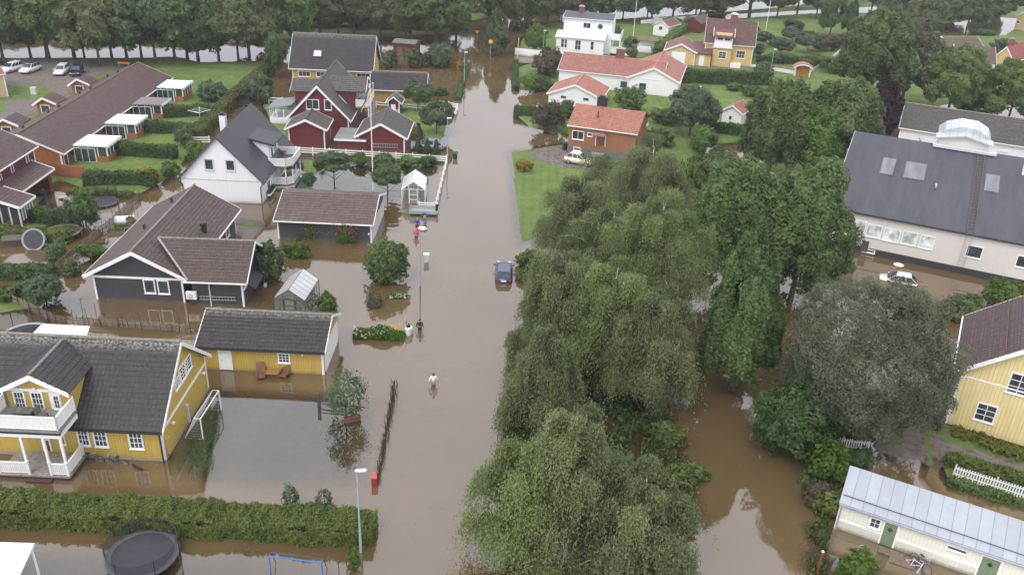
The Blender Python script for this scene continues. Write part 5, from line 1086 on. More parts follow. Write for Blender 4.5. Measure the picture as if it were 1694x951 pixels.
T('apple_tree', 'young apple tree with yellow fruit standing in the flooded yellow house garden', 'tree', (572, 692), 616, 1.7, G_SILVER, 3800, .085, 44, .1, 9, .42, rough=.6)
for i, (b, t_, r) in enumerate((((1290, 92), 62, 3.4), ((1335, 88), 52, 3.4), ((1245, 95), 70, 2.6), ((1262, 78), 52, 2.8), ((1310, 70), 44, 3.2), ((1400, 82), 56, 4))):
    T('apple_tree', ['old apple tree nearest the white picket wall', 'leaning old apple tree in the middle of the orchard', 'small apple tree next to the pale yellow house', 'low apple tree behind the yellow house flagpole', 'apple tree at the back of the orchard', 'bushy apple tree at the right end of the orchard'][i], 'tree', b, t_, r, G_SILVER if i != 5 else G_BROWN, 5780, 0.222, 50 + i, .18, 10, group='orchard apple trees')
T('spruce', 'dark dense conifer beside the orange road sign', 'tree', (822, 92), 14, 3.3, G_FAR2, 11900, 0.252, 60, .06, 12, .4, .4)
T('yellowing_tree', 'yellow green tree by the white garden wall at the end of the road', 'tree', (884, 88), 40, 2.6, G_LIME, 6800, 0.222, 61, .05, 10)
T('yellowing_tree', 'light olive tree at the left gable of the back yellow house', 'tree', (458, 128), 55, 2.4, G_APPLE, 7650, 0.192, 62, .1, 10)
# canal side trees: six grown once, then copied
protos = []
for k in range(6):
    o = broad_tree('canal_tree', 'x', 'tree', Vector((0, 0, 0)), 0, [8.6, 9.2, 8.0, 8.8, 6.8, 9.6][k], [G_FAR, G_FAR2, G_APPLE, G_OAK, G_FAR, G_MAPLE][k], 15000, .36, 70 + k, (.17, .1, .13, .08, .15, .1)[k], 17, .4, h=[15, 16.5, 14, 15.5, 13, 17][k])
    protos.append(o)
NEARB = [(51, 94), (123, 94), (139, 93), (165, 109), (210, 95), (258, 104), (290, 101), (328, 99), (395, 104), (412, 92), (458, 84), (671, 70), (680, 71), (722, 74), (5, 96), (-40, 98), (530, 66), (585, 64), (630, 66), (80, 97), (185, 96), (235, 98), (310, 97), (362, 99), (-80, 96), (440, 78), (500, 68), (560, 62), (755, 50)]
FARB = [(x, (44, 30, 14)[k % 3]) for k, x in enumerate(range(-70, 740, 17))]
RIGHTB = [(835, 50), (868, 46), (905, 44), (945, 36), (985, 34), (1030, 36), (1070, 34), (1112, 34), (1150, 30), (1195, 30), (1240, 28), (1285, 30), (820, 30), (870, 24), (930, 20), (1000, 18), (1080, 16), (1160, 14), (1240, 12), (1320, 14), (1350, 30), (1520, 70), (1600, 45), (1640, 42), (1560, 50), (1480, 28), (1440, 22), (1580, 14), (1540, 20), (770, 2), (800, 6), (900, 2), (1400, 4), (1640, 6), (1490, 60)]
used = set()
def canal_tree(i, px, group, label):
    k = (i * 5 + i // 3) % 6; P = at(*px); rs = random.Random(i * 13 + px[0]); s = rs.uniform(.82, 1.12)
    if k not in used: used.add(k); o = protos[k]
    else: o = copy_tree(protos[k])
    o.location = P; o.rotation_euler = (0, 0, rs.uniform(0, 6.28)); o.scale = (s * rs.uniform(.88, 1.1), s * rs.uniform(.88, 1.1), s); o['label'] = label; o['group'] = group; return o
for i, p in enumerate(NEARB): canal_tree(i, p, 'trees on the near bank of the canal', 'tall deciduous tree with bare lower trunk on the near canal bank')
for i, p in enumerate(FARB): canal_tree(i + 40, p, 'trees on the far bank of the canal', 'dark deciduous tree in the row across the canal').scale = ((.5, .5, .2), (.62, .62, .4), (.62, .62, .5))[i % 3]
for i, p in enumerate(RIGHTB): o = canal_tree(i + 90, p, 'trees behind the gardens on the right', 'dark green tree in the belt behind the gardens at the upper right'); o.scale = tuple(v * .85 for v in o.scale)
# ------------------------------------------------------------------ bushes and plants
Bh = bush
Bh('bush', 'large dark green bush rising from the flood beside the utility cabinet', (642, 462), 398, 2.0, G_MAPLE, 7000, .17, 100, lobes=12)
Bh('bush', 'tall green bush at the corner of the charcoal house wing', (447, 462), 402, 1.7, G_OAK, 4000, .17, 101)
Bh('bush', 'round bush behind the yellow house, at the wattle fence corner', (75, 500), 458, 1.5, G_SILVER, 3600, .15, 102)
Bh('bush', 'yellow green bush between the two left trampolines', (140, 372), 322, 1.75, G_MAPLE, 4200, .17, 103)
Bh('bush', 'bright green shrub at the bend of the wattle fence', (98, 428), 400, 1.1, G_APPLE, 1800, .15, 104)
Bh('bush', 'low pale green ground shrub beside the charcoal house gable', (152, 426), 405, 1.3, G_FRESH, 2200, .14, 105, squash=(1.2, .8))
Bh('bush', 'small dark shrub in the water left of the charcoal house', (120, 455), 432, .9, G_APPLE, 1500, .14, 106)
Bh('bush', 'small green shrub at the left edge below the clipped hedges', (30, 492), 470, 1.0, G_APPLE, 1500, .14, 107)
Bh('bush', 'lime green shrub cut by the left edge below the clipped hedges', (2, 498), 480, .9, G_FRESH, 1200, .14, 108)
Bh('bush', 'yellowing shrub at the end of the terrace hedge by the water', (245, 300), 277, 1.6, G_YELLOW, 1600, .17, 109)
Bh('bush', 'yellow green shrub by the flooded path beside the white house', (282, 290), 268, 1.3, G_LIME, 1800, .16, 110)
Bh('bush', 'dark round shrub above the white house roof corner', (306, 240), 213, 1.2, G_APPLE, 1800, .17, 111)
Bh('bush', 'leafy shrub by the white fence left of the white house', (325, 262), 235, 1.6, G_LIME, 2400, .18, 112)
Bh('bush', 'green shrub at the foot of the white house balcony steps', (511, 308), 286, .9, G_APPLE, 1600, .14, 113)
Bh('bush', 'broad rounded shrub at the near end of the orange terrace', (352, 165), 136, 2.4, G_SILVER, 4000, .22, 114)
Bh('bush', 'broad grey green shrub between the terrace and the back yellow house', (432, 168), 125, 2.5, G_SILVER, 4500, .22, 115)
Bh('bush', 'big rounded bush near the road behind the back garage', (727, 110), 74, 3.0, G_SILVER, 5000, .24, 116)
Bh('bush', 'dark bush in front of the small flat roofed red shed', (682, 110), 82, 2.4, G_OAK, 3000, .24, 117)
Bh('bush', 'loose green bush right of the back yellow house', (645, 112), 84, 2.0, G_OAK, 2600, .24, 118)
Bh('bush', 'low green bush in the flooded yard behind the back garage', (730, 157), 147, 1.2, G_HEDGE, 1600, .2, 119)
Bh('flower_bush', 'yellow flowering bush beside the far street lamp', (762, 116), 100, .9, G_YELLOW, 900, .18, 120)
for i, (x, y, t_) in enumerate(((692, 253, 229), (707, 254, 230), (722, 255, 231))):
    P = at(x, y); o = thing('thuja', 'dark conical thuja in the row of three behind the white rail fence', 'shrub', P, 0, 'row of three conical thujas'); rs = np.random.RandomState(130 + i); h_ = Zat(P, t_) - P.z
    C, N, ti = crown_points(rs, 2000, .75, h_, 8, .5, .3, .72); leaf_object('foliage', C, N, .12, ti, G_HEDGE, o); mb = MB(); mb.tube([(0, 0, -.2), (0, 0, h_ * .5)], [.06, .03], 6); mb.build('stem', BARK, o)
Bh('bush', 'low bush of garden plants under the white rail fence behind the stemmed tree', (593, 272), 254, 1.3, G_FRESH, 1500, .16, 141)
Bh('bush', 'garden shrub below the red garage ladder at the white rail fence', (634, 273), 255, 1.6, G_FRESH, 2000, .16, 142)
Bh('bush', 'yellow green shrub at the white rail fence above the greenhouse', (678, 273), 257, 1.3, G_LIME, 1500, .16, 143)
Bh('bush', 'dark shrub near the road corner of the white rail fence', (710, 274), 259, 1.1, G_HEDGE, 1500, .16, 144)
Bh('bush', 'pale grass like shrub by the greenhouse corner of the charcoal garage', (700, 300), 293, .8, G_LIME, 600, .16, 145)
Bh('bush', 'low fresh green plant patch in the water below the charcoal garage', (490, 424), 402, 1.3, G_FRESH, 1800, .15, 146, squash=(1.5, .7))
Bh('bush', 'small tuft of green at the left foot of the charcoal garage wall', (491, 399), 392, .35, G_FRESH, 260, .12, 147)
Bh('bush', 'green shrub beside the dark framed greenhouse', (540, 515), 490, 1.0, G_FRESH, 1800, .14, 148)
Bh('bush', 'small potted green plant by the greenhouse', (539, 490), 481, .35, G_MAPLE, 300, .12, 149)
Bh('plant', 'spindly young plant with reddish leaves rising from the flood', (620, 506), 482, .75, G_BROWN, 420, .13, 150)
Bh('yellow_bush', 'golden round shrub on the lawn by the gravel drive', (867, 283), 266, 1.0, G_YELLOW, 1800, .14, 151, squash=(1.25, 1))
Bh('bush', 'brownish spreading shrub left of the brick house', (908, 215), 170, 2.6, G_BROWN, 4500, .2, 152)
Bh('bush', 'dark leafy shrub between the white garage and the brick house', (935, 195), 168, 1.6, G_MAPLE, 2200, .2, 153)
Bh('bush', 'round dark green shrub under the white L shaped house windows', (1043, 186), 146, 3.0, G_MAPLE, 4500, .22, 154)
Bh('bush', 'yellow green shrub in front of the round apple tree', (1160, 252), 210, 2.3, G_LIME, 3600, .2, 155)
Bh('bush', 'grey green shrub on the lawn corner by the white villa wall', (905, 120), 78, 2.8, G_BROWN, 4500, .24, 156)
Bh('bush', 'reddish brown shrub beside the white villa lawn', (905, 128), 95, 1.8, G_BROWN, 2400, .24, 157)
Bh('bush', 'light green clipped shrub near the road before the white garage', (877, 148), 124, 1.9, G_LIME, 2600, .2, 158)
Bh('bush', 'small shrub at the flagpole before the white villa', (1043, 78), 62, 1.6, G_MAPLE, 1500, .26, 159)
Bh('bush', 'small round shrub at the white villa steps', (1045, 96), 80, 1.2, G_MAPLE, 1400, .24, 160)
for i, (x, y, t_, r, m, lab) in enumerate(((1365, 790, 735, 1.5, G_FRESH, 'light green sapling bush left of the short picket fence'), (1412, 955, 915, 1.25, G_FRESH, 'bright lime green bush beside the leaning yellow bicycle'), (1350, 830, 800, 1.0, G_BROWN, 'dry weedy clump on the bank by the outbuilding corner'), (1372, 850, 815, .9, G_HEDGE2, 'leafy weed clump at the corner of the outbuilding roof'), (1333, 800, 790, .5, G_MAPLE, 'tiny weed tuft in the water of the side road'), (1420, 770, 745, .9, G_HEDGE, 'dark weeds below the short picket fence'),
    (1105, 735, 700, 1.3, G_HEDGE2, 'weedy shrub with reddish leaves on the bank below the birches'), (1120, 800, 770, 1.0, G_HEDGE2, 'low weeds on the bank beside the foreground birch'), (1148, 790, 770, .9, G_MAPLE, 'dark weeds in shallow water right of the foreground birch'), (1130, 870, 845, .9, G_BROWN, 'brown weeds at the edge of the side road water'), (1112, 722, 705, .55, G_REED, 'round tuft of dry straw coloured grass'), (875, 440, 415, 1.2, G_MAPLE, 'leafy scrub at the tip of the mown lawn'), (862, 462, 450, .6, G_OAK, 'small scrub in the water beside the blue car'), (865, 730, 700, 1.0, G_HEDGE, 'dark scrub in the road water below the slim birch'), (848, 700, 690, .5, G_OAK, 'small tuft in the water below the drooping birch'), (1160, 300, 270, 2.0, G_LIME, 'loose yellow green thicket beside the flooded pond'), (1140, 345, 315, 2.2, G_HEDGE2, 'brown tinged thicket between the birches and the maples'), (1190, 395, 362, 1.9, G_HEDGE, 'dark thicket under the left maple'), (1160, 450, 425, 1.4, G_BROWN, 'brown thicket on the edge of the side road'), (1580, 525, 492, 1.8, G_OAK, 'dark hedge like shrub beside the yellow house roof corner'), (1660, 505, 462, 2.0, G_FRESH, 'bright green shrub behind the yellow house roof'), (1600, 515, 490, 1.6, G_MAPLE, 'low shrub in front of the flooded school yard water'), (1520, 250, 225, 1.3, G_FRESH, 'green shrub against the white bungalow wall'), (1680, 262, 240, 1.5, G_LIME, 'lime green shrub at the right end of the bungalow'))):
    if 'school' in lab: lab = 'low shrub beside the brown water of the hall yard'
    Bh('bush', lab, (x, y), t_, r, m, int(900 + 700 * r * r), .15, 170 + i, squash=(1.15, .85))
for i, (x, y, t_) in enumerate(((1590, 722, 700), (1612, 728, 705), (1632, 738, 712), (1655, 746, 718), (1678, 752, 726), (1700, 760, 732))):
    P = at(x, y); o = thing('fern', 'yellow green fern in the row along the yellow house wall', 'fern', P, 0, 'ferns along the yellow house wall'); rs = np.random.RandomState(200 + i); Cs, Ns = [], []
    for k in range(26):
        a = rs.uniform(0, 6.28); L = rs.uniform(.7, 1.15); u = np.linspace(.05, 1, 16); d = np.array([math.cos(a), math.sin(a), 0])
        p = d * (L * u)[:, None] * .9 + np.array([0, 0, 1]) * (L * (1.25 * u - .95 * u ** 2))[:, None]; Cs.append(p + rs.normal(size=p.shape) * .03); Ns.append(np.tile([0, 0, 1.], (16, 1)) + rs.normal(size=p.shape) * .5)
    leaf_object('fronds', np.vstack(Cs), np.vstack(Ns), .13, rs.rand(26 * 16), leafmat('leaves_fern', (.12, .14, .02), (.22, .24, .05)), o)
GS = ((1145, 95, 78, 2.2, G_HEDGE, 'dark shrub between the pale yellow garage and the clipped hedge'), (1262, 120, 104, 1.6, G_APPLE, 'shrub at the foot of the pale yellow house'), (1285, 105, 88, 2.0, G_MAPLE, 'bush in the middle of the orchard border'), (1345, 110, 90, 2.4, G_LIME, 'yellow green bush beside the arched gate'), (1365, 85, 60, 2.8, G_BROWN, 'brownish bush at the top of the orchard'), (1385, 120, 92, 3.0, G_OAK, 'dark bush right of the arched gate'), (1235, 62, 40, 2.6, G_BROWN, 'reddish brown bush behind the orchard flagpole'), (1310, 50, 34, 2.6, G_BROWN, 'dark brown shrub on the lawn behind the orchard'),
 (1245, 160, 143, 1.8, G_HEDGE, 'dark shrub at the right end of the mown back lawn'), (1215, 150, 138, 1.5, G_MAPLE, 'low shrub along the hedge behind the mown lawn'), (1095, 155, 138, 1.6, G_HEDGE, 'shrub at the gable foot of the white L shaped house'), (1105, 205, 180, 2.3, G_OAK, 'dark bush between the round shrub and the apple tree'), (1088, 240, 215, 2.0, G_MAPLE, 'bush at the right end of the brick house'), (980, 82, 66, 1.6, G_APPLE, 'shrub before the white villa extension'), (890, 62, 42, 2.2, G_LIME, 'yellow green bush left of the white villa'), (1010, 60, 42, 2.4, G_MAPLE, 'bush behind the white villa balcony'), (1110, 45, 30, 2.4, G_OAK, 'dark bush beside the white shed with round window'), (1180, 20, 4, 3, G_FAR, 'tall bush behind the red shed'), (1412, 110, 82, 3.2, G_SILVER, 'silvery bush under the ragged dark tree'), (1505, 130, 106, 2.4, G_MAPLE, 'bush left of the round willow'), (1610, 195, 165, 3.0, G_OAK, 'dark bush between the two round willows'), (1660, 88, 66, 2.8, G_SILVER, 'grey green bush beside the dark red roof'), (1625, 60, 48, 2.5, G_HEDGE, 'long bush near the brown water at the top right'), (900, 145, 128, 1.6, G_MAPLE, 'round shrub at the corner of the white garage'), (925, 110, 92, 1.8, G_OAK, 'dark shrub under the villa terrace wall'), (1240, 200, 176, 2.6, G_OAK, 'dark bush right of the small white shed'))
for i, (x, y, t_, r, m, lab) in enumerate(GS): Bh('bush', lab, (x, y), t_, r, m, int(900 + 500 * r * r), .22, 400 + i, squash=(1.15, .9))
# hedges
hedge('hedge', 'long front hedge tinged red and yellow, left of the nearest street lamp', [(-60, 850), (0, 851), (300, 868), (600, 884)], 2.1, 1.75, G_HEDGE2, 80000, .08, 1, bumpy=.17)
HG = 'clipped green hedges between the terrace gardens'
for pts, w_, h_, m, n, lab in (([(-30, 392), (110, 400)], 1.4, 1.5, G_HEDGE2, 4500, 'clipped hedge behind the upturned trampoline'), ([(-30, 457), (82, 459)], 1.5, 1.6, G_HEDGE, 4200, 'dark clipped hedge below the upturned trampoline'), ([(62, 365), (125, 372)], 1.2, 1.5, G_HEDGE, 2500, 'dark hedge beside the trampoline with a yellow rim'),
    ([(148, 303), (252, 306)], 1.4, 1.6, G_HEDGE, 5000, 'thick clipped hedge above the round trampoline'), ([(118, 322), (215, 326)], 1.0, 1.1, G_HEDGE2, 2600, 'low hedge behind the round trampoline'), ([(192, 254), (286, 262)], 1.4, 1.5, G_HEDGE, 4500, 'clipped hedge before the nearest terrace lawn'), ([(242, 218), (318, 222)], 1.4, 1.5, G_HEDGE, 3500, 'clipped hedge beside the second terrace porch'), ([(268, 194), (345, 190)], 1.5, 1.6, G_HEDGE, 3500, 'clipped hedge beyond the rotary clothes dryer')):
    hedge('hedge', lab, pts, w_, h_, m, n, .15, len(lab), HG)
hedge('hedge', 'long yellowing hedge running away behind the white house', [(328, 232), (380, 178), (420, 140), (458, 106)], 1.7, 2.0, G_HEDGE3, 9000, .2, 4)
hedge('hedge', 'narrow hedge between the far street lamp and the road', [(757, 165), (764, 140), (772, 112)], .9, 1.1, G_HEDGE, 2500, .16, 5)
hedge('hedge', 'low hedge along the road beside the yellow green clipped shrub', [(853, 148), (851, 130), (853, 105)], 1.0, 1.3, G_HEDGE, 2600, .18, 6)
hedge('hedge', 'clipped hedge left of the brick house lawn', [(855, 190), (945, 195)], 1.2, 1.4, G_HEDGE, 3500, .17, 7)
hedge('hedge', 'long dark clipped hedge behind the white L shaped house', [(1133, 136), (1200, 139), (1268, 140)], 1.8, 2.3, G_HEDGE, 7000, .22, 8)
hedge('hedge', 'light green hedge running up beside the pale yellow garage', [(1085, 93), (1110, 72), (1140, 42)], 1.8, 2.0, G_LIME, 4500, .26, 9)
hedge('hedge', 'dark low hedge under the small white shed with the red roof', [(1180, 218), (1226, 224)], 1.3, 1.5, G_HEDGE, 2600, .2, 10)
hedge('hedge', 'dark low hedge in front of the orchard', [(1258, 104), (1330, 106)], 1.8, 1.3, G_HEDGE, 3000, .24, 11)
hedge('hedge', 'leafy border behind the long picket fence', [(1572, 768), (1640, 790), (1720, 812)], 1.0, .8, G_HEDGE2, 4500, .13, 12)
hedge('hedge', 'leafy border in front of the long picket fence, trailing into the water', [(1578, 796), (1640, 815), (1720, 838)], .9, .45, G_MAPLE, 3500, .13, 13)
# grass, flowers and weeds that nobody could count
def scatter(name, pts_poly, n, hgt, mat, size, seed, label=None, zoff=0, blade=True):
    rs = np.random.RandomState(seed); W = [at(*p) for p in pts_poly]; xs = [p.x for p in W]; ys = [p.y for p in W]; Cs = []
    def inside(x, y):
        c = False
        for i in range(len(W)):
            a, b = W[i], W[(i + 1) % len(W)]
            if (a.y > y) != (b.y > y) and x < (b.x - a.x) * (y - a.y) / (b.y - a.y) + a.x: c = not c
        return c
    while len(Cs) < n:
        x, y = rs.uniform(min(xs), max(xs)), rs.uniform(min(ys), max(ys))
        if inside(x, y) and math.sin(x * 1.7 + seed) + math.sin(y * 2.1 + x) + rs.normal() * .7 > -.3: Cs.append((x, y, max(gz((x, y)), 0) + rs.uniform(0, hgt)))
    C = np.array(Cs); o = leaf_object(name, C, rs.normal(size=C.shape) + ([0, 0, .6] if not blade else [0, 0, 0]), size, rs.rand(n), mat, None, up=np.array([[0, 0, 1.0]]) if blade else None); tag(o, kind='stuff'); return o
G_WEED = leafmat('leaves_weeds', (.04, .07, .015), (.13, .17, .04), (.2, .15, .06))
scatter('weeds', [(1065, 660), (1110, 690), (1140, 760), (1150, 850), (1120, 951), (1060, 951), (1060, 760)], 7000, .55, G_WEED, .13, 1)
scatter('weeds', [(1335, 740), (1440, 720), (1440, 760), (1395, 770), (1385, 860), (1350, 860), (1325, 800)], 5500, .5, G_WEED, .13, 2)
scatter('weeds', [(1335, 865), (1372, 865), (1368, 960), (1335, 960)], 1200, .35, G_WEED, .12, 3)
scatter('undergrowth', [(1165, 255), (1260, 300), (1300, 420), (1180, 420), (1120, 360), (1100, 290)], 9000, .9, G_WEED, .2, 4)
scatter('undergrowth', [(870, 430), (960, 430), (1060, 560), (1080, 690), (1010, 760), (900, 760), (862, 640)], 9000, .8, G_HEDGE, .17, 5)
scatter('shore_grass', [(300, 755), (362, 660), (368, 690), (350, 790)], 4500, .05, G_APPLE, .042, 7)
# ------------------------------------------------------------------ vehicles
RUBBER = plain('rubber', (.02, .02, .02), .8); RIM = plain('wheel_rim', (.4, .41, .42), .35, .6)
def paint(nm, col):
    k = ('paint', nm)
    if k in MC: return MC[k]
    t = NT(nm); b = t.bsdf(col, .28, 0, spec=.5); b.inputs['Coat Weight'].default_value = .5; MC[k] = t.m; return t.m
def car(name, label, P, rz, col, L=4.5, W=1.78, Hh=1.47, estate=False, group=None, roof=None, z=None):
    """x is forward; body lofted over stations, glass house on top, four wheels"""
    P = P.copy()
    if z is not None: P.z = z
    o = thing(name, label, 'car', P, rz, group); hw = W / 2; m = paint('car_paint_%02x%02x%02x' % tuple(int(v * 255) for v in col), col)
    sh = .62 * Hh
    st = [(-L / 2, .78, .42, .70), (-L / 2 + .12, .93, .3, sh * .98), (-L * .3, 1, .2, sh), (0, 1, .2, sh), (L * .2, 1, .2, sh * .99), (L * .34, .97, .22, sh * .9), (L / 2 - .14, .88, .28, sh * .74), (L / 2, .7, .38, sh * .62)]
    vs, fs = [], []; ring = 8
    for x, wf, zl, zt in st:
        w_ = hw * wf; zm = (zl + zt) / 2
        vs += [(x, -w_ * .9, zl), (x, -w_, zm - .05), (x, -w_ * .985, zm + .12), (x, -w_ * .86, zt), (x, w_ * .86, zt), (x, w_ * .985, zm + .12), (x, w_, zm - .05), (x, w_ * .9, zl)]
    for i in range(len(st) - 1):
        for k in range(ring): fs.append((i * ring + k, i * ring + (k + 1) % ring, (i + 1) * ring + (k + 1) % ring, (i + 1) * ring + k))
    fs += [tuple(range(ring)), tuple(range((len(st) - 1) * ring, len(st) * ring))]
    mb = MB(); mb.add(vs, fs); mb.build('body', m, o, True)
    xb0, xb1 = (-L / 2 + .1, L * .24); xt0, xt1 = (-L / 2 + (.38 if estate else .85), L * .02)
    zb, zt = sh * .97, Hh; b_, t_ = hw * .87, hw * .68
    q = [(xb0, -b_, zb), (xb1, -b_, zb), (xb1, b_, zb), (xb0, b_, zb), (xt0, -t_, zt), (xt1, -t_, zt), (xt1, t_, zt), (xt0, t_, zt)]
    mb = MB(); mb.add(q, [(0, 1, 5, 4), (1, 2, 6, 5), (2, 3, 7, 6), (3, 0, 4, 7), (0, 3, 2, 1), (4, 5, 6, 7)]); cab = mb.build('cabin', m, o, bevel=.06)
    mb = MB(); xm, ym = (xt0 + xt1) / 2, 0; mb.lathe([(.0, .0), (.01, .0)], (0, 0, -9), 3) if False else None
    r = [(xt0 + .02, -t_ + .03), (xt1 - .02, -t_ + .03), (xt1 - .02, t_ - .03), (xt0 + .02, t_ - .03)]; mb.prism([(x, y, zt - .02) for x, y in r], (0, 0, .035)); mb.build('roof', roof or m, o, bevel=.015)
    G_ = glass('car_glass', (.02, .025, .03), .05)
    def pane(nm, a, b, c, d, out):
        a, b, c, d = map(Vector, (a, b, c, d)); e = Vector(out) * .012
        def L_(s, t): return (a.lerp(b, s)).lerp(d.lerp(c, s), t) + e
        p = MB(); pts = [L_(.07, .1), L_(.93, .1), L_(.93, .9), L_(.07, .9)]; p.prism(pts, Vector(out) * .012); p.build(nm, G_, cab)
    pane('windscreen', q[1], q[2], q[6], q[5], (.7, 0, .7)); pane('rear_window', q[3], q[0], q[4], q[7], (-.8, 0, .5))
    for s in (-1, 1):
        B0, B1, T0, T1 = Vector((xb0, s * b_, zb)), Vector((xb1, s * b_, zb)), Vector((xt0, s * t_, zt)), Vector((xt1, s * t_, zt))
        cut = [0, .38, .7, 1]
        for i in range(3): pane('side_window', B0.lerp(B1, cut[i]), B0.lerp(B1, cut[i + 1]), T0.lerp(T1, cut[i + 1]), T0.lerp(T1, cut[i]), (0, s, .35))
    for sx in (-L * .31, L * .31):
        for s in (-1, 1):
            p = MB(); p.T = Matrix.Translation((sx, s * (hw - .1), .31)) @ Matrix.Rotation(R(90), 4, 'X'); p.lathe([(.22, -.1), (.31, -.08), (.31, .08), (.22, .1)], (0, 0, 0), 16); wh = p.build('tyre', RUBBER, o)
            p = MB(); p.T = Matrix.Translation((sx, s * (hw - .02), .31)) @ Matrix.Rotation(R(90), 4, 'X'); p.lathe([(.2, -.03), (.2, .03)], (0, 0, 0), 10); p.build('rim', RIM, wh)
    for s in (-1, 1):
        p = MB(); p.box(L / 2 - .26, L / 2 - .06, s * hw * .48, s * hw * .82, sh * .58, sh * .76); p.build('headlight', plain('headlight_lens', (.6, .62, .64), .15), o)
        p = MB(); p.box(-L / 2 - .01, -L / 2 + .14, s * hw * .6, s * hw * .88, sh * .68, sh * .95); p.build('taillight', plain('red_lens', (.45, .01, .015), .2), o)
        p = MB(); p.box(L * .17, L * .17 + .12, s * (hw - .03), s * (hw + .17), sh * .98, sh * 1.12); p.build('side_mirror', m, o)
    p = MB(); p.box(-L / 2 - .03, -L / 2 + .1, -.26, .26, sh * .66, sh * .8); p.build('number_plate', WHITE, o)
    return o
P = G(833.5, 452); car('estate_car', 'dark blue estate car stranded in the flooded road', P, R(91), (.012, .032, .085), 4.6, 1.78, 1.48, True, z=-.42)
P = at(958, 271); car('small_car', 'pale yellow hatchback parked on gravel before the brick house', P, R(-24), (.7, .69, .5), 4.1, 1.75, 1.5)
P = G(1483, 462); car('white_car', 'white hatchback sunk to its windows beside the dish topped pole', P, R(160), (.72, .72, .72), 4.2, 1.75, 1.5, z=-.78)
P = at(708, 247); car('grey_car', 'silver grey car parked behind the three conical thujas', P, R(178), (.22, .24, .28), 4.4)
CG = 'cars parked by the canal'
for px, rz, c, lab, rf in (((20, 118), -100, (.74, .74, .74), 'white estate car in the car park, beside the dark car at the edge', None), ((51, 119), -95, (.74, .74, .74), 'white convertible with a black roof in the car park', BLACK), ((103, 122), -80, (.74, .74, .74), 'white estate car parked next to the black car', None), ((128, 123), -75, (.012, .012, .015), 'black estate car at the right end of the parked row', None), ((-3, 116), -100, (.03, .03, .035), 'dark car cut by the left edge of the picture', None)):
    car('parked_car', lab, at(*px), R(rz + 180 if False else rz), c, 4.5, 1.8, 1.45, rf is None, CG, rf)
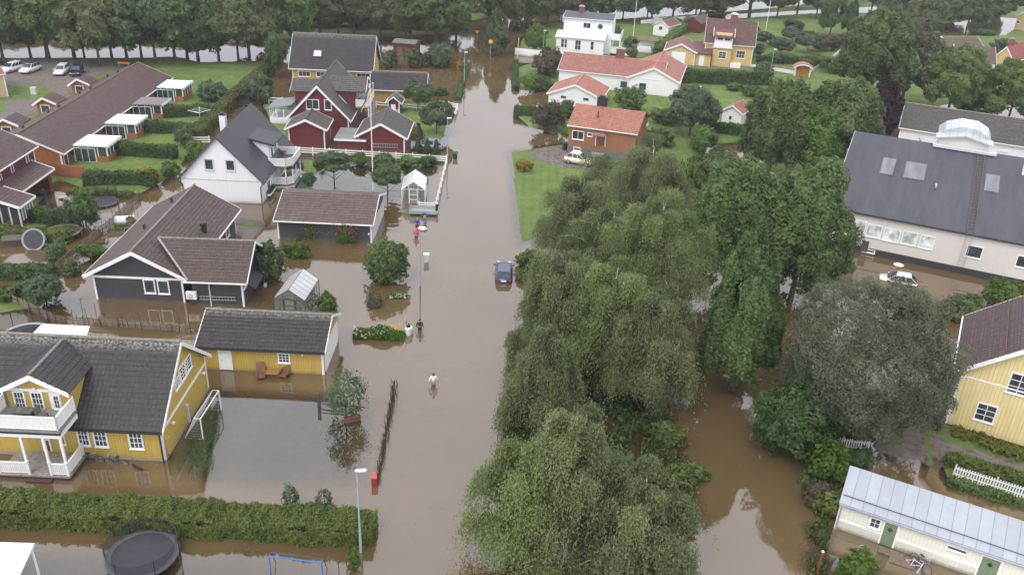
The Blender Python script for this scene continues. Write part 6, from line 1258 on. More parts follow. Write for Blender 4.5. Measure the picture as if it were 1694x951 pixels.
# ------------------------------------------------------------------ people
def skin(name, verts, edges, radii, mat, parent, sub=1, root=0):
    me = bpy.data.meshes.new(name); me.from_pydata(verts, edges, []); o = bpy.data.objects.new(name, me); COL.objects.link(o)
    m = o.modifiers.new('skin', 'SKIN'); m.use_smooth_shade = True
    for i, r in enumerate(radii): v = me.skin_vertices[0].data[i]; v.radius = (r, r) if not isinstance(r, tuple) else r; v.use_root = i == root
    if sub: sm = o.modifiers.new('sub', 'SUBSURF'); sm.levels = sub
    dg = bpy.context.evaluated_depsgraph_get(); ev = bpy.data.meshes.new_from_object(o.evaluated_get(dg)); o.modifiers.clear(); o.data = ev; ev.materials.clear(); ev.materials.append(mat); o.parent = parent
    bpy.data.meshes.remove(me); return o
SKINM = plain('skin', (.5, .3, .22), .6)
def person(label, px, rz, height, top, legs, hair, arms=((-.1, .1), (.1, .1)), lean=0.0, stride=.12, shorts=False, hood=False, cap=None):
    """standing on the bed under the water; x right, y forward"""
    P = G(*px); zb = min(gz(P), -.3); o = thing('person', label, 'person', (P.x, P.y, zb), R(rz)); s = height / 1.75
    def V(x, y, z): return (x * s, (y + max(0, z - .9) * lean) * s, z * s)
    vs = [V(0, 0, .95), V(0, 0, 1.15), V(0, .01, 1.38), V(0, 0, 1.5), V(0, .01, 1.58), V(0, .02, 1.66), V(0, .015, 1.74)]; rd = [.13, .12, .135, .055, .062, .085, .06]; ed = [(0, 1), (1, 2), (2, 3), (3, 4), (4, 5), (5, 6)]
    vs.append(V(0, .1, 1.64)); rd.append(.018); ed.append((5, 7))          # nose
    hands = []
    for k, sx in enumerate((-1, 1)):
        f = stride * sx; n = len(vs)
        vs += [V(sx * .09, 0, .88), V(sx * .1, f * .6 + .03, .5), V(sx * .1, f, .09), V(sx * .11, f + .16, .04)]; rd += [.095, .06, .045, .04]; ed += [(0, n), (n, n + 1), (n + 1, n + 2), (n + 2, n + 3)]
        n = len(vs); ax, ay = arms[k]
        el = (sx * .24 + ax * .5, .0 + ay * .35, 1.12); ha = (sx * .25 + ax, ay + .04, .88 + max(0, ay) * .45)
        vs += [V(sx * .19, 0, 1.42), V(*el), V(*ha)]; rd += [.06, .045, .034]; ed += [(2, n), (n, n + 1), (n + 1, n + 2)]
        for j in range(5):                                                # fingers and thumb
            m_ = len(vs); off = (j - 1.5) * .022; ln = (.075, .09, .095, .085, .05)[j]; thumb = j == 4
            b = (ha[0] + (0 if not thumb else -sx * .03), ha[1] + (off if not thumb else .035), ha[2] - (.06 if not thumb else .02)); e = (b[0] - sx * .012, b[1] + .012, b[2] - ln)
            vs += [V(*b), V(*e)]; rd += [.010, .008]; ed += [(n + 2, m_), (m_, m_ + 1)]
        hands.append(n)
    skin('body', vs, ed, [r * s for r in rd], SKINM, o)
    # jacket and trousers over the body
    jv = [vs[0], vs[1], vs[2], (vs[3][0], vs[3][1], vs[3][2] - .04 * s)]; jr = [.165, .15, .16, .075]; je = [(0, 1), (1, 2), (2, 3)]
    if hood: jv += [vs[4], vs[5], vs[6]]; jr += [.1, .115, .07]; je += [(3, 4), (4, 5), (5, 6)]
    for k in range(2):
        n = len(jv); h = hands[k]; w_ = Vector(vs[h + 1]).lerp(Vector(vs[h + 2]), .85); jv += [vs[h], vs[h + 1], tuple(w_)]; jr += [.085, .065, .052]; je += [(2, n), (n, n + 1), (n + 1, n + 2)]
    skin('jacket', jv, je, [r * s for r in jr], top, o, root=0)
    tv = [vs[0]]; tr = [.15]; te = []
    for k, sx in enumerate((-1, 1)):
        b = 8 + k * 17; n = len(tv); tv += [vs[b], vs[b + 1]] + ([] if shorts else [vs[b + 2]]); tr += [.115, .085] + ([] if shorts else [.065]); te += [(0, n), (n, n + 1)] + ([] if shorts else [(n + 1, n + 2)])
    skin('shorts' if shorts else 'trousers', tv, te, [r * s for r in tr], legs, o)
    if not hood:
        mb = MB(); c = Vector(vs[5]); mb.lathe([(.1 * s, -.05 * s), (.108 * s, .02 * s), (.095 * s, .07 * s), (.05 * s, .105 * s), (.01, .115 * s)], c - Vector((0, .018 * s, 0)), 12); mb.build('cap' if cap else 'hair', cap or hair, o, True)
    mb = MB()
    for sx in (-1, 1): c = Vector(vs[5]) + Vector((sx * .032 * s, .083 * s, 0)); mb.lathe([(.004, -.008), (.011, 0), (.004, .008)], c, 6)
    mb.build('eyes', BLACK, o)
    return o
cl = lambda n, c: plain('cloth_' + n, c, .85, var=.15, sc=8)
HB = plain('brown_hair', (.06, .035, .02), .7); HL = plain('fair_hair', (.42, .3, .15), .7); HK = plain('dark_hair', (.015, .012, .01), .6)
person('person in a hooded pink raincoat wading beside the grey lamp post', (688.5, 393), 0, 1.62, cl('pink', (.75, .06, .13)), cl('wader', (.12, .1, .09)), HB, hood=True)
person('person in a bright blue jacket wading behind the pink raincoat', (690.5, 376), 160, 1.7, cl('blue', (.02, .06, .3)), cl('navy', (.02, .025, .05)), HL, arms=((-.08, .1), (.12, .2)))
person('person in a grey green top with bare legs wading near the trailer', (703, 371), 170, 1.62, cl('sage', (.13, .17, .15)), cl('grey', (.17, .19, .18)), HL, shorts=True)
person('person in a dark jacket bending over the white tub beside the flower bed', (681, 551), 80, 1.66, cl('black', (.018, .018, .024)), cl('light', (.5, .5, .5)), HB, arms=((0, .35), (0, .4)), lean=.7, shorts=True)
person('person in a black jacket with bare knees standing right of the flower bed', (694.5, 546), 185, 1.66, cl('black', (.018, .018, .024)), cl('black', (.018, .018, .024)), HB, shorts=True)
person('person in a white sweatshirt wading alone in the middle of the road', (717, 638), 15, 1.74, cl('white', (.72, .72, .74)), cl('khaki', (.2, .16, .12)), HB, shorts=True)
# ------------------------------------------------------------------ street furniture
LAMP = plain('lamp_post_grey', (.3, .34, .38), .5)
def street_lamp(label, px, top_py, arm, group='street lamps along the flooded road', dz=0):
    P = at(*px); P.z = min(P.z, 0); h_ = Zat(P, top_py); o = thing('street_lamp', label, 'street lamp', (P.x, P.y, -.5), R(arm), group); h_ += .5
    mb = MB(); mb.tube([(0, 0, 0), (0, 0, 2.2), (0, 0, 2.25), (0, 0, h_)], [.085, .08, .06, .05], 10); mb.build('pole', LAMP, o)
    mb = MB(); mb.box(-.12, .55, -.11, .11, h_ - .02, h_ + .1); lh = mb.build('lamp_head', WHITE, o, bevel=.05); mb = MB(); mb.box(.05, .48, -.08, .08, h_ - .06, h_ - .021); mb.build('lamp_glass', plain('lamp_cover', (.5, .5, .48), .2), lh)
    mb = MB(); mb.box(-.07, .07, -.1, -.05, 1.0, 1.35); mb.build('hatch', LAMP, o); return o
street_lamp('tall grey street lamp at the end of the front hedge', (597, 913), 779, 12)
street_lamp('tall grey street lamp by the three waders and the utility cabinet', (695, 472), 377, 5)
street_lamp('grey street lamp at the corner of the white rail fence', (740, 263), 196, 10)
street_lamp('far grey street lamp standing in the narrow roadside hedge', (768, 140), 87, 8)
street_lamp('grey street lamp beside the clipped dark hedge and orchard', (1272, 133), 82, 0)
street_lamp('white headed street lamp on the lawn before the white villa', (898, 92), 51, 0)
def flagpole(label, px, top_py, r=.075):
    P = at(*px); h_ = min(Zat(P, top_py), 13) + .3; o = thing('flagpole', label, 'flagpole', (P.x, P.y, P.z - .3)); mb = MB(); mb.tube([(0, 0, 0), (0, 0, h_ - P.z)], [r, r * .55], 8); mb.build('pole', WHITE, o); mb = MB(); mb.lathe([(.02, 0), (.1, .05), (.1, .12), (.02, .18)], (0, 0, h_ - P.z), 8); mb.build('finial', WHITE, o); return o, h_ - P.z
fp, fh = flagpole('white flagpole with a limp pennant beside the small stemmed tree', (617.5, 316), 136)
pn = thing('pennant', 'limp blue and yellow pennant hanging from the white flagpole', 'pennant', fp.location + Vector((-.08, -.05, fh - .3)))
for nm, c, off in (('blue_cloth', (.02, .12, .35), 0), ('yellow_cloth', (.75, .55, .05), .16)):
    mb = MB(); vs, fs = [], []
    for i in range(14):
        u = i / 13; x = -.15 - 1.35 * u - .1 * math.sin(u * 9 + off); z = -2.9 * u ** 1.05; w_ = .5 * (1 - u * .8) ; y = .1 * math.sin(u * 12)
        a, b = off * 1.6 * (1 - u * .7), w_ * .42
        vs += [(x * .75 + a, y, z), (x * .75 + a + b, y + .12, z - .12), (x * .75 + a, y + .02, z), (x * .75 + a + b, y + .14, z - .12)]
    for i in range(13):
        k = i * 4; fs += [(k, k + 1, k + 5, k + 4), (k + 2, k + 6, k + 7, k + 3), (k, k + 4, k + 6, k + 2), (k + 1, k + 3, k + 7, k + 5)]
    mb.add(vs, fs); mb.build(nm, cl('flag_' + nm, c), pn)
flagpole('white flagpole on the lawn between the villa and the white shed', (1047, 64), -70); flagpole('white flagpole in front of the white villa terrace', (930, 126), 58); flagpole('white flagpole among the orchard trees', (1264, 66), -75)
def sign(label, px, top, shape):
    P = G(*px); h_ = Zat(P, top); o = thing('road_sign', label, 'road sign', (P.x, P.y, -.5)); h_ += .5; mb = MB(); mb.tube([(0, 0, 0), (0, 0, h_)], .04, 8); mb.build('post', STEEL, o)
    mb = MB(); mb.T = Matrix.Translation((0, -.05, h_ - .4)) @ Matrix.Rotation(R(90), 4, 'X'); n = 3 if shape == 'tri' else 20
    if n == 3: mb.prism([(-.5, .4, 0), (.5, .4, 0), (0, -.45, 0)], (0, 0, .04))
    else: mb.lathe([(.42, 0), (.42, .04)], (0, 0, 0), n)
    f = mb.build('sign_panel', plain('orange_sign', (.75, .22, .01), .4), o)
    mb = MB(); mb.T = Matrix.Translation((0, -.095, h_ - .4)) @ Matrix.Rotation(R(90), 4, 'X'); 
    if n == 3: mb.prism([(-.3, .3, 0), (.3, .3, 0), (0, -.25, 0)], (0, 0, .01))
    else: mb.lathe([(.3, 0), (.3, .01)], (0, 0, 0), n)
    mb.build('sign_face', plain('yellow_sign', (.8, .45, .02), .4), f)
sign('round orange and yellow road sign in the flooded junction', (811, 97), 66, 'round'); sign('triangular give way sign, orange and yellow, at the flooded crossroads', (789, 68), 51, 'tri')
P = G(705.5, 433); o = thing('utility_cabinet', 'pale grey utility cabinet with white lid standing in the water', 'cabinet', (P.x, P.y, -.5), R(8)); boxpart('body', GREYW, o, -.22, .22, -.18, .18, 0, 1.3); boxpart('lid', WHITE, o, -.28, .28, -.24, .24, 1.3, 1.42)
def bin_(label, px, col, rz=0, s=1.0, group=None):
    P = at(*px); o = thing('wheelie_bin', label, 'bin', (P.x, P.y, min(P.z, .6) if P.z > 0 else -.25), R(rz), group); m = plain('bin_%d' % int(col[1] * 1000), col, .5)
    mb = MB(); mb.prism([(-.26 * s, -.3 * s, .05), (.26 * s, -.3 * s, .05), (.26 * s, .3 * s, .05), (-.26 * s, .3 * s, .05)], (0, 0, .01)); mb.v = []; mb.f = []
    mb.add([(-.24 * s, -.28 * s, .05), (.24 * s, -.28 * s, .05), (.24 * s, .28 * s, .05), (-.24 * s, .28 * s, .05), (-.31 * s, -.36 * s, 1.0 * s), (.31 * s, -.36 * s, 1.0 * s), (.31 * s, .36 * s, 1.0 * s), (-.31 * s, .36 * s, 1.0 * s)], [(0, 3, 2, 1), (4, 5, 6, 7), (0, 1, 5, 4), (1, 2, 6, 5), (2, 3, 7, 6), (3, 0, 4, 7)]); mb.build('body', m, o)
    mb = MB(); mb.prism([(-.34 * s, -.38 * s, 1.005 * s), (-.34 * s, .4 * s, 1.005 * s), (-.34 * s, .4 * s, 1.12 * s), (-.34 * s, -.2 * s, 1.1 * s)], (.68 * s, 0, 0)); mb.build('lid', m, o)
    mb = MB(); mb.bar((-.3 * s, .46 * s, .98 * s), (.3 * s, .46 * s, .98 * s), .05); mb.build('handle', m, o)
    for x in (-.25, .25): mb = MB(); mb.T = Matrix.Translation((x * s, .3 * s, .12)) @ Matrix.Rotation(R(90), 4, 'Y'); mb.lathe([(.11, -.03), (.11, .03)], (0, 0, 0), 10); mb.build('wheel', RUBBER, o)
    return o
bin_('dark green bin in the water at the corner of the white rail fence', (753, 262), (.012, .04, .035)); bin_('black lidded grey bin against the brick house wall', (934, 248), (.03, .035, .04), 20)
bin_('green bin behind the black bin at the bright yellow house', (1552, 693), (.015, .13, .05), 30); bin_('black bin in front of the green one at the bright yellow house corner', (1548, 709), (.02, .02, .024), 20)
# dish topped pole by the sunk car
P = G(1480, 462); h_ = Zat(P, 438); o = thing('dish_lamp', 'pole with a flat white dish on top beside the sunk white car', 'lamp', (P.x, P.y, -.5)); mb = MB(); mb.tube([(0, 0, 0), (0, 0, h_ + .5)], .05, 8); mb.build('pole', DGREY, o); mb = MB(); mb.lathe([(.1, 0), (.5, .08), (.52, .12), (.1, .18)], (0, 0, h_ + .4), 18); mb.build('dish', WHITE, o, True)
P = at(1157, 160); o = thing('garden_obelisk', 'slim white pointed garden obelisk standing on the lawn by the hedge', 'obelisk', P); mb = MB(); mb.lathe([(.75, 0), (.02, Zat(P, 142) - P.z)], (0, 0, 0), 5); mb.build('body', WHITE, o); boxpart('base', GREYW, o, -.7, .7, -.7, .7, -.2, -.01)
# ------------------------------------------------------------------ fences
def rail_fence(name, label, px, h_, nrail=3, step=2.2, group=None, mat=WHITE, z=0.0, board=.14):
    W = [G(*p, z) for p in px]; o = thing(name, label, 'fence', (W[0].x, W[0].y, 0), 0, group); O = o.location
    posts = []
    for i in range(len(W) - 1):
        a, b = W[i] - O, W[i + 1] - O; L = (b - a).length; k = max(1, round(L / step))
        for j in range(k + (i == len(W) - 2)): posts.append(a.lerp(b, j / k))
        for r in range(nrail):
            mb = MB(); zz = h_ - .12 - r * (h_ - .25) / max(1, nrail); mb.bar((a.x, a.y, zz), (b.x, b.y, zz), .035, board); mb.build('rail', mat, o)
    for p in posts: mb = MB(); mb.box(p.x - .055, p.x + .055, p.y + .03, p.y + .14, -.6, h_ + .05); mb.build('post', mat, o)
    return o
rail_fence('rail_fence', 'long white rail fence between the red house and the white house garden', [(490, 256), (600, 262), (738, 271)], 1.1)
rail_fence('rail_fence', 'white rail fence running down the road edge past the greenhouse', [(739, 272), (722, 343)], 1.15, 2); rail_fence('rail_fence', 'short white board fence behind the trailer', [(693, 347), (720, 348)], 1.0, 3)
P = G(722.5, 352); o = thing('gate_post', 'black wrapped post at the end of the roadside fence', 'post', (P.x, P.y, -.5)); mb = MB(); mb.lathe([(.16, 0), (.16, 1.6), (.1, 1.7)], (0, 0, 0), 10); mb.build('body', BLACK, o); mb = MB(); mb.lathe([(.17, 0), (.1, .14)], (0, 0, 1.65), 10); mb.build('cap', WHITE, o)
rail_fence('rail_fence', 'white rail fence left of the red house, before the back yellow house yard', [(445, 172), (490, 174)], 1.1, 2); rail_fence('rail_fence', 'white rail fence behind the tiny playhouse', [(622, 178), (735, 187)], 1.0, 2); rail_fence('rail_fence', 'short white fence at the lawn corner by the road hedge', [(742, 178), (757, 182), (752, 196)], 1.0, 3)
rail_fence('rail_fence', 'short white fence beside the white house back corner', [(318, 240), (347, 240)], 1.2, 3)
def picket(label, px, h_, z=.2, gap=.17):
    W = [G(*p, z) for p in px]; o = thing('picket_fence', label, 'fence', W[0]); O = W[0]; d = W[1] - O; L = d.length; d /= L
    for zz in (.3, h_ - .25): mb = MB(); mb.bar((0, 0, zz), d * L + Vector((0, 0, zz)), .04, .08); mb.build('rail', WHITE, o)
    k = int(L / gap); n_ = Vector((d.y, -d.x, 0))
    for j in range(k + 1):
        p = d * (j * L / k) + n_ * .045; mb = MB(); mb.prism([p - d * .045 - Vector((0, 0, .1)), p + d * .045 - Vector((0, 0, .1)), p + d * .045 + Vector((0, 0, h_ - .06)), p + Vector((0, 0, h_)), p - d * .045 + Vector((0, 0, h_ - .06))], n_ * .02); mb.build('picket', WHITE, o)
    for j in range(3): p = d * (j * L / 2) - n_ * .06; mb = MB(); mb.bar(p - Vector((0, 0, .5)), p + Vector((0, 0, h_ + .05)), .09); mb.build('post', GREYW, o)
picket('short white picket fence half hidden by dark elder', [(1349, 737), (1434, 748)], 1.05); picket('long white picket fence between leafy borders before the yellow house', [(1576, 788), (1715, 832)], 1.0)
rail_fence('garden_wall', 'white board fence running along the orchard edge', [(1242, 112), (1320, 124)], 1.1, 5, 3, z=.4, board=.2); rail_fence('garden_wall', 'white board fence climbing right from the arched gate', [(1335, 125), (1375, 98), (1410, 70)], 1.1, 5, 3, z=.4, board=.2)
rail_fence('garden_wall', 'white garden fence along the road end left of the villa', [(856, 92), (858, 72)], 1.4, 5, 3, z=.3, board=.24); rail_fence('garden_wall', 'far white fence behind the white shed with the round window', [(1060, 40), (1100, 36), (1170, 30)], 1.3, 4, 4, z=.4, board=.26)
P = at(1326, 126); o = thing('arched_gate', 'small arched gate house with orange doors and red tiled top', 'gate', P, R(-10))
for x in (-1.5, 1.3): boxpart('gate_post', WHITE, o, x, x + .25, -.4, .4, -.2, 2.1)
for x in (-1.2, .06): boxpart('door', plain('orange_door', (.45, .17, .03), .5), o, x, x + 1.2, -.1, .1, 0, 2.0)
mb = MB(); A_ = [(-1.9, 1.95), (-1.0, 2.5), (0, 2.7), (1.0, 2.5), (1.9, 1.95)]; mb.prism([(x, -.9, z) for x, z in A_] + [(x, -.9, z - .15) for x, z in A_[::-1]], (0, 1.8, 0)); mb.build('gate_roof', plain('red_gate_tiles', (.36, .13, .09), .7), o); mb = MB(); mb.prism([(x, -.95, z - .16) for x, z in A_] + [(x, -.95, z - .4) for x, z in A_[::-1]], (0, .1, 0)); mb.build('arch_trim', WHITE, o)
def wattle(label, px, h_, stakes, tall, seed):
    """round-pole fence of split slats on stakes, with taller thin poles"""
    rs = random.Random(seed); W = [G(*p) for p in px]; o = thing('wattle_fence', label, 'fence', W[0]); O = W[0]
    for i in range(len(W) - 1):
        a, b = W[i] - O, W[i + 1] - O; d = b - a; L = d.length; dd = d / L; n_ = Vector((-dd.y, dd.x, 0)); mb = MB(); zz = -.1
        while zz < h_:
            pts = [a + dd * (L * t / 8) + n_ * (.06 * (-1) ** t) + Vector((0, 0, zz + rs.uniform(-.04, .04))) for t in range(9)]; mb.tube(pts, rs.uniform(.02, .035), 4); zz += .075
        mb.build('woven_rods', WOOD, o)
    tot = [(W[i] - O, W[i + 1] - O) for i in range(len(W) - 1)]
    for j in range(stakes):
        f = (j + .5) / stakes * len(tot); a, b = tot[min(int(f), len(tot) - 1)]; p = a.lerp(b, f - int(f)); t_ = h_ + .15 + (rs.uniform(.4, 1.0) if j % tall == 0 else rs.uniform(0, .15)); mb = MB(); q = p + Vector((rs.uniform(-.15, .15), rs.uniform(-.15, .15), 0)); mb.tube([p + Vector((0, 0, -.6)), q + Vector((0, 0, t_))], [.035, .022], 5); mb.build('stake', DKWOOD, o)
    return o
wattle('weathered wattle fence with thin stakes below the charcoal house gable', [(88, 534), (200, 541), (322, 551)], .75, 24, 3, 1); wattle('weathered wattle fence running up between the left gardens and charcoal house', [(70, 468), (128, 418), (180, 377), (233, 327)], .85, 26, 3, 2)
wattle('old wattle fence at the yellow house back garden, left of the trampoline', [(20, 500), (88, 532)], .8, 8, 2, 3)
# bare twig hedge by the road
A, B = G(653, 641), G(624, 800); o = thing('twig_hedge', 'row of bare dark brown twigs standing in the water along the road', 'hedge', A); rs = np.random.RandomState(3); d = B - A; mb = MB()
for k in range(170):
    p = d * (k / 170) + Vector((rs.normal() * .07, rs.normal() * .08, 0)); hh = rs.uniform(.5, 1.1) * (1.25 if k < 30 else 1); mb.tube([p - Vector((0, 0, .5)), p + Vector((rs.normal() * .1, rs.normal() * .1, hh * .6)), p + Vector((rs.normal() * .2, rs.normal() * .2, hh))], [.022, .016, .006], 4)
mb.build('twigs', plain('bare_twigs', (.045, .032, .022), .9, var=.5), o); mb = MB()
for k in range(8): p = d * (k / 7); mb.bar(p - Vector((0, 0, .5)), p + Vector((0, 0, .7)), .06)
mb.build('stakes', DKWOOD, o)
P = G(619, 801); o = thing('mailbox', 'red mailbox standing in the water at the end of the twig row', 'mailbox', (P.x, P.y, -.3), R(15)); boxpart('body', plain('red_mailbox_paint', (.3, .025, .035), .4), o, -.17, .17, -.2, .2, .3, .95); mb = MB(); mb.prism([(-.19, -.24, .955), (.19, -.24, .955), (.19, .24, 1.08), (-.19, .24, 1.08)], (0, 0, .03)); mb.build('lid', plain('red_mailbox_lid', (.45, .06, .07), .4), o); boxpart('post', DKWOOD, o, -.06, .06, -.06, .06, -.3, .29)
P = G(528, 672); o = thing('gate', 'low dark metal gate with a slate grey post by the apple tree', 'gate', (P.x, P.y, -.5), R(-6)); boxpart('gate_post', plain('slate_post', (.05, .06, .09), .5), o, -.1, .1, -.1, .1, 0, 1.7); mb = MB()
for z in (.75, 1.05): mb.bar((.1, 0, z), (2.4, 0, z), .05)
mb.bar((.1, 0, .75), (2.4, 0, 1.05), .04); mb.build('bar', DGREY, o)
P = G(583, 695); o = thing('planter', 'reddish brown planter box floating below the apple tree', 'planter', (P.x, P.y, -.15), R(25)); RBR = plain('redwood_box', (.17, .065, .04), .7)
for nm, b in (('board', (-.6, .6, -.22, -.17, 0, .5)), ('board', (-.6, .6, .17, .22, 0, .5)), ('board', (-.6, -.55, -.165, .165, 0, .5)), ('board', (.55, .6, -.165, .165, 0, .5)), ('bottom', (-.545, .545, -.165, .165, .3, .44))): boxpart(nm, RBR, o, *b)
# football goals
def goal(label, px, mat, w_, h_, dp, net=True, rz=0, fold=False):
    P = G(*px); o = thing('football_goal', label, 'football goal', (P.x, P.y, min(gz(P), -.02)), R(rz)); mb = MB(); mb.tube([(0, 0, 0), (0, 0, h_)], .045, 8); mb.build('goal_post', mat, o); mb = MB(); mb.tube([(w_, 0, 0), (w_, 0, h_)], .045, 8); mb.build('goal_post', mat, o); mb = MB(); mb.tube([(0, 0, h_), (w_, 0, h_)], .045, 8); mb.build('crossbar', mat, o)
    mb = MB(); t_ = dp * .35
    for x in (0, w_): mb.tube([(x, 0, h_), (x, t_, h_), (x, dp, 0), (x, 0, 0)], .03, 6)
    mb.tube([(0, dp, 0), (w_, dp, 0)], .03, 6); mb.tube([(0, t_, h_), (w_, t_, h_)], .025, 6); mb.build('back_frame', mat if net else DGREY, o)
    if net:
        mb = MB(); k = int(w_ / .16)
        for i in range(k + 1): x = w_ * i / k; mb.tube([(x, t_, h_), (x, dp, 0)], .007, 3)
        for j in range(9): u = j / 8; mb.tube([(0, t_ + (dp - t_) * u, h_ * (1 - u)), (w_, t_ + (dp - t_) * u, h_ * (1 - u))], .007, 3)
        for x in (0, w_):
            for j in range(1, 8): u = j / 8; mb.tube([(x, 0, h_ * u), (x, dp - (dp - t_) * u, h_ * u)], .007, 3)
        mb.build('net', plain('white_net', (.6, .6, .6), .8), o)
    return o
A, B = G(336, 726), G(366, 678); d = B - A; goal('white football goal with net on the grass beside the yellow gable', (336, 726), WHITE, d.length, 1.75, 1.3, True, math.degrees(math.atan2(d.y, d.x)))
A, B = G(448, 946), G(534, 957); d = B - A; goal('blue and black play goal cut by the bottom edge below the hedge', (448, 946), plain('blue_paint', (.03, .14, .45), .4), d.length, 1.5, .9, False, math.degrees(math.atan2(d.y, d.x)))
P = G(561, 955); o = thing('pole', 'thin dark stake in the water right of the blue play goal', 'pole', (P.x, P.y, -.4)); mb = MB(); mb.tube([(0, 0, 0), (.02, 0, 1.7)], [.03, .02], 6); mb.build('stake', DKWOOD, o); mb = MB(); mb.lathe([(.03, 0), (.01, .06)], (.02, 0, 1.7), 6); mb.build('tip', DKWOOD, o)
bush('bush', 'low green plant at the foot of the nearest street lamp', (586, 940), 908, .45, G_FRESH, 700, .1, 301)
for i, (x, y, t_, lab) in enumerate(((481, 835, 805, 'wispy green sapling behind the hedge, the left one'), (537, 842, 806, 'wispy green sapling behind the hedge, the right one'))): bush('bush', lab, (x, y), t_, .6, G_SILVER, 420, .12, 310 + i)
# ------------------------------------------------------------------ trampolines
NET = seethru('black_net', (.02, .02, .022), .36, .7)
def trampoline(label, px, r, netting=True, zb=None, rim=None, tilt=None, h_=.85, net_h=1.7, sides=8, half=False):
    P = at(*px); o = thing('trampoline', label, 'trampoline', (P.x, P.y, min(P.z, 0) - .1 if zb is None else zb)); rim = rim or plain('pad_grey', (.07, .075, .085), .6)
    if tilt: o.rotation_euler = tilt
    mb = MB(); mb.lathe([(r * .84, h_ - .015), (r * .84, h_)], (0, 0, 0), 36); mb.build('mat', plain('trampoline_mat', (.03, .03, .036), .7), o)
    mb = MB(); n = 36; vs, fs = [], []
    for k in range(n): t = 2 * math.pi * k / n; c, s = math.cos(t), math.sin(t); vs += [(r * .845 * c, r * .845 * s, h_ + .01), (r * c, r * s, h_ + .03), (r * c, r * s, h_ - .05), (r * .845 * c, r * .845 * s, h_ - .03)]
    for k in range(n): a, b = k * 4, (k + 1) % n * 4; fs += [(a, a + 1, b + 1, b), (a + 1, a + 2, b + 2, b + 1), (a + 2, a + 3, b + 3, b + 2), (a + 3, a, b, b + 3)]
    mb.add(vs, fs); mb.build('safety_pad', rim, o)
    for k in range(4):
        t = k * math.pi / 2 + .4; mb = MB(); q = [Vector((r * .97 * math.cos(t + a), r * .97 * math.sin(t + a), z)) for a, z in ((-.25, h_ - .06), (-.25, 0), (.25, 0), (.25, h_ - .06))]; mb.tube(q, .03, 6); mb.build('leg', STEEL, o)
    if netting:
        for k in range(sides // (2 if half else 1)): t = 2 * math.pi * k / sides + (.2 if not half else 0); mb = MB(); mb.tube([(r * math.cos(t), r * math.sin(t), h_ * .4), (r * math.cos(t), r * math.sin(t), h_ + net_h)], .03, 6); mb.build('net_pole', BLACK, o)
        mb = MB(); n = 40 // (2 if half else 1); vs, fs = [], []
        for k in range(n + 1): t = 2 * math.pi * k / 40; sag = .1 * abs(math.sin(t * sides / 2)); vs += [(r * .93 * math.cos(t), r * .93 * math.sin(t), h_), (r * .97 * math.cos(t), r * .97 * math.sin(t), h_ + net_h - sag)]
        for k in range(n): fs.append((k * 2, k * 2 + 2, k * 2 + 3, k * 2 + 1))
        mb.add(vs, fs); mb.build('safety_net', NET, o)
        mb = MB(); mb.tube([(vs[i][0], vs[i][1], vs[i][2]) for i in range(1, len(vs), 2)], .022, 5); mb.build('net_cord', BLACK, o)
    return o
trampoline('large black trampoline with collapsed net between the hedge and the bottom edge', (238, 926), 2.05, True, None, None, None, .9, 1.0, 6)
trampoline('round trampoline with dark net and toys on the mat by the wattle fence', (170, 336), 1.75, True, half=True); trampoline('trampoline with a yellow rimmed pad and tall black net', (106, 392), 1.85, True, rim=plain('yellow_black_pad', (.16, .14, .03), .6), half=True)
trampoline('trampoline with pale rim half hidden behind the yellow house ridge', (44, 556), 2.0, True, rim=plain('pale_pad', (.4, .42, .45), .6), net_h=1.5)
P = G(58, 405); o = trampoline('small trampoline tipped up on its edge against the hedge', (60, 408), 1.15, False, rim=plain('pale_springs', (.22, .23, .25), .5), h_=.3); o.rotation_euler = (R(62), R(8), 0); o.location.z = .75
P = at(125, 330); o = thing('hot_tub', 'round tub under a grey cover beside the round trampoline', 'hot tub', P); mb = MB(); mb.lathe([(1.15, -.3), (1.2, .55)], (0, 0, 0), 20); mb.build('body', DKWOOD, o); mb = MB(); mb.lathe([(1.28, .56), (1.25, .68), (.3, .78)], (0, 0, 0), 20); mb.build('cover', plain('grey_cover', (.17, .17, .19), .7), o)
o = trampoline('dark trampoline with net behind the white house ridge', (405, 172), 1.7, True); 
# canopies
def canopy(label, px, z, rz=None, legs=True):
    c = [G(*p, z) for p in px]; O = sum(c, Vector()) / 4; o = thing('canopy', label, 'canopy', (O.x, O.y, 0)); q = [p - Vector((O.x, O.y, 0)) for p in c]; mb = MB(); mb.prism(q, (0, 0, .1)); mb.build('canopy_roof', seam_metal('white_canopy_sheet', (.76, .77, .78), .9, 'x', .4), o)
    for p in q: mb = MB(); e = p * .9; mb.bar((e.x, e.y, -.4), (e.x, e.y, z - .01), .09); mb.build('leg', WHITE, o)
    mb = MB(); mb.bar(q[0] - Vector((0, 0, .08)), q[1] - Vector((0, 0, .08)), .05, .14); mb.build('edge_trim', WHITE, o); return o
canopy('white canopy roof cut by the bottom left corner', [(-70, 985), (18, 985), (58, 900), (-40, 897)], 2.3); canopy('flat white garden canopy behind the yellow house ridge', [(40, 568), (140, 567), (149, 541), (70, 537)], 2.0)
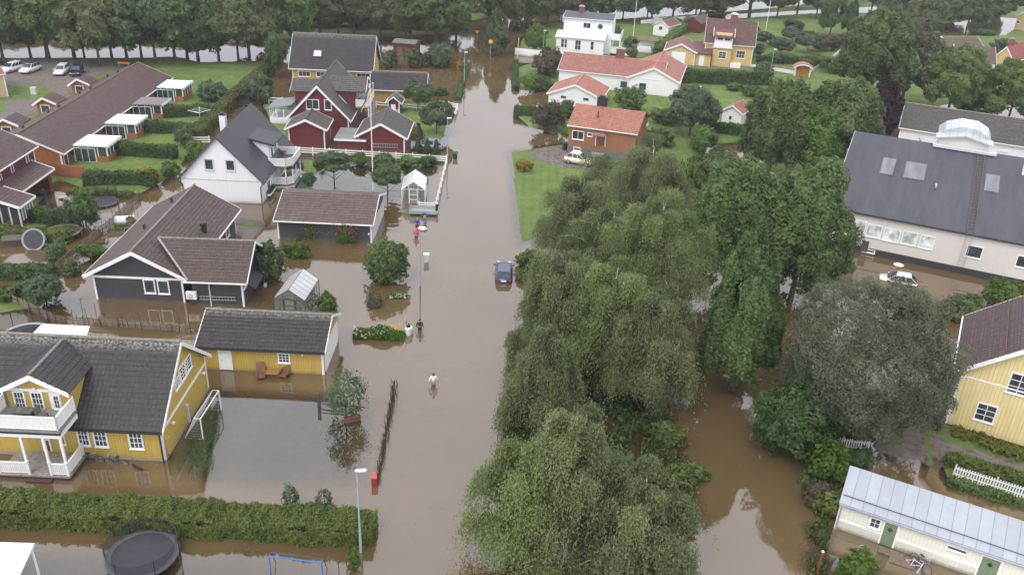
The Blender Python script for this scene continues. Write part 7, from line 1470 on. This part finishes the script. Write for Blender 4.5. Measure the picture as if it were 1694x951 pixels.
# greenhouses
def greenhouse(label, pa, pb, D, he, hr, frame, group=None, roof_alpha=.35):
    A, B = G(*pa), G(*pb); d = B - A; w_ = d.length; rz = math.atan2(d.y, d.x); o = thing('greenhouse', label, 'greenhouse', (A.x, A.y, -.3), rz); he += .3; hr += .3; mb = MB(); b = .05
    for y in (0, D):
        for x in (0, w_): mb.bar((x, y, 0), (x, y, he), b)
        mb.bar((0, y, he), (w_ / 2, y, hr), b); mb.bar((w_, y, he), (w_ / 2, y, hr), b); mb.bar((0, y, he), (w_, y, he), b * .8)
        for f in (.3, .7): mb.bar((w_ * f, y, 0), (w_ * f, y, he + (hr - he) * .6), b * .8)
    k = max(3, int(D / .65))
    for i in range(k + 1):
        y = D * i / k
        for x in (0, w_): mb.bar((x, y, 0), (x, y, he), b * .7); mb.bar((x, y, he), (w_ / 2, y, hr), b * .7)
    for x, z in ((0, he), (w_, he), (w_ / 2, hr), (0, .5), (w_, .5)): mb.bar((x, 0, z), (x, D, z), b)
    mb.build('frame', frame, o); GP = seethru('greenhouse_pane', (.4, .44, .42), .22, .1); RP = seethru('greenhouse_roof_pane_%d' % int(roof_alpha * 100), (.7, .72, .72), roof_alpha, .15)
    mb = MB()
    for y in (0, D): mb.add([(0, y, 0), (w_, y, 0), (w_, y, he), (w_ / 2, y, hr), (0, y, he)], [(0, 1, 2, 3, 4)])
    for x in (0, w_): mb.add([(x, 0, 0), (x, D, 0), (x, D, he), (x, 0, he)], [(0, 1, 2, 3)])
    mb.build('wall_pane', GP, o); mb = MB()
    for x in (0, w_): mb.add([(x, -.02, he + .01), (x, D + .02, he + .01), (w_ / 2, D + .02, hr + .01), (w_ / 2, -.02, hr + .01)], [(0, 1, 2, 3)])
    mb.build('roof_pane', RP, o); opening(o, Vector((w_ * .32, -.03, .1)), Vector((1, 0, 0)), Vector((0, -1, 0)), w_ * .36, he * .98, 1, 3, frame, 'door', .07, GP)
    rs = np.random.RandomState(int(D * 10)); n = 900; leaf_object('plants', np.stack([rs.uniform(.2, w_ - .2, n), rs.uniform(.5, D - .2, n), rs.uniform(.2, he * .75, n)], -1), rs.normal(size=(n, 3)), .11, rs.rand(n), G_APPLE, o)
greenhouse('white framed greenhouse with milky roof beside the roadside rail fence', (665, 336), (703, 337), 4.2, 1.75, 2.75, WHITE, roof_alpha=.75); greenhouse('dark framed greenhouse with bright roof panes behind the yellow garage', (455, 520), (506, 524), 4.4, 1.6, 2.6, DGREY, roof_alpha=.6)
# trailer
P = G(701, 353); o = thing('trailer', 'small flat grey trailer with blue mudguard in the water by the fence', 'trailer', (P.x, P.y, -.35), R(2)); boxpart('bed', plain('trailer_floor', (.3, .31, .3), .6), o, -1.6, 1.6, -.75, .75, .55, .62)
for b in ((-1.62, 1.62, -.79, -.755, .55, .95), (-1.62, 1.62, .755, .79, .55, .95), (-1.65, -1.625, -.75, .75, .55, .95), (1.625, 1.65, -.75, .75, .55, .8)): boxpart('side_board', plain('trailer_side', (.35, .42, .43), .4, .3), o, *b)
for s in (-1, 1):
    mb = MB(); mb.T = Matrix.Translation((.15, s * .92, .35)) @ Matrix.Rotation(R(90), 4, 'X'); mb.lathe([(.18, -.09), (.3, -.08), (.3, .08), (.18, .09)], (0, 0, 0), 16); wh = mb.build('wheel', RUBBER, o); mb = MB(); mb.T = Matrix.Translation((.15, s * 1.0, .35)) @ Matrix.Rotation(R(90), 4, 'X'); mb.lathe([(.17, -.02), (.17, .02)], (0, 0, 0), 12); mb.build('rim', RIM, wh)
    mb = MB(); mb.tube([(.15 + .38 * math.cos(t), s * .92, .35 + .38 * math.sin(t)) for t in np.linspace(.1, 3.04, 9)], .07, 6); mb.build('mudguard', plain('blue_mudguard', (.05, .14, .4), .4), o)
mb = MB(); mb.bar((-1.65, .5, .5), (-2.9, 0, .5), .07); mb.bar((-1.65, -.5, .5), (-2.9, 0, .5), .07); mb.tube([(-2.8, 0, .5), (-2.8, 0, .05)], .04, 6); mb.build('drawbar', STEEL, o)
# ------------------------------------------------------------------ flower beds, tub, garden things
def flowers(name, label, px, w_, d_, h_, n, nf, seed, fl=(.8, .8, .78), rz=0, yellow=0):
    P = G(*px); o = thing(name, label, 'flower bed', (P.x, P.y, -.1), R(rz)); rs = np.random.RandomState(seed)
    x, y = rs.uniform(-w_ / 2, w_ / 2, n), rs.uniform(-d_ / 2, d_ / 2, n); env = h_ * (.8 + .25 * np.sin(x * 2.2 + 1)) * np.sqrt(np.clip(1.15 - (2 * y / d_) ** 2 * .6 - (2 * x / w_) ** 6 * .6, .1, 1.2))
    C = np.stack([x, y, rs.uniform(0, 1, n) ** .6 * env], -1); leaf_object('leaves', C, rs.normal(size=(n, 3)), .14, rs.rand(n), leafmat('leaves_bed', (.05, .12, .015), (.13, .24, .03)), o, up=np.array([[0, 0, 1.]]), aspect=1.3)
    x, y = rs.uniform(-w_ / 2, w_ / 2 * (1 if not yellow else .45), nf), rs.uniform(-d_ / 2, d_ / 2, nf); env = h_ * (.8 + .25 * np.sin(x * 2.2 + 1)) * np.sqrt(np.clip(1.15 - (2 * y / d_) ** 2 * .6, .1, 1.2))
    leaf_object('white_flowers', np.stack([x, y - .02, env * rs.uniform(.6, 1.08, nf)], -1), rs.normal(size=(nf, 3)) * .4 + [0, -.5, 1], .085, rs.rand(nf), leafmat('petals_%d' % seed, fl, fl), o)['kind'] = 'stuff'
    if yellow:
        x, y = rs.uniform(.05 * w_, w_ * .46, yellow), rs.uniform(-.1, d_ / 2, yellow); leaf_object('yellow_flowers', np.stack([x, y, h_ * rs.uniform(.8, 1.25, yellow) * (1 - .25 * rs.rand(yellow))], -1), rs.normal(size=(yellow, 3)) * .5 + [0, -.3, 1], .075, rs.rand(yellow), leafmat('petals_yellow', (.6, .42, .01), (.75, .6, .02)), o)['kind'] = 'stuff'
    return o
flowers('flower_bed', 'long bed of white daisies and yellow flowers standing in the water', (627, 557), 4.3, 1.3, 1.05, 5200, 330, 1, yellow=110); flowers('flower_clump', 'clump of white flowers in the water above the daisy bed', (658, 491), 1.5, .8, .45, 500, 150, 2, (.8, .8, .7))
for (x, y), rr in (((514, 392), 1), ((572, 398), 1)):
    P = G(x, y + 4); o = thing('climbing_rose', ['rose bush with pink flowers climbing the left of the charcoal garage wall', 'rose bush with red flowers climbing the right of the charcoal garage wall'][x > 550], 'rose bush', (P.x, P.y, -.1)); rs = np.random.RandomState(x); n = 1500
    C = rs.normal(size=(n, 3)) * [.5, .16, .5] + [0, -.1, 1.15]; leaf_object('leaves', C, rs.normal(size=(n, 3)) + [0, -.6, .3], .12, rs.rand(n), G_MAPLE, o); k = 60; C = rs.normal(size=(k, 3)) * [.55, .12, .45] + [0, -.3, 1.4]; leaf_object('blossom', C, rs.normal(size=(k, 3)) * .4 + [0, -1, .4], .1, rs.rand(k), leafmat('rose_petals', (.4, .03, .1), (.55, .06, .16)), o)
    mb = MB(); mb.tube([(0, 0, -.4), (.05, 0, .6), (-.05, 0, 1.4)], [.04, .03, .015], 5); mb.build('stem', BARK, o)
P = G(676, 553); o = thing('tub', 'white plastic tub with a tall yellow handle beside the flower bed', 'tub', (P.x, P.y, -.1), R(70)); mb = MB(); mb.lathe([(.2, 0), (.26, .75), (.3, .78), (.2, .7)], (0, 0, 0), 14, 1.4, 1); mb.build('body', WHITE, o); mb = MB(); mb.tube([(0, .3, .2), (0, .32, 1.8)], .025, 6); mb.build('handle', plain('yellow_handle', (.7, .5, .03), .5), o)
P = G(694, 380); o = thing('boat_tub', 'white floating tub pushed by the waders', 'tub', (P.x + .3, P.y, -.08)); mb = MB(); mb.lathe([(.2, 0), (.32, .2), (.36, .23), (.28, .16), (.08, .1)], (0, 0, 0), 14, 1.5, .9); mb.build('body', WHITE, o); mb = MB(); mb.tube([(-.6, 0, .28), (-.95, 0, .3)], .02, 5); mb.build('tow_rope', WOOD, o)
# chairs and table at the yellow garage
for i, (x, y, rz) in enumerate(((432, 624, 15), (470, 622, -10))):
    P = G(x, y); o = thing('garden_chair', ['brown wooden garden chair left of the little table by the garage', 'brown wooden garden chair right of the table, under the garage window'][i], 'chair', (P.x, P.y, -.25), R(rz)); boxpart('seat', TAN, o, -.33, .33, -.4, .3, .42, .48); mb = MB(); mb.obox((-.33, .3, .42), (.66, 0, 0), (0, .05, 0), (0, .3, .85)); mb.build('backrest', TAN, o)
    for sx in (-.33, .28):
        for sy in (-.38, .28): boxpart('leg', TAN, o, sx, sx + .05, sy, sy + .05, 0, .419)
        boxpart('armrest', TAN, o, sx - .02, sx + .08, -.4, .38, .66, .7); boxpart('arm_post', TAN, o, sx, sx + .05, -.38, -.32, .481, .659)
P = G(451, 622); o = thing('garden_table', 'small honey coloured wooden table between the two garden chairs', 'table', (P.x, P.y, -.25)); boxpart('tabletop', plain('honey_wood', (.28, .14, .055), .6), o, -.5, .5, -.35, .35, .62, .67); boxpart('pedestal', TAN, o, -.1, .1, -.1, .1, 0, .619)
boxpart('foot', TAN, o, -.35, .35, -.06, .06, -.06, -.001)
P = at(104, 328); o = thing('garden_table', 'small round wooden table on the deck beside the red terrace', 'table', P); mb = MB(); mb.lathe([(.5, .7), (.5, .75)], (0, 0, 0), 16); mb.build('tabletop', plain('pale_wood', (.4, .3, .24), .7), o); boxpart('leg', WOOD, o, -.3, -.22, -.04, .04, 0, .699); boxpart('leg', WOOD, o, .22, .3, -.04, .04, 0, .699)
P = at(70, 328); o = thing('barbecue', 'black barbecue under the red terrace roof edge', 'barbecue', P); boxpart('body', BLACK, o, -.5, .5, -.3, .3, .5, .95); mb = MB(); mb.lathe([(.45, .951), (.4, 1.15), (.1, 1.28)], (0, 0, 0), 12); mb.build('lid', BLACK, o)
for x in (-.45, .4): boxpart('leg', DGREY, o, x, x + .05, -.25, .25, 0, .499)
# balcony furniture, bikes, stakes
hb = H['yb']
def chair_simple(label, W, rz, mat, s=1.0, cat='chair'):
    o = thing('garden_chair', label, cat, W, rz); boxpart('seat', mat, o, -.28 * s, .28 * s, -.3 * s, .3 * s, .36, .41); mb = MB(); mb.obox((-.28 * s, .28 * s, .41), (.56 * s, 0, 0), (0, .05, 0), (0, .22 * s, .5 * s)); mb.build('backrest', mat, o)
    for x in (-.26, .22):
        for y in (-.28, .24): boxpart('leg', mat, o, x * s, x * s + .04, y * s, y * s + .04, 0, .359)
    return o
bzz = bz_y = None
yb_bal = [c for c in hb.o.children if c.name.startswith('balcony')][0]; zt = max(v.co.z for v in yb_bal.data.vertices) + .005; x_r = max(v.co.x for v in yb_bal.data.vertices)
GRW = plain('grey_wood', (.1, .09, .085), .7); chair_simple('grey wooden lounger on the yellow house balcony, left of the table', hb.world((x_r - 3.7, -hb.hy - 1.2, zt)), R(-60), GRW, .95); chair_simple('grey wooden chair on the yellow house balcony, right of the table', hb.world((x_r - 1.6, -hb.hy - 1.2, zt)), R(75), GRW, .85)
W = hb.world((x_r - 2.6, -hb.hy - 1.1, zt)); o = thing('balcony_table', 'low grey wooden table on the yellow house balcony', 'table', W); boxpart('tabletop', GRW, o, -.4, .4, -.35, .35, .5, .55); boxpart('leg', GRW, o, -.3, -.2, -.2, .2, 0, .499); boxpart('leg', GRW, o, .2, .3, -.2, .2, 0, .499)
wb = H['wh']; chair_simple('black armchair on the white house corner balcony', wb.world((3.2, -wb.hy - .3, 2.8)), R(60), BLACK, 1.1)
def bicycle(label, px, rz, col, lean=.12, z=None, group=None, flat=0):
    P = at(*px); o = thing('bicycle', label, 'bicycle', (P.x, P.y, P.z if z is None else z), R(rz), group); o.rotation_euler = (flat or -lean, 0, R(rz)); m = paint('bike_%02x%02x' % (int(col[0] * 255), int(col[2] * 255)), col)
    for x in (-.52, .52):
        mb = MB(); n = 20; pts = [(x + .33 * math.cos(2 * math.pi * k / n), 0, .34 + .33 * math.sin(2 * math.pi * k / n)) for k in range(n + 1)]; mb.tube(pts, .022, 5, False); wh = mb.build('wheel', RUBBER, o); mb = MB()
        for k in range(8): t = math.pi * k / 8; mb.bar((x - .32 * math.cos(t), 0, .34 - .32 * math.sin(t)), (x + .32 * math.cos(t), 0, .34 + .32 * math.sin(t)), .006)
        mb.build('spokes', STEEL, wh)
    mb = MB()
    for a, b in (((-.52, 0, .34), (-.12, 0, .32)), ((-.12, 0, .32), (-.22, 0, .8)), ((-.52, 0, .34), (-.2, 0, .72)), ((-.12, 0, .32), (.38, 0, .78)), ((-.2, 0, .72), (.36, 0, .86)), ((.52, 0, .34), (.36, 0, .9))): mb.tube([a, b], .022, 6)
    mb.build('frame', m, o); mb = MB(); mb.box(-.34, -.1, -.07, .07, .84, .9); mb.tube([(-.22, 0, .8), (-.22, 0, .86)], .02, 6); mb.build('saddle', BLACK, o); mb = MB(); mb.tube([(.36, 0, .9), (.34, 0, 1.02)], .02, 6); mb.tube([(.22, -.28, 1.03), (.34, -.2, 1.05), (.34, .2, 1.05), (.22, .28, 1.03)], .018, 6); mb.build('handlebar', STEEL, o); return o
bicycle('dark bicycle leaning against the yellow house under the left pair of windows', (152, 764), 4, (.05, .06, .07), z=-.22); bicycle('dark blue bicycle leaning against the yellow house, right of the first one', (193, 766), 176, (.03, .05, .12), z=-.22)
P = G(228, 774); o = thing('scooter', 'black kick scooter lying by the yellow house corner', 'scooter', (P.x, P.y, .02), R(-28)); boxpart('deck', BLACK, o, -.45, .35, -.07, .07, .06, .1); mb = MB(); mb.tube([(.35, 0, .08), (-.55, .1, .55)], .025, 6); mb.build('steering_column', DGREY, o)
for x in (-.45, .4): mb = MB(); mb.T = Matrix.Translation((x, 0, .07)) @ Matrix.Rotation(R(90), 4, 'X'); mb.lathe([(.09, -.02), (.09, .02)], (0, 0, 0), 12); mb.build('wheel', RUBBER, o)
bicycle('yellow bicycle tipped over beside the lime green bush', (1438, 925), 70, (.65, .4, .08), z=-.25, lean=.5); bicycle('white and violet bicycle lying at the outbuilding wall', (1503, 938), -75, (.6, .58, .7), z=-.2, lean=.7); bicycle('teal bicycle leaning beside the white one at the outbuilding', (1519, 936), -68, (.08, .18, .2), z=-.2, lean=.4)
for i, (x, y, rz) in enumerate(((1474, 916, -28), (1492, 931, -24))): P = G(x, y); o = thing('wooden_step', ['weathered wooden step in the water below the first green door', 'second weathered wooden step, nearer the bicycles'][i], 'step', (P.x, P.y, -.02 - .03 * i), R(rz)); boxpart('tread', WOOD, o, -.75, .75, -.3, .3, .06, .12); boxpart('riser', WOOD, o, -.72, .72, -.27, .27, -.3, .059)
P = G(1352, 948); o = thing('red_post', 'rust red post with white caps in the weeds left of the lime bush', 'post', (P.x, P.y, -.4), R(0)); mb = MB(); mb.tube([(0, 0, 0), (0, .05, 2.1)], .07, 8); mb.build('pole', plain('rust_red', (.2, .04, .025), .7), o); mb = MB(); mb.lathe([(.09, 0), (.03, .1)], (0, .05, 2.1), 8); mb.build('cap', WHITE, o)
P = G(1381, 942); o = thing('standing_stone', 'pointed grey stone standing in the water left of the lime bush', 'stone', (P.x, P.y, -.3)); mb = MB(); mb.lathe([(.25, 0), (.24, .6), (.13, 1.05), (.02, 1.3)], (0, 0, 0), 7, 1, .6); mb.build('stone', plain('grey_stone', (.17, .18, .18), .9, var=.3), o); mb = MB(); mb.lathe([(.4, 0), (.2, .2)], (.1, .1, 0), 7); mb.build('footing', CONC, o)
# rotary dryer, raised beds, scarecrow pot and poles
P = at(332, 206); h_ = 2.1; o = thing('clothes_dryer', 'white rotary clothes dryer on the terrace lawn', 'clothes dryer', P); mb = MB(); mb.tube([(0, 0, -.2), (0, 0, h_)], .04, 8); mb.build('pole', GREYW, o)
for k in range(4): t = k * math.pi / 2 + .3; mb = MB(); mb.bar((0, 0, h_ - .25), (1.6 * math.cos(t), 1.6 * math.sin(t), h_ + .15), .05); mb.build('arm', WHITE, o)
mb = MB()
for r in (.6, .95, 1.3, 1.55): q = [(r * math.cos(k * math.pi / 2 + .3), r * math.sin(k * math.pi / 2 + .3), h_ - .25 + .4 * r / 1.6) for k in range(5)]; mb.tube(q, .012, 4)
mb.build('line', WHITE, o)
for i, (x, y) in enumerate(((203, 378), (192, 385))):
    P = G(x, y); o = thing('raised_bed', ['wooden raised bed with seedlings, nearer the white cover', 'wooden raised bed with seedlings, nearer the charcoal house ridge'][i], 'raised bed', (P.x, P.y, -.2), R(25))
    for b in ((-.9, .9, -.5, -.44, 0, .5), (-.9, .9, .44, .5, 0, .5), (-.9, -.84, -.435, .435, 0, .5), (.84, .9, -.435, .435, 0, .5)): boxpart('board', WOOD, o, *b)
    boxpart('soil', plain('soil', (.04, .028, .02), .9), o, -.835, .835, -.435, .435, 0, .4); rs = np.random.RandomState(i); n = 160; leaf_object('seedlings', np.stack([rs.uniform(-.8, .8, n), rs.uniform(-.4, .4, n), rs.uniform(.4, .62, n)], -1), rs.normal(size=(n, 3)), .09, rs.rand(n), G_FRESH, o)
P = G(206, 366); o = thing('covered_bed', 'raised bed under a rounded white fleece cover', 'raised bed', (P.x, P.y, -.1), R(15)); mb = MB(); mb.prism([(-1.1, .5 * math.cos(t), .1 + .62 * math.sin(t)) for t in np.linspace(0, math.pi, 9)], (2.2, 0, 0)); mb.build('fleece', plain('white_fleece', (.65, .66, .66), .8), o, bevel=.05); boxpart('board', WOOD, o, -1.15, 1.15, -.56, .56, -.2, .12)
P = at(216, 366); bush('flower_bush', 'small orange flowering plant beside the white fleece cover', (218, 368), 357, .55, leafmat('leaves_marigold', (.12, .12, .02), (.3, .22, .02), (.5, .2, .01)), 420, .12, 320)
A, B = at(84, 289), at(140, 296); d = B - A; o = thing('board_fence', 'orange board fence panel between the red and orange terraces', 'fence', A, math.atan2(d.y, d.x)); mb = MB(); mb.box(0, d.length, -.03, .03, -.2, 1.5); mb.build('panel', ORANGE, o)
for k in range(3): boxpart('post', ORANGE, o, d.length * k / 2 - .05, d.length * k / 2 + .05, .031, .13, -.2, 1.55)
P = G(35, 405); o = thing('garden_box', 'brown tarpaulin covered box by the hedge at the left edge', 'box', (P.x - .6, P.y, -.2), R(20)); boxpart('body', DKWOOD, o, -1.0, 1.0, -.5, .5, 0, .9); mb = MB(); mb.prism([(-1.05, -.55, .905), (-1.05, .55, .905), (-1.05, .35, 1.15), (-1.05, -.2, 1.2)], (2.1, 0, 0)); mb.build('lid', plain('brown_tarpaulin', (.09, .07, .05), .7), o)
P = at(258, 161); o = thing('meter_box', 'small grey cabinet on the grass island by the car park', 'cabinet', at(57, 156)); boxpart('body', GREYW, o, -.4, .4, -.3, .3, -.1, 1.0); boxpart('lid', GREYW, o, -.44, .44, -.34, .34, 1.0, 1.08)
for i, (x, y) in enumerate(((137, 520), (160, 528))):
    P = G(x, y); o = thing('garden_stake', ['tall thin stake with a small bird feeder in the water', 'tall bare thin stake near the wattle fence'][i], 'stake', (P.x, P.y, -.5)); mb = MB(); mb.tube([(0, 0, 0), (.05, 0, 2.0)], [.03, .02], 5); mb.build('stake', DKWOOD, o); mb = MB(); mb.lathe([(.16 if i == 0 else .03, 0), (.1 if i == 0 else .01, .1)], (.05, 0, 2.0), 8); mb.build('feeder' if i == 0 else 'tip', plain('feeder', (.1, .12, .05), .7), o)
P = at(1070, 86); o = thing('pavilion', 'open garden pavilion with a brown roof over a white wall by the villa', 'pavilion', P, R(-12)); boxpart('wall', WREND, o, -2.0, 2.0, -1.5, 1.5, -.3, 1.4)
for x in (-1.9, 1.8):
    for y in (-1.4, 1.3): boxpart('post', WOOD, o, x, x + .1, y, y + .1, 1.401, 2.7)
mb = MB(); courses(mb, (-2.3, -1.9, 2.7), (2.3, -1.9, 2.7), (-2.0, .2, 3.1), (2.0, .2, 3.1), 5); courses(mb, (2.3, 1.9, 2.7), (-2.3, 1.9, 2.7), (2.0, .2, 3.1), (-2.0, .2, 3.1), 5); mb.build('roof', plain('brown_pavilion_roof', (.17, .12, .09), .8), o)
P = G(204, 99); o = thing('road_barrier', 'orange and white barrier lying on the grass beside the canal', 'barrier', at(205, 110)); boxpart('board', plain('orange_barrier', (.7, .25, .02), .5), o, -1.1, 1.1, -.04, .04, .45, .75); 
for x in (-.9, .85): boxpart('leg', STEEL, o, x, x + .06, -.3, .3, 0, .449)

# floating straw, twigs and reed tufts along the road bank
scatter('reed_tufts', [(826, 690), (858, 680), (868, 760), (845, 790), (818, 760)], 500, .3, G_REED, .1, 21)
scatter('reed_tufts', [(1090, 760), (1150, 770), (1165, 850), (1120, 940), (1080, 940)], 900, .3, G_REED, .1, 22)
rs = np.random.RandomState(4); k = 900; C = []
for i in range(k):
    P = G(rs.choice([1115, 840, 1330, 300, 640]) + rs.normal() * 40, rs.uniform(430, 900)); C.append((P.x, P.y, .012))
C = np.array(C); tag(leaf_object('floating_debris', C, rs.normal(size=C.shape) * .1 + [0, 0, 1], .05, rs.rand(k), G_REED, None), kind='stuff')

# moist air between the camera and the far trees
t = NT('moist_air'); v = t.n('VolumePrincipled'); v.inputs['Color'].default_value = (.93, .95, 1, 1); v.inputs['Density'].default_value = .00024; v.inputs['Anisotropy'].default_value = .2
t.l(v.outputs[0], t.out.inputs['Volume']); mb = MB(); mb.box(-2600, 2600, -90, 3300, -1.8, 41); tag(mb.build('haze', t.m), kind='stuff')
